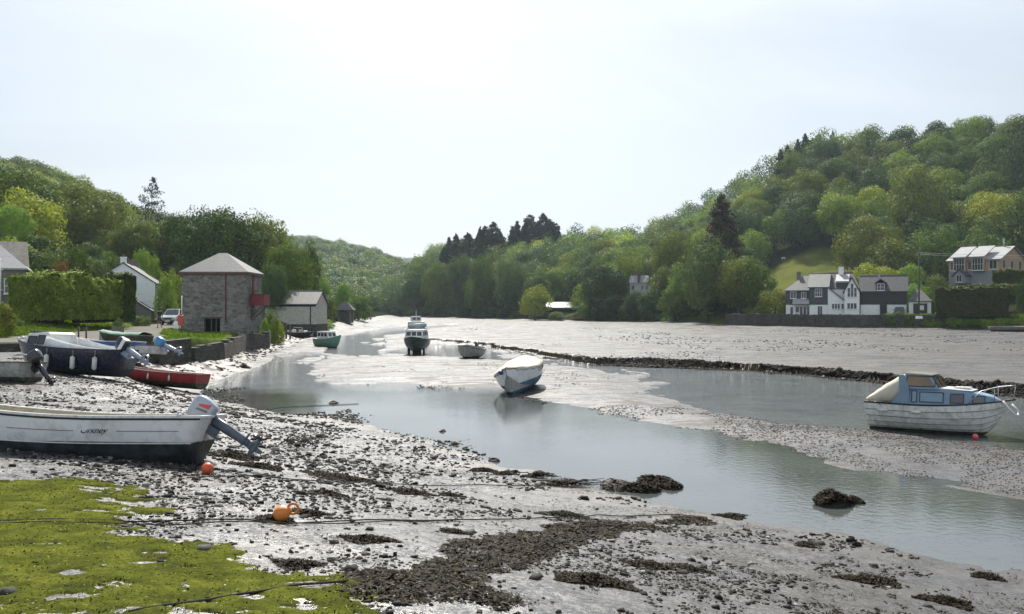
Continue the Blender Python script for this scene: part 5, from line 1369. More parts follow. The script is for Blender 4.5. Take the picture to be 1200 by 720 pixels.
    MB().box(-3.2, -2.3, -.06, -.003, -.5, 1.7).build('door', brown, o)
    sc_ = empty('scaffolding', (o.location.x-1.2, o.location.y-1.5, o.location.z)); tag(sc_, 'white tube scaffolding standing against the grey stone house', 'scaffold')
    for xx, zt in ((0, 4.6), (.0-1.6, 5.5), (-3.4, 5.3)): MB().tube([(xx, 0, -.6), (xx, 0, zt)], .035, 6).build('upright', whp, sc_)
    for zz in (.2, 1.9, 3.6, 4.4): MB().tube([(.2, 0, zz), (-4.5, 0, zz)], .03, 6).build('ledger', whp, sc_)
    MB().tube([(0, -.05, 3.6), (-1.6, -.05, 1.9)], .03, 6).tube([(0, -.05, 1.4), (-1.6, -.05, -.2)], .03, 6).tube([(-1.6, -.05, 1.2), (-.2, -.05, -.2)], .03, 6).build('brace', whp, sc_)
    stonewall('garden_wall', [(-45, 66), (-39.2, 68)], 2.5, 4.15, .4, mat('old_whitewash', (.36,.37,.37), .9, .2, 2, .3, dirt=(.15,.15,.13)), 'short whitewashed garden wall at the start of the long hedge')

    # ---- slate roofed house on the right bank
    s = .16
    def U(px): return (px-921)*s
    def Hh(py): return (369-py)*s
    o = frame(921, 369, 160, 'large white house with slate hung upper storeys and slate roofs behind the sea wall', 'house', 'riverside_house', -24.5); o.scale = (.885, 1, .98)
    zl = 1.9
    wallbox(o, wh, 0, 4.8, 0, 7, -.6, zl); wallbox(o, slatew, -.04, 4.8, -.04, 7.04, zl, 4.72, 'slate_hanging')
    wallbox(o, wh, 4.8, 8.4, -.9, 7, -.6, zl); wallbox(o, slatew, 4.76, 8.44, -.95, 7.04, zl, 5.25, 'slate_hanging')
    roof_x(o, slate, -.04, 5.2, 0, 7.04, 4.72, 7.35, .3, 3.2, 0); rf = roof_x(o, slate, 4.76, 8.44, -.9, 7.04, 5.25, 7.75, .3, 0, 0, ridge=slate)
    roof_x(o, slated, 8.3, 14.2, .2, 7.0, 5.0, 7.9, .25, 0, 1.2, ridge=mat('ridge_red', (.28,.09,.05), .8))
    wallbox(o, wh, 8.4, 14.2, .1, 7, -.6, 5.0)
    chimney(rf, 2.2, 3.6, 6.6, 8.15, rubs, .42, 2); chimney(rf, 10.7, 3.4, 7.4, 9.1, wh, .5, 2)
    win(o, .9, 2.1, 3.1, 4.4, -.04, whp, gl, 1, 0); win(o, 3.1, 4.1, 3.1, 4.3, -.04, whp, gl, 1, 0); win(o, 5.9, 7.3, 3.4, 4.9, -.95, whp, gl, 2, 1)
    win(o, .85, 1.5, -.1, 1.5, 0, whp, gl, 0, 0, name='french_door'); win(o, 1.9, 2.7, .4, 1.6, 0, whp, gl, 0)
    for k in range(3): win(o, 2.75+k*.72, 3.42+k*.72, -.3, 1.6, -.0, whp, gl, 0, 0, .08, name='french_door')
    win(o, 6.4, 7.4, -.3, 1.7, -.9, whp, gl, 1, 0, .08, name='french_door')
    MB().hexa([(1.5,-1.3,1.95), (4.78,-1.3,1.95), (4.78,-.05,2.9), (1.5,-.05,2.9)], [(1.45,-1.35,2.07), (4.78,-1.35,2.07), (4.78,-.045,3.05), (1.45,-.045,3.05)]).build('veranda_roof', lead, o)
    # catslide with white wall
    b = MB().prism([(8.44, -.6), (11.7, -.6), (11.7, 2.7), (8.44, 5.2)], -1.0, .1); b.build('catslide_wall', wh, o)
    MB().slab([(8.4,-1.25,5.25), (11.95,-1.25,2.53), (11.95,.3,2.53), (8.4,.3,5.25)][::-1], .14).build('catslide_roof', slated, o)
    for k in range(3): win(o, 9.2+k*.55, 9.7+k*.55, 1.1, 2.1, -1.0, whp, gl, 0, 0, .05)
    win(o, 11.0, 11.6, 1.1, 2.1, -1.0, whp, gl, 0, 0, .05)
    # flat topped dormer
    MB().box(9.9, 12.3, .2, 3.0, 5.2, 6.3).build('dormer', slatew, o); MB().hexa([(9.8,.1,6.0), (12.4,.1,6.0), (12.4,3.0,7.5), (9.8,3.0,7.5)], [(9.8,.05,6.12), (12.4,.05,6.12), (12.4,3.0,7.65), (9.8,3.0,7.65)]).build('dormer_roof', lead, o)
    # tall glazed gable
    gable_y(o, wh, 11.7, 14.5, -1.9, 3.5, -.6, 4.3, 6.75, 'gable_wall'); roof_y(o, slated, 11.7, 14.5, -1.85, 4.0, 4.3, 6.75, .2)
    MB().slab([(11.45,-2.05,3.9), (13.1,-2.05,6.8), (13.1,-2.05,7.05), (11.3,-2.05,4.0)], .06).slab([(13.1,-2.05,6.8), (14.75,-2.05,3.9), (14.9,-2.05,4.0), (13.1,-2.05,7.05)], .06).build('bargeboard', blk, o)
    for k in range(3): win(o, 12.25+k*.62, 12.8+k*.62, 3.3, [5.0, 5.8, 5.0][k], -1.9, whp, gl, 0, 1, .05)
    for k in range(3): win(o, 12.2+k*.62, 12.78+k*.62, 1.1, 2.2, -1.9, whp, gl, 0, 0, .05)
    # right wing
    gable_x(o, wh, 14.5, 23.2, 0, 6, -.6, 4.5, 7.2); roof_x(o, slated, 14.6, 23.2, 0, 6, 4.5, 7.25, .3, 0, 0, ridge=slate)
    wallbox(o, slateb, 14.6, 23.25, -.06, -.003, zl, 4.5, 'slate_hanging'); wallbox(o, slateb, 18.3, 19.6, -.2, -.06, -.5, zl-.003, 'slate_buttress')
    MB().box(14.52, 14.64, -.12, -.004, -.4, 4.4).build('downpipe', blk, o)
    MB().box(17.5, 19.4, -.1, 2.2, 4.45, 5.9).build('dormer', slatew, o); MB().prism([(17.35, 5.8), (18.45, 6.5), (19.55, 5.8), (19.55, 5.93), (18.45, 6.65), (17.35, 5.93)], -.3, 2.6).build('dormer_roof', slated, o)
    win(o, 17.75, 19.15, 4.5, 5.75, -.1, whp, gl, 1, 1); MB().box(17.9, 18.3, 1.4, 2.0, 6.4, 7.5).build('roof_vent', lead, o)
    # garage
    wallbox(o, wh, 23.6, 27.6, -1.2, 3.8, -.6, 2.6, 'garage_wall'); roof_x(o, slated, 23.6, 27.6, -1.2, 3.8, 2.6, 4.5, .25, 1.2, 1.9, name='garage_roof')
    MB().box(24.4, 26.9, -1.26, -1.203, -.5, 2.1).build('garage_door', brown, o); MB().box(25.3, 26.3, -1.32, -1.263, .9, 1.75).build('door_panel', whp, o)
    wx = Matrix.LocRotScale(o.location, o.rotation_euler, o.scale) @ Vector((21.9, -2.6, 0))
    car('estate_car', (wx.x, wx.y, o.location.z-.15), -24.5+90, mat('car_black', (.012,.012,.014), .15, .1, coat=1), 'black estate car parked end on to the hipped garage')
    tree_px('bush', 912+182, 150, 8, 352, 'dark', 'small dark shrub at the corner of the hipped garage', cat='bush')
    # sea wall and shore
    stonewall('sea_wall', [(42.0,167), (43.6,162.2), (46.5,158.2), (53.7,150.8), (61.5,147.4), (69.5,144.2), (73.5,141.2)], -.5, 2.62, .55, rubd, 'long dark stone sea wall below the large white house', coping=rubd)

    # ---- timber house up the slope
    o = frame(1112, 333, 190, 'timber clad house with several pale metal roof slopes above the clipped hedge', 'house', 'timber_house', -52)
    L_, Dp = 10.6, 13.0
    gable_x(o, timber, 0, L_, 0, Dp, 2.6, 5.2, 8.0, 'timber_wall'); wallbox(o, greyr, -.05, L_+.05, -.05, Dp+.05, -4, 2.6, 'lower_wall')
    rf = roof_x(o, metroof, 0, L_, 0, Dp, 5.2, 8.0, .5)
    for k, (a, b) in enumerate(((1.3, 3.9), (5.2, 7.8))):
        MB().box(a, b, -.9, 3.0, 2.6, 6.0).build('bay', timber, o)
        MB().hexa([(a-.5,-1.4,5.6), (b+.3,-1.4,5.6), (b+.3,4.0,8.1), (a-.5,4.0,8.1)], [(a-.5,-1.45,5.78), (b+.3,-1.45,5.78), (b+.3,4.0,8.3), (a-.5,4.0,8.3)]).build('bay_roof', metroof, o)
        win(o, a+.15, b-.15, 2.8, 5.5, -.9, whp, gl, 3, 1)
    win(o, .3, 1.1, 3.0, 4.9, 0, whp, gl, 1); win(o, 4.1, 5.0, 3.0, 4.9, 0, whp, gl, 1); win(o, 8.5, 10.1, 3.0, 4.9, 0, whp, gl, 1)
    for yy in (1.2, 5.2, 9.4): winx(o, yy, yy+1.6, 3.1, 5.0, L_, whp, gl, 1)
    MB().prism([(2.0, 0), (4.6, 0), (4.6, 1.6), (3.3, 2.9), (2.0, 1.6)], -2.4, -.06).build('porch', greyr, o)
    MB().prism([(1.7, 1.45), (3.3, 3.05), (4.9, 1.45), (4.9, 1.62), (3.3, 3.25), (1.7, 1.62)], -2.7, -.07).build('porch_roof', slated, o)
    win(o, 2.7, 3.9, .3, 1.9, -2.4, whp, gl, 1)
    MB().tube([(8.8, 6.5, 7.8), (8.8, 6.5, 9.6)], .16, 8).tube([(8.8, 6.5, 9.55), (8.8, 6.5, 9.8)], .24, 8).build('flue', alu, rf); chimney(rf, .8, 4.6, 7.3, 8.9, rubs, .35, 2)
    # little roof beyond
    o = frame(1070, 306, 205, 'small far house of which only the pale roof slope shows above the bushes', 'house', 'hillside_cottage', -20)
    gable_x(o, greyr, -3, 3, 0, 5, -5, .2, 2.0); rf = roof_x(o, metroof, -3, 3, 0, 5, .2, 2.2, .2); chimney(rf, -1.2, 2.5, 1.8, 3.2, rubs, .3, 2)
    # pale cottage and boathouse across the river
    o = frame(738, 339, 236, 'pale cottage with banded slate roof half hidden by the tall shore trees', 'cottage', 'pale_cottage', -14)
    gable_x(o, mat('render_pale', (.50,.50,.48), .8), 0, 8.5, 0, 5.5, -5, 1.7, 3.6); rf = roof_x(o, metroof, 0, 8.5, 0, 5.5, 1.7, 3.7, .2)
    MB().box(2.2, 2.7, -.25, 2.9, 1.75, 3.95).box(5.2, 5.7, -.25, 2.9, 1.75, 3.95).xform(Matrix.Identity(4)).build('parapet', slated, rf); chimney(rf, 2.4, 2.8, 3.4, 4.9, rubs, .3, 2)
    for xx in (.4, 3.0, 4.2, 6.3): win(o, xx, xx+.9, -.3, 1.1, 0, whp, gl, 1)
    o = frame(641, 367, 243, 'long low boathouse with pale roof at the far shore', 'boathouse', 'boathouse', -8)
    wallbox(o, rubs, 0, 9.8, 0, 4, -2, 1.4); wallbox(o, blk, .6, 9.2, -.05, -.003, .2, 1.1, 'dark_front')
    MB().hexa([(-.6,-.8,1.4), (10.4,-.8,1.4), (10.4,4.6,2.9), (-.6,4.6,2.9)], [(-.6,-.8,1.6), (10.4,-.8,1.6), (10.4,4.6,3.15), (-.6,4.6,3.15)]).build('roof', mat('roof_pale', (.40,.39,.36), .6, .15, 2), o)
    # pavilion
    o = frame(403, 373, 178, 'small stone pavilion with hipped slate roof in the trees past the shed', 'shelter', 'stone_pavilion', 0)
    for xx in (-1.4, 1.0): MB().box(xx, xx+.45, 0, .45, -1.0, 1.9).build('pillar', rubs, o)
    wallbox(o, rubs, -1.5, 1.6, 2.0, 2.4, -1, 1.9, 'back_wall'); roof_x(o, slated, -1.6, 1.7, -.1, 2.6, 1.9, 3.3, .3, 1.3, 1.3)

    # ---- hedges
    def W(px, D): return ((px-600)/F*D, D)
    hedge('clipped_hedge', [W(26, 64), W(80, 68), W(128, 72)], 2.6, 3.25, zpix(373, 68)-.1, (.14,.195,.038), 'long clipped leafy hedge along the road with sunlit top', 34000, .12, .35)
    hedge('cypress_hedge', [W(130, 72.5), W(146, 74)], 2.2, 3.9, zpix(375, 74)-.15, (.055,.090,.026), 'dark block of cypress hedge closing the end of the long clipped one', 14000, .13, .25)
    hedge('dark_hedge', [W(1097, 143), W(1181, 138)], 2.6, 4.4, 2.5, (.050,.058,.026), 'tall dark square clipped hedge above the grass bank', 16000, .2, .22)
    hedge('hillside_hedge', [W(1085, 172), W(1120, 168), W(1160, 160), W(1215, 152)], 1.6, 1.9, 6.1, (.075,.10,.024), 'long light green hedge below the timber house', 9000, .2, .3)
    hedge('hillside_hedge', [W(1165, 166), W(1230, 160)], 1.6, 3.5, 7.6, (.055,.08,.022), 'green hedge rising at the gable end of the timber house', 8000, .2, .35)
    hedge('shore_hedge', [W(694, 224), W(745, 217), W(790, 208)], 3.0, 4.4, 1.4, (.028,.040,.018), 'long dark hedge on the far shore below the pale cottage', 12000, .25, .5)
    stonewall('garden_wall', [W(1180, 141), W(1215, 138)], 1.5, 3.3, .5, rubd, 'low dark garden wall between the clipped hedge and the barge')

    # ---- poles, posts, signs
    x, y, _ = at(1077, 141); o = empty('utility_pole', (x, y, 2.3)); tag(o, 'tall wooden utility pole in front of the hipped garage', 'pole')
    MB().tube([(0,0,-.5), (0,0,5), (0,0,11.0)], [.15,.13,.10], 8).build('pole', pole_m, o); MB().box(-.5, .5, -.06, .06, 10.4, 10.5).build('crossarm', pole_m, o)
    MB().tube([(.15, 0, 10.9), (.35, 0, 11.3), (.1, 0, 11.5)], .07, 6).build('insulator', mat('ceramic', (.2,.18,.17), .4), o)
    sg = MB().box(-.35, .35, -.5, .5, -.2, .25); sg.build('plinth', whp, o)
    w = MB(); A = Vector((x, y, 13.0)); 
    for dz, tx in ((0, (110, 128, 12.4)), (-.25, (110, 128, 11.9))):
        B_ = Vector(tx); w.tube([A+Vector((0, 0, dz))+(B_-A)*f+Vector((0, 0, -2.4*f*(1-f))) for f in [i/12 for i in range(13)]], .02, 4)
    ww = w.build('overhead_wire', mat('wire_grey', (.35,.35,.35), .6)); tag(ww, 'pair of overhead wires running from the utility pole past the timber house', 'wire')
    x, y, z = at(213, 57); o = empty('lifebuoy_post', (x, y, z)); tag(o, 'slim white topped pole with red lifebuoy housing by the warehouse corner', 'safety post')
    MB().tube([(0,0,-.2), (0,0,1.5)], .045, 7).build('lower_pole', pole_m, o); MB().tube([(0,0,1.5), (0,0,2.75)], .035, 7).build('upper_pole', whp, o)
    MB().box(-.22, .12, -.14, -.04, .75, 1.45).build('buoy_housing', mat('safety_red', (.45,.06,.03), .5), o, bevel=.04)
    x, y, z = at(207.5, 70); o = empty('notice_board', (x, y, z), R(-8)); tag(o, 'white sandwich board standing on the road by the warehouse', 'sign')
    MB().slab([(-.25,-.16,0), (.25,-.16,0), (.25,-.02,.75), (-.25,-.02,.75)], .02).build('front_board', whp, o); MB().slab([(.25,.16,0), (-.25,.16,0), (-.25,.02,.75), (.25,.02,.75)], .02).build('back_board', whp, o)
    for i, (px, D, h) in enumerate(((41, 47, .6), (92, 48, .75), (101, 48.5, .7))):
        x, y, z = at(px, D); b = MB().tube([(0,0,-.2), (0,0,h)], [.05,.045], 7); oo = b.build('wooden_post', pole_m, None, loc=(x, y, z)); tag(oo, 'short dark wooden post on the quay edge behind the moored dinghies', 'post', 'posts on the quay edge')
    for i, (px, h) in enumerate(((332, 2.0), (335.5, 2.1), (340, 1.9))):
        x, y, z = at(px, 96); b = MB().tube([(0,0,-.8), (0,0,h)], [.11,.09], 7); oo = b.build('mooring_post', pole_m, None, loc=(x, y, z-.3)); tag(oo, 'dark upright mooring post on the bank before the shed', 'post', 'three mooring posts by the shed')
    # bench and litter-bin like shape by the hedge foot
    x, y, z = at(138, 62); o = empty('stone_cairn', (x, y, z)); tag(o, 'small grey planter with a plant at the roadside below the cypress block', 'planter')
    MB().box(-.35, .35, -.25, .25, 0, .45).build('trough', rubs, o, bevel=.03); f = link('foliage', PROTO['fuzz'][0], o); f.scale = (.8, .8, .7); f.location = (0, 0, .35); f.color = (*GRN['grey'], 1)
    # quay wall along the road edge
    stonewall('quay_wall', [(-60,40.75), (-28,43.75), (-19.3,46.2), (-19.0,50)], .6, 2.06, .5, rubd, 'low dark stone quay wall behind the beached dinghies', coping=None)
    stonewall('quay_wall', [(-18.9,50.3), (-19.1,56), (-20.3,62), (-22.2,71), (-22.4,78), (-24.4,86)], .2, 1.62, .5, rubd, 'weedy dark footing wall curving from the quay to below the warehouse', step=1.0, jit=.14)
    # vehicle and walker on the road
    x, y, z = at(204.5, 90); car('silver_suv', (x, y, z+.02), -90+4, mat('car_silver', (.42,.44,.45), .25, .05, metal=.5, coat=1), 'silver off-road car parked facing out beside the warehouse')
    person()
    # white post box like pieces near the scaffold, bushes by the road
    for (px, D, w, top, tint, lab) in ((2, 52, 34, 350, 'olive', 'big olive shrub at the roadside before the stone house'), (16, 60, 22, 372, 'mid', 'low shrub on the verge below the whitewashed wall'), (166, 84, 22, 368, 'mid', 'low plants at the foot of the white gable'), (197, 92, 8, 356, 'deep', 'small dark cone shaped shrub by the cottage doors'),
                                       (319, 84, 16, 357, 'olive', 'rounded bush growing by the warehouse side'), (309, 79, 14, 372, 'bright', 'bright weeds on the bank beside the warehouse'), (325, 86, 18, 374, 'yellow', 'yellow green weeds on top of the bank by the mooring posts'),
                                       (294, 74, 10, 383, 'mid', 'ivy on the bank under the red gallery'),(380, 132, 26, 373, 'bright', 'bright grassy mound past the shed end'),(300, 76, 14, 378, 'bright', 'nettles on the bank edge between ivy and weeds'),(402, 190, 26, 374, 'mid', 'low bank plants beneath the stone pavilion')):
        tree_px('bush', px, D, w, top, tint, lab, cat='bush', trunk=False)
    rg = np.random.default_rng(15)
    for k in range(26):          # scrubby bank by the garage and the far shore edge
        px = 1036+k*7.2+rg.uniform(-2, 2); D = float(pinch(RT, px, 1))-.4+rg.uniform(-.2, 1.6); x, y, z = at(px, D)
        tree('bush', x, y, .7, rg.uniform(1.8, 3.0), rg.uniform(1.5, 2.0)+(.9 if px < 1066 else 0), (.09,.15,.028) if px < 1066 else rg.choice(['lime', 'yellow', 'bright']), 'clump of weeds on the bank below the dark square hedge', cat='bush', group='weed clumps on the bank', trunk=False, name='weed_clump')
    for k in range(34):
        px = 648+k*6.4+rg.uniform(-2, 2); D = float(pinch(RT, px, 1))+rg.uniform(-.3, 1.8); x, y, z = at(px, D)
        tree('bush', x, y, .4, rg.uniform(2.4, 4.0), rg.uniform(1.4, 2.2) if px < 695 else rg.uniform(2.0, 3.2), rg.choice(['mid', 'dark', 'olive', 'bright']), 'low scrub bush along the far shore', cat='bush', group='scrub along the far shore', trunk=False, name='shore_scrub')
    for k in range(22):
        px = 470+k*8+rg.uniform(-2, 2); D = float(pinch(RT, px, 1))+rg.uniform(0, 2.5); x, y, z = at(px, D)
        tree('bush', x, y, .3, rg.uniform(4, 7), rg.uniform(3, 5), rg.choice(['mid', 'dark', 'grey']), 'dark bush overhanging the mud at the river bend', cat='bush', group='bushes overhanging the river bend', trunk=False)
    # grass of the banks
    grass_tufts()
    sheep((884, 289, 244), 'white sheep grazing at the top of the grass field'); sheep((918, 280, 250), 'small white sheep under the trees at the upper field edge')

def sheep(p, lab):
    px, py, D = p; x, y, z = at(px, D); b = MB()
    b.loft([[Vector((xx, r*math.cos(a), .62+r*.8*math.sin(a))) for a in [2*math.pi*k/10 for k in range(10)]] for xx, r in ((-.55, .1), (-.45, .26), (-.2, .33), (.15, .33), (.42, .25), (.55, .12))], 0, True, True)
    b.loft([[Vector((.5+xx, r*math.cos(a), .62-xx*.9+r*math.sin(a))) for a in [2*math.pi*k/8 for k in range(8)]] for xx, r in ((0, .13), (.15, .12), (.32, .06))], 0, True, True)
    for sx in (-.38, .34):
        for sy in (-.14, .14): b.tube([(sx, sy, .45), (sx+.02, sy, 0)], [.07, .04], 6)
    o = b.build('sheep', mat('fleece', (.6,.57,.5), .95, .1, 8), None, loc=(x, y, z)); tag(o, lab, 'sheep')

def car(name, loc, rz, paint, label):
    o = empty(name, loc, R(rz)); tag(o, label, 'car')
    gl = glass_mat('car_glass', (.02,.025,.03), .03); tyre = mat('tyre', (.015,.015,.015), .85); rim = mat('alloy', (.4,.4,.42), .3, metal=.8); tr = mat('trim_black', (.02,.02,.02), .5)
    L = 4.5
    st = [(-2.2, .62, .45, .95), (-2.1, .86, .32, 1.05), (-1.2, .90, .28, 1.06), (.9, .90, .28, 1.02), (1.6, .88, .30, .98), (2.1, .84, .34, .88), (2.24, .68, .42, .74)]
    b = MB(); b.loft([[Vector((x, w*sx*k, z)) for sx, k, z in ((-1,.9,z0), (-1,1,z0+.18), (-1,1,(z0+z1)/2), (-1,.93,z1), (1,.93,z1), (1,1,(z0+z1)/2), (1,1,z0+.18), (1,.9,z0))] for x, w, z0, z1 in st], 0, True, False)
    b.build('body', paint, o, bevel=.04)
    bt = [Vector((-2.05,-.82,1.0)), Vector((1.15,-.82,1.0)), Vector((1.15,.82,1.0)), Vector((-2.05,.82,1.0))]; tp = [Vector((-1.85,-.64,1.62)), Vector((.35,-.64,1.66)), Vector((.35,.64,1.66)), Vector((-1.85,.64,1.62))]
    MB().hexa(bt, tp).build('cabin', paint, o, bevel=.04)
    def gp(q, u0, u1, v0, v1, nm):
        c, n = panel_on(q, u0, u1, v0, v1, .008); MB().slab(c, .012).build(nm, gl, o)
    gp([bt[1], bt[2], tp[2], tp[1]], .06, .94, .10, .92, 'windscreen'); gp([bt[3], bt[0], tp[0], tp[3]], .08, .92, .2, .9, 'rear_window')
    for q in ([bt[0], bt[1], tp[1], tp[0]], [bt[2], bt[3], tp[3], tp[2]]):
        gp(q, .06, .30, .15, .88, 'side_window'); gp(q, .33, .62, .15, .88, 'side_window'); gp(q, .65, .90, .15, .88, 'side_window')
    for x in (-1.4, 1.4):
        for s in (-1, 1):
            w = MB().tube([(x, s*.70, .36), (x, s*.93, .36)], .36, 16, smooth=False).build('wheel', tyre, o); MB().tube([(x, s*.90, .36), (x, s*.94, .36)], .2, 10, smooth=False).build('rim', rim, w)
    for s in (-1, 1):
        MB().box(2.10, 2.21, s*.62-.16, s*.62+.16, .66, .84).build('headlight', mat('lamp_glass', (.7,.72,.74), .1), o, bevel=.02)
        MB().box(1.0, 1.18, s*.98-.09, s*.98+.09, 1.02, 1.18).build('wing_mirror', tr, o, bevel=.03)
        MB().box(-2.2, -2.12, s*.74-.08, s*.74+.08, .8, 1.0).build('tail_light', mat('lamp_red', (.3,.02,.02), .2), o)
    MB().box(2.2, 2.26, -.42, .42, .58, .76).build('grille', tr, o); MB().box(2.2, 2.29, -.72, .72, .34, .5).build('bumper', tr, o, bevel=.03); MB().box(2.285, 2.30, -.26, .26, .38, .47).build('number_plate', mat('plate_white', (.7,.7,.66), .5), o)
    return o

def person():
    x, y, z = at(187, 78); o = empty('person', (x, y, z), R(8)); tag(o, 'person in dark top and shorts walking up the road away from the quay', 'person')
    skin = mat('skin', (.28,.17,.13), .6, .05); top = mat('top_navy', (.02,.022,.035), .85); sh = mat('shorts_dark', (.035,.033,.035), .85); hair = mat('hair', (.03,.022,.015), .8)
    def grow(name, pts, edges, rad, m, parent):
        me = bpy.data.meshes.new(name); me.from_pydata(pts, edges, []); me.materials.append(m); ob = link(name, me, parent)
        sk = ob.modifiers.new('skin', 'SKIN'); sk.use_smooth_shade = True
        for i, r in enumerate(rad): me.skin_vertices[0].data[i].radius = (r[0], r[1]) if isinstance(r, tuple) else (r, r)
        me.skin_vertices[0].data[0].use_root = True
        sb = ob.modifiers.new('sub', 'SUBSURF'); sb.levels = 1; sb.render_levels = 2; return ob
    # walking away (+y): one leg ahead, the other pushing off; arms swinging
    P_ = [(0,0,.94), (0,.01,1.12), (0,.015,1.34), (0,.0,1.46), (0,.02,1.55), (0,.03,1.66), (0,.03,1.74),
          (.09,0,.90), (.10,.16,.50), (.10,.20,.09), (.10,.32,.03), (-.09,0,.90), (-.10,.03,.50), (-.10,-.26,.14), (-.10,-.20,.03),
          (.17,0,1.41), (.23,-.06,1.13), (.25,.06,.90), (.26,.10,.82), (-.17,0,1.41), (-.23,.06,1.13), (-.25,.20,.93), (-.26,.24,.86)]
    E = [(0,1),(1,2),(2,3),(3,4),(4,5),(5,6),(0,7),(7,8),(8,9),(9,10),(0,11),(11,12),(12,13),(13,14),(2,15),(15,16),(16,17),(17,18),(2,19),(19,20),(20,21),(21,22)]
    Rr = [(.13,.10), (.13,.095), (.15,.10), .06, .055, .085, .06, .085, .06, .04, .035, .085, .06, .04, .035, .055, .04, .032, .03, .055, .04, .032, .03]
    grow('body', P_, E, Rr, skin, o)
    grow('top', [(0,0,.95), (0,.01,1.14), (0,.015,1.34), (0,.0,1.44), (.17,0,1.41), (.215,-.05,1.2), (-.17,0,1.41), (-.215,.05,1.2)], [(0,1),(1,2),(2,3),(2,4),(4,5),(2,6),(6,7)], [(.155,.12), (.15,.115), (.175,.12), .07, .075, .06, .075, .06], top, o)
    grow('shorts', [(0,0,.98), (0,0,.90), (.09,.01,.84), (.10,.12,.56), (-.09,.0,.84), (-.10,.03,.56)], [(0,1),(1,2),(2,3),(1,4),(4,5)], [(.15,.115), (.15,.12), .10, .085, .10, .085], sh, o)
    MB().ball((0, .015, 1.685), .098, 10, 0, (.95, 1.05, 1.1)).build('hair', hair, o)
    for s, yy in ((1, .26), (-1, -.22)): MB().box(s*.10-.05, s*.10+.05, yy-.11, yy+.13, .0, .07).build('shoe', hair, o, bevel=.02)

def grass_tufts():
    rg = np.random.default_rng(21); C = []
    for (p0, p1, y0, y1, n) in ((-60, 150, 50, 68, 16000), (-60, 180, 66, 78, 7000)):
        px = rg.uniform(p0, p1, n); D = rg.uniform(y0, y1, n); x = (px-600)/F*D; k = (roadmask(x, D) < -.25) & behind_road(x, D); C.append(np.stack([x[k], D[k]], 1))
    n = 9000; x = rg.uniform(-29, -18.8, n); D = rg.uniform(44.5, 71, n); k = (roadmask(x, D) < -.1) & (sdist(LANDL, x, D) > .5); C.append(np.stack([x[k], D[k]], 1))
    n = 9000; px = rg.uniform(1045, 1240, n); D = rg.uniform(126, 147, n); x = (px-600)/F*D; k = sdist(LANDR, x, D) > .5; C.append(np.stack([x[k], D[k]], 1))
    C = np.concatenate(C); z = height(C[:, 0], C[:, 1]); s = np.where(C[:, 1] > 100, .22, .10)*rg.uniform(.6, 1.5, len(C))
    a = rg.uniform(0, 6.28, len(C)); ux, uy = np.cos(a), np.sin(a); lx, ly = rg.normal(size=len(C))*.5*s, rg.normal(size=len(C))*.5*s
    V = np.stack([np.stack([C[:, 0]-ux*s*.5, C[:, 1]-uy*s*.5, z-.03], 1), np.stack([C[:, 0]+ux*s*.5, C[:, 1]+uy*s*.5, z-.03], 1),
                  np.stack([C[:, 0]+ux*s*.35+lx, C[:, 1]+uy*s*.35+ly, z+s*1.3], 1), np.stack([C[:, 0]-ux*s*.3+lx, C[:, 1]-uy*s*.3+ly, z+s*1.6], 1)], 1).reshape(-1, 3)
    o = link('grass', np_mesh('grass', V, np.arange(len(V)).reshape(-1, 4), [_M['leaves']])); o.color = (.105, .155, .030, 1); tag(o, kind='stuff')
# ------------------------------------------------------------------ foreshore
def scatter(name, x, y, s, col_m, rg, flat=.5, sink=.3, zoff=0.0, kind='stuff', tilt=.5):
    """many six sided lumps resting on the ground"""
    n = len(x); z = height(x, y)+zoff
    base = np.array([(-1,-1,-1),(1,-1,-1),(1,1,-1),(-1,1,-1),(-.7,-.7,1),(.7,-.7,1),(.7,.7,1),(-.7,.7,1)], float)
    V = base[None]*(1+.28*rg.normal(size=(n, 8, 3))); V *= np.stack([s, s*rg.uniform(.45, 1, n), s*flat*rg.uniform(.5, 1.2, n)], 1)[:, None, :]
    a = rg.uniform(0, 6.28, n); tl = rg.normal(size=n)*tilt*.4
    c, sn = np.cos(a)[:, None], np.sin(a)[:, None]; ct, st_ = np.cos(tl)[:, None], np.sin(tl)[:, None]
    X, Y, Zz = V[..., 0], V[..., 1], V[..., 2]; X, Zz = X*ct-Zz*st_, X*st_+Zz*ct; X, Y = X*c-Y*sn, X*sn+Y*c
    V = np.stack([X+x[:, None], Y+y[:, None], Zz+(z+s*flat*(1-sink))[:, None]], -1).reshape(-1, 3)
    f = np.array([(3,2,1,0),(4,5,6,7),(0,1,5,4),(1,2,6,5),(2,3,7,6),(3,0,4,7)]); Fq = (np.arange(n)[:, None, None]*8+f[None]).reshape(-1, 4)
    o = link(name, np_mesh(name, V, Fq, [col_m]))
    if kind: tag(o, kind=kind)
    return o
def blades(x, y, z, s, rg, up=.5, asp=.3):
    """curling strap-like weed: small tilted quads"""
    n = len(x); a = rg.uniform(0, 6.28, n); e = rg.normal(size=n)*.5*up+up*.35
    d = np.stack([np.cos(a)*np.cos(e), np.sin(a)*np.cos(e), np.sin(e)], 1)*s[:, None]; b = np.stack([-np.sin(a), np.cos(a), rg.normal(size=n)*.4], 1)*(s*asp*rg.uniform(.5, 1.3, n))[:, None]
    c = np.stack([x, y, z], 1)
    return np.stack([c-d-b*.6, c-d+b*.6, c+d*.6+b, c+d-b*.3+np.array([0,0,1])*s[:, None]*.15], 1).reshape(-1, 3)
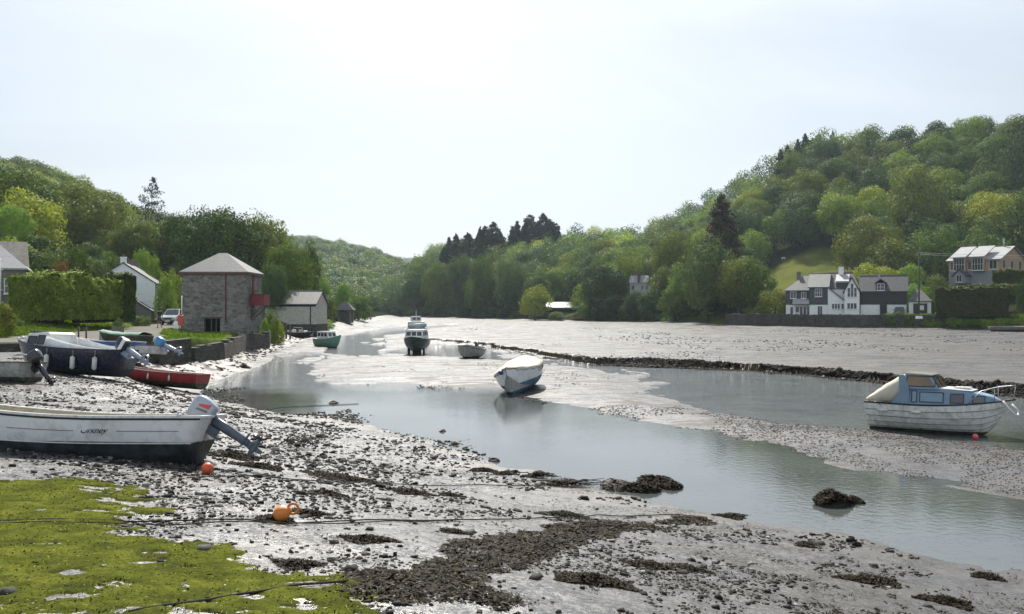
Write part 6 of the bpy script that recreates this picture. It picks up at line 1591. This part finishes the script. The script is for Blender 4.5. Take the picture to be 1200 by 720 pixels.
def lump(name, loc, sx, sy, sz, m, label, cat, seed=0, group=None, weed=0.0, rz=None, parts=True):
    rg = random.Random(seed); o = empty(name, loc, rg.uniform(0, 6.28) if rz is None else rz); tag(o, label, cat, group)
    b = MB(); rings = []; n, k = 8, 14; off = rg.uniform(0, 50)
    for i in range(n+1):
        ph = math.pi*.5*i/n*1.15; r = math.cos(min(ph, 1.5707))if i < n else .01; zz = math.sin(min(ph, 1.57))
        ring = []
        for j in range(k):
            a = 2*math.pi*j/k; q = 1+.30*float(vnoise(np.array([math.cos(a)*1.3+off]), np.array([math.sin(a)*1.3+zz*1.7]), seed)[0]-.5)*2
            ring.append(Vector((math.cos(a)*r*q*sx, math.sin(a)*r*q*sy, zz*sz*(1+.25*math.sin(a*2+off))-.06*sz)))
        rings.append(ring)
    b.loft(rings, 0, True, False); b.build('stone' if parts else 'body', m, o)
    if weed:
        rn = np.random.default_rng(seed); nn = int(weed); a = rn.uniform(0, 6.28, nn); r = np.sqrt(rn.random(nn)); 
        zz = sz*np.sqrt(np.clip(1-r*r*.85, 0, 1))*(1+.25*np.sin(a*2+off)); V = blades(np.cos(a)*r*sx*1.08, np.sin(a)*r*sy*1.08, zz+.0, rn.uniform(.03, .075, nn), rn, .4, .3)
        link('seaweed', np_mesh('seaweed', V, np.arange(len(V)).reshape(-1, 4), [weed_mat()]), o)
    return o
def weed_mat():
    if 'bladder_weed' in _M: return _M['bladder_weed']
    t = NT('bladder_weed'); rnd = t.n('ShaderNodeNewGeometry').outputs['Random Per Island']
    c = t.ramp(rnd, [(0.0, (.006,.005,.003)), (.5, (.016,.012,.007)), (.85, (.034,.026,.013)), (1.0, (.065,.052,.024))])
    t.bsdf(c, .7, None, 0, .08); _M['bladder_weed'] = t.m; return t.m
def stone_scatter_mat(name, stops, rough=.45):
    t = NT(name); rnd = t.n('ShaderNodeNewGeometry').outputs['Random Per Island']
    t.bsdf(t.ramp(rnd, stops), rough, t.bump(t.noise(t.geo(), 60, 3), .4, .01), 0, .15); return t.m
def drape(pts, up=.012, n=60, sag=0, jit=.02, seed=1):
    rg = random.Random(seed); out = []
    for (a, b) in zip(pts[:-1], pts[1:]):
        for i in range(n):
            f = i/n; x = a[0]+(b[0]-a[0])*f; y = a[1]+(b[1]-a[1])*f; out.append([x, y])
    out.append(list(pts[-1][:2])); X = np.array(out); 
    X[:, 0] += jit*fbm(X[:, 0]*2, X[:, 1]*2, seed, 3); X[:, 1] += jit*3*fbm(X[:, 0]*1.3, X[:, 1]*1.3+7, seed, 3)
    z = np.maximum(height(X[:, 0], X[:, 1]), 0); k = np.ones(9)/9; zz = np.convolve(np.pad(z, 4, 'edge'), k, 'valid')
    return [Vector((p[0], p[1], max(h, q)+up)) for p, h, q in zip(X, z, zz)]
def make_foreshore():
    rg = np.random.default_rng(33); weed = weed_mat()
    # algae mat: a thin uneven sheet that dives below the mud where it ends
    ys = np.arange(5.2, 17.5, .045); xs = np.arange(-13.5, 1.2, .05); X, Y = np.meshgrid(xs, ys); x, y = X.ravel(), Y.ravel()
    mk = algae_mask(x, y); hh = height(x, y); fine = fbm(x*6, y*6, 80, 4, .6)
    hole = fbm(x*1.7, y*3.0, 85, 4, .6); z = hh+np.clip(mk*.12+fine*.055-.45*np.clip(hole-.16, 0, 1)-.5*np.clip(fbm(x*5, y*8, 88, 4, .65)-.22, 0, 1)*np.clip(1.6-mk, .3, 1), -.05, .02+.014*fine)
    nx = len(xs); i = np.arange(len(ys)-1)[:, None]*nx+np.arange(nx-1)[None]; Fq = np.stack([i, i+1, i+nx+1, i+nx], -1).reshape(-1, 4)
    keep = (z-hh)[Fq].max(1) > -.03; Fq = Fq[keep]
    t = NT('green_algae'); pos = t.geo()
    c = t.ramp(t.noise(pos, 2.6, 6, .7), [(.30, (.034,.036,.018)), (.47, (.080,.092,.018)), (.70, (.155,.168,.030))]); c = t.mix(t.ramp(t.noise(pos, 28, 4, .7), [(.35, .75), (.55, 0.0)]), c, (.045,.055,.012))
    t.bsdf(c, 1.0, t.bump(t.noise(pos, 30, 5, .75), .9, .03), 0, 0)
    tag(link('algae_mat', np_mesh('algae_mat', np.stack([x, y, z], 1), Fq, [t.m], smooth=True)), kind='stuff')
    n = 60000; ax, ay = rg.uniform(-11, .8, n), 5.2+10.5*rg.random(n)**1.3; k = (algae_mask(ax, ay) > .10) & (fbm(ax*1.7, ay*3, 85, 4, .6) < .36); ax, ay = ax[k], ay[k]
    V = blades(ax, ay, height(ax, ay)+.02, rg.uniform(.008, .026, len(ax)), rg, .7, .35)
    t2 = NT('algae_threads'); rr = t2.n('ShaderNodeNewGeometry').outputs['Random Per Island']; t2.bsdf(t2.ramp(rr, [(0, (.045,.054,.014)), (.6, (.115,.13,.024)), (1, (.23,.24,.06))]), 1.0, None, 0, 0)
    tag(link('algae', np_mesh('algae', V, np.arange(len(V)).reshape(-1, 4), [t2.m])), kind='stuff')
    # shingle
    sm = stone_scatter_mat('shingle_stones', [(0, (.010,.009,.008)), (.55, (.026,.024,.021)), (.88, (.07,.066,.06)), (1, (.26,.25,.235))], .8)
    def pick(n, f, y0, y1, x0=-.72, x1=.72, pw=1.0):
        y = np.exp(rg.uniform(math.log(y0), math.log(y1), n)); x = rg.uniform(x0, x1, n)*y; k = f(x, y); return x[k], y[k]
    near_f = lambda x, y: (sdist(NEAR, x, y)+.8*fbm(x*.5, y*.5, 90, 3) > .35) & (sdist(LANDL, x, y) < 0)
    x, y = pick(60000, near_f, 5.2, 34); m = fbm(x*.7, y*.7, 91, 4, .6)+.25*fbm(x*5, y*5, 94, 2) > np.clip(.02+.05*x, -.15, .16); x, y = x[m], y[m]
    k = ~((algae_mask(x, y) > .12) & (rg.random(len(x)) > .05)); x, y = x[k], y[k]
    s = np.exp(rg.normal(math.log(.013), .48, len(x)))*np.clip(y/9, .9, 2.0); scatter('shingle', x, y, s, sm, rg, .42, .5)
    x, y = pick(2400, near_f, 5.2, 26); k = (x < 1.2-.1*y) & ~((algae_mask(x, y) > .1) & (rg.random(len(x)) > .10)); x, y = x[k], y[k]
    scatter('larger_shingle', x, y, np.exp(rg.normal(math.log(.022), .42, len(x))), sm, rg, .45, .4)
    # the bar between the channels and the flats: clods and shell
    bar = lambda x, y: (sdist(NEAR, x, y) < -.2) & (sdist(W1, x, y) < -.15) & (sdist(W2, x, y) < -.1) & (sdist(CFLAT, x, y) < 0)
    cm = stone_scatter_mat('mud_clods', [(0, (.022,.018,.014)), (.6, (.06,.052,.044)), (.92, (.12,.11,.10)), (1, (.2,.19,.18))], .85)
    x, y = pick(95000, bar, 13, 60, -.5, .72); m = (fbm(x*.6, y*.35, 95, 4, .6) > -.2+.4*np.clip((y-28)/15, 0, 1)); x, y = x[m], y[m]; scatter('mud_clods', x, y, rg.uniform(.008, .024, len(x))*np.clip(y/22, .8, 1.5), cm, rg, .40, .45)
    cf = lambda x, y: (sdist(CFLAT, x, y) > .3) & (sdist(LANDR, x, y) < -1)
    x, y = pick(7000, cf, 36, 150, -.1, .72); m = fbm(x*.10, y*.05, 97, 5, .65) > .2; x, y = x[m], y[m]; scatter('flat_clods', x, y, rg.uniform(.03, .075, len(x))*np.clip(y/60, .9, 1.8), cm, rg, .4, .5)
    # gravel showing through the shallows
    sh = lambda x, y: (sdist(W1, x, y) > -.2) & (sdist(W1, x, y) < 2.6) & (fbm(x*.5, y*.3, 141, 4, .6) > .12)
    x, y = pick(14000, sh, 22, 48, -.40, .05); scatter('shallows_gravel', x, y, rg.uniform(.02, .055, len(x)), cm, rg, .5, .1)
    # slumped edge of the upper flat
    E = []; line = [P(*q) for q in [(540,403.5),(600,411.5),(640,420),(700,427.5),(760,429.5),(867,433.5),(950,439.5),(1033,448.5),(1110,457.5),(1400,479.5)]]
    dk = stone_scatter_mat('bank_clods', [(0, (.006,.005,.004)), (.7, (.020,.016,.011)), (1, (.06,.05,.04))], .85)
    n = 80000; x = rg.uniform(-6, 40, n); y = np.interp(x, [p[0] for p in line], [p[1] for p in line])+rg.normal(size=n)*1.3; dd = sdist(CFLAT, x, y)+fbm(x*.35, y*.2, 63, 5, .6)*1.3; k = (dd > -.9) & (dd < 1.0+.6*fbm(x*.5, y*.5, 44, 3)) & ((x > 3) | (fbm(x*.6, y*.6, 45, 3) > .0)); x, y = x[k], y[k]
    amp = np.clip((x-1)/9, .25, 1)*(.7+.6*(fbm(x*.4, y*.4, 12, 3)+.4)); scatter('bank_clods', x, y, np.exp(rg.normal(math.log(.042), .38, len(x)))*amp, dk, rg, .6, .4, tilt=1.0)
    # left beach weed lines
    lb = lambda x, y: (sdist(NEAR, x, y) > .4) & (sdist(LANDL, x, y) < -.2)
    x, y = pick(15000, lb, 26, 100, -.66, -.18); m = fbm(x*.25, y*.7, 99, 4, .6) > .14; x, y = x[m], y[m]; scatter('beach_weed', x, y, rg.uniform(.035, .10, len(x))*np.clip(y/45, .7, 1.8), dk, rg, .3, .4)
    # wrack: the long band and loose weed
    band = [gnd(*q)[:2] for q in [(388,678),(470,665),(520,640),(560,628),(640,618),(720,606),(790,603),(838,606),(835,614),(760,622),(690,636),(640,650),(598,668),(560,682),(575,700),(620,712),(560,722),(470,708),(410,700)]]
    n = 150000; x = rg.uniform(-4, 5, n); y = rg.uniform(6.5, 16.5, n); d = sdist(band, x, y)+.45*fbm(x*1.6, y*1.6, 101, 4, .65); k = (d > .02) & (fbm(x*2.2, y*2.2, 104, 4, .6) > -.16); x, y = x[k], y[k]
    lo = height(x, y); V = [blades(x, y, lo+rg.uniform(.005, .075, len(x))*np.clip((d[k])*3, .25, 1)*.7, rg.uniform(.018, .048, len(x)), rg, .3, .4)]
    n = 60000; x, y = pick(n, near_f, 5.5, 30, -.66, .66); m = (fbm(x*1.1, y*1.9, 107, 4, .65) > .22) & ~(algae_mask(x, y) > .1); x, y = x[m], y[m]; V.append(blades(x, y, height(x, y)+rg.uniform(.003, .03, len(x)), rg.uniform(.012, .034, len(x)), rg, .4, .32))
    V = np.concatenate(V); tag(link('wrack', np_mesh('wrack', V, np.arange(len(V)).reshape(-1, 4), [weed])), kind='stuff')
    # separate clumps of weed
    cl = [(398,561,78,9,'long low seaweed clump above the upper mooring line'),(482,578,48,12,'seaweed clump just below the upper mooring line'),(528,581,26,7,'small seaweed clump next to the one below the upper mooring line'),(567,552,32,8,'small seaweed clump by the water under the driftwood'),
          (662,605,58,12,'seaweed clump touching the end of the lower mooring line'),(1020,682,70,20,'ragged seaweed clump alone on the grey mud'),(858,606,36,7,'narrow seaweed clump at the tip of the long weed band'),(760,664,58,14,'seaweed clump between the weed band and the bare mud'),
          (808,668,42,10,'low seaweed clump beside the wider one on the bare mud'),(696,682,90,24,'thick seaweed mound below the weed band'),(305,548,56,9,'seaweed clump behind the round orange buoy'),(275,535,66,8,'long thin seaweed clump under the outboard of the white boat'),
          (360,602,46,12,'seaweed clump just beyond the orange handled buoy'),(430,634,60,12,'seaweed clump between the two mooring lines and the weed band'),(532,624,34,10,'small rounded seaweed clump on the pale mud'),(322,608,40,14,'flat seaweed clump beneath the orange handled buoy'),
          (945,640,26,8,'tiny seaweed clump near the water edge'),(1157,677,32,7,'small seaweed clump near the water, farthest along the mud'),(1110,706,60,10,'long seaweed clump low on the bare mud'),(348,662,50,14,'dark seaweed clump at the edge of the green weed'),(590,556,28,5,'thin seaweed strip by the water line'),(385,580,44,8,'seaweed clump over the shingle below the branch')]
    for i, (px, py, w, h, lab) in enumerate(cl):
        cx, cy, cz = gnd(px, py); wx = w/F*cy/2; wy = wx*.45+.1; n = int(900+9000*wx*wy*4); n = min(n, 9000); a = rg.uniform(0, 6.28, n); r = np.sqrt(rg.random(n))*(1+.25*np.sin(a*3+i)+.15*np.sin(a*7+2*i))
        lx, ly = np.cos(a)*r*wx, np.sin(a)*r*wy; z = height(cx+lx, cy+ly)-cz+rg.uniform(0, 1, n)*np.clip(1-r, .12, 1)*.10*min(1, wx*2.5)
        V = blades(lx, ly, z, rg.uniform(.014, .04, n), rg, .5, .32); o = link('seaweed_clump', np_mesh('seaweed_clump', V, np.arange(len(V)).reshape(-1, 4), [weed]), None, (cx, cy, cz)); tag(o, lab, 'seaweed', 'seaweed clumps on the foreshore')
    # rocks
    rk = mat('wet_rock', (.035,.030,.024), .75, .4, 7, .7, spec=.15, dirt=(.10,.095,.085), dirt_amt=.35, bscale=12, dist=.03); rp = mat('pale_rock', (.20,.19,.17), .6, .25, 6, .5, bscale=14)
    def rock(px, py, wpx, hr, lab, seed, weed=0, m=None, ay=.7, lift=-.02):
        x, y, z = gnd(px, py); s = wpx/F*y/2; return lump('rock', (x, y, max(z, 0)+lift), s, s*ay, s*hr, m or rk, lab, 'rock', seed, weed=weed)
    rock(722, 572, 46, .40, 'low flat pale topped rock in the shallow water', 1, 120, rk); rock(752, 575, 40, .36, 'weed covered rock, middle one of the group standing in the shallow water', 2, 1500); rock(786, 571, 34, .34, 'weed covered rock at the outer end of the group in the shallow water', 3, 1100); rock(768, 567, 54, .30, 'broad weed covered rock behind the others in the shallow water', 4, 1800)
    rock(976, 590, 52, .50, 'lone dark rock capped with seaweed standing in the channel', 5, 1900); rock(1000, 588, 26, .4, 'smaller weedy stone leaning against the lone channel rock', 6, 500)
    rock(341, 648, 13, .8, 'black stone on the shingle right of the green weed', 7) if 0 else rock(341, 648, 13, .8, 'black stone on the shingle beyond the edge of the green weed', 7)
    for i, (px, py, w, lab, mm) in enumerate([(181, 461, 13, 'dark rounded stone between the grey dinghy and the red one', rk), (186, 468, 12, 'low dark stone just in front of the rounded one', rk), (108, 474, 9, 'small stone behind the gunwale of the white boat', rk), (166, 486, 18, 'dark plank-like stone behind the white boat', rk), (258, 434, 11, 'square dark block on the beach beyond the red dinghy', rk),
                                         (286, 431, 18, 'dark weedy stone at the water near the square block', rk), (408, 482, 10, 'dark stone in the wet shallows', rk), (391, 473, 12, 'dark stone behind the one in the wet shallows', rk), (519, 506, 11, 'dark stone at the end of the pebbly spit', rk), (533, 521, 14, 'pale topped stone at the channel edge', rk), (578, 541, 16, 'rounded dark stone near the water above the driftwood', rk),
                                         (205, 637, 22, 'flat pale stone in the green weed', rp), (216, 690, 24, 'flat pale stone lying in the lowest green weed', rp), (180, 682, 14, 'dark stone in the green weed', rk), (100, 656, 10, 'small dark stone alone in the green weed', rk), (55, 660, 9, 'small pale stone alone in the green weed', rp), (74, 594, 7, 'little dark stone near the edge of the boat shadow', rk), (262, 690, 20, 'angular grey stone by the near mooring rope', rp), (150, 641, 8, 'pale pebble in the middle of the green weed', rp), (90, 681, 13, 'grey stone in the lower green weed', rp), (312, 640, 12, 'dark stone by the shingle patch', rk)]):
        rock(px, py, w, .55, lab, 20+i, 0, mm)
    # mooring ropes across the mud
    rm = mat('rope_weedy', (.030,.027,.020), .9, .3, 20, .4)
    def line(pts, r, lab, sd, up=.02):
        b = MB(); b.tube(drape([gnd(*p)[:2] for p in pts], up, 40, seed=sd), r, 5); o = b.build('mooring_rope', rm); tag(o, lab, 'rope')
    line([(-60, 613), (160, 614), (340, 615), (560, 611), (700, 605), (800, 604)], .010, 'long dark mooring rope across the green weed past the orange handled buoy', 1)
    line([(-60, 617), (200, 618), (420, 615), (520, 612)], .008, 'thinner mooring rope lying close along the long dark one', 2)
    line([(236, 560), (400, 566), (560, 569), (660, 568), (720, 566), (790, 572)], .010, 'mooring rope stretched from the white boat towards the rocks in the channel', 3)
    line([(150, 722), (235, 708), (320, 694), (410, 684)], .013, 'thick near mooring rope crossing the corner of the green weed', 4)
    line([(246, 476), (330, 478), (420, 474)], .012, 'rope lying over the wet beach behind the outboard', 5)
    # buoys
    om = mat('buoy_orange', (.62,.20,.03), .5, .15, 5, dirt=(.30,.12,.03), dirt_amt=.5); orr = mat('buoy_red_orange', (.62,.10,.03), .45, .12, 5, dirt=(.30,.06,.03))
    def buoy(p, r, m, lab, handle, tilt=0, D=None, group=None):
        x, y, z = gnd(*p); z = max(z, 0); o = empty('mooring_buoy', (x, y, z+r*.92), R(random.uniform(0, 20)), ry=tilt); tag(o, lab, 'buoy')
        b = MB(); b.tube([(0,0,-r*1.02), (0,0,-r*.9), (0,0,-r*.6), (0,0,0), (0,0,r*.55), (0,0,r*.9), (0,0,r*1.12), (0,0,r*1.25)], [r*.1, r*.45, r*.82, r, r*.86, r*.5, r*.3, r*.2], 18); b.build('float', m, o)
        if handle:
            h = MB(); h.tube([(r*.62*math.cos(a), 0, r*1.45+r*.62*math.sin(a)) for a in [2*math.pi*i/16 for i in range(17)]] if handle == 1 else [(r*.28*math.cos(a), 0, r*1.35+r*.28*math.sin(a)) for a in [2*math.pi*i/12 for i in range(13)]], r*.16, 7); h.build('eye', m, o)
        return o
    buoy((330, 612), .105, om, 'orange buoy with a big loop handle lying on the shingle', 1, R(68)); buoy((243, 556), .10, orr, 'red orange round buoy on the mud under the white boat stern', 2, R(-150))
    buoy((1022, 497), .13, mat('buoy_peach', (.72,.36,.20), .5, .1), 'peach coloured buoy floating at the stern of the blue cabin boat', 2, R(70)); buoy((1143, 515), .085, mat('buoy_pink', (.62,.10,.12), .5, .1), 'small pink buoy on the mud under the blue cabin boat bow', 2, R(180))
    # driftwood branch with twigs
    bark = mat('driftwood', (.040,.032,.025), .85, .3, 12, .4)
    x, y, z = gnd(350, 524); o = empty('fallen_branch', (x, y, z)); tag(o, 'dead twiggy branch stranded on the wet mud', 'branch'); rr = random.Random(4)
    MB().tube([(-.55, 0, .02), (-.35, .05, .14), (-.15, .05, .30), (.02, 0, .42)], [.022, .018, .013, .006], 6).build('limb', bark, o)
    tw = MB()
    for k in range(90):
        a = rr.uniform(0, 6.28); p = Vector((rr.uniform(-.35, .45), rr.uniform(-.25, .25), rr.uniform(.02, .14))); d = Vector((math.cos(a)*.8+.15, math.sin(a)*.5, rr.uniform(.0, .75))).normalized()*rr.uniform(.12, .34)
        q = p+d*.5+Vector((rr.uniform(-.04, .04), rr.uniform(-.04, .04), rr.uniform(0, .06))); e = p+d+Vector((0, 0, rr.uniform(-.06, .04))); tw.tube([p, q, e], [.009, .006, .003], 4)
    tw.build('twigs', bark, o)
    def drift(px, py, lab, sc_, segs, sd):
        x, y, z = gnd(px, py); o = empty('driftwood', (x, y, max(z, 0)+.02)); tag(o, lab, 'driftwood'); r2 = random.Random(sd); b = MB()
        for k in range(segs):
            a = r2.uniform(-.5, .5)+(math.pi if r2.random() < .5 else 0); l = r2.uniform(.3, 1)*sc_; b.tube([(r2.uniform(-.2, .2), r2.uniform(-.1, .1), .03), (math.cos(a)*l*.5, math.sin(a)*l*.3, .06+r2.uniform(0, .06)), (math.cos(a)*l, math.sin(a)*l*.4, .02+r2.uniform(0, .12)*sc_)], [.02, .014, .005], 5)
        b.build('stick', bark, o)
        rn = np.random.default_rng(sd); n = 1500; X, Y = rn.normal(size=n)*.30*sc_, rn.normal(size=n)*.10*sc_; V = blades(X, Y, rn.uniform(0, .12, n)*np.exp(-(X/.4/sc_)**2), rn.uniform(.015, .04, n), rn, .5, .3); link('seaweed', np_mesh('seaweed', V, np.arange(len(V)).reshape(-1, 4), [weed]), o)
    drift(662, 570, 'tangle of driftwood sticks and weed at the channel edge', 1.0, 9, 3); drift(632, 560, 'few thin driftwood sticks beside the larger tangle', .6, 5, 8)
PROTO = {}
make_light(); make_camera(); view()
make_terrain(); make_water()
PROTO.update(tree_protos()); make_trees(); make_buildings()
make_boats(); make_foreshore()
make_haze()
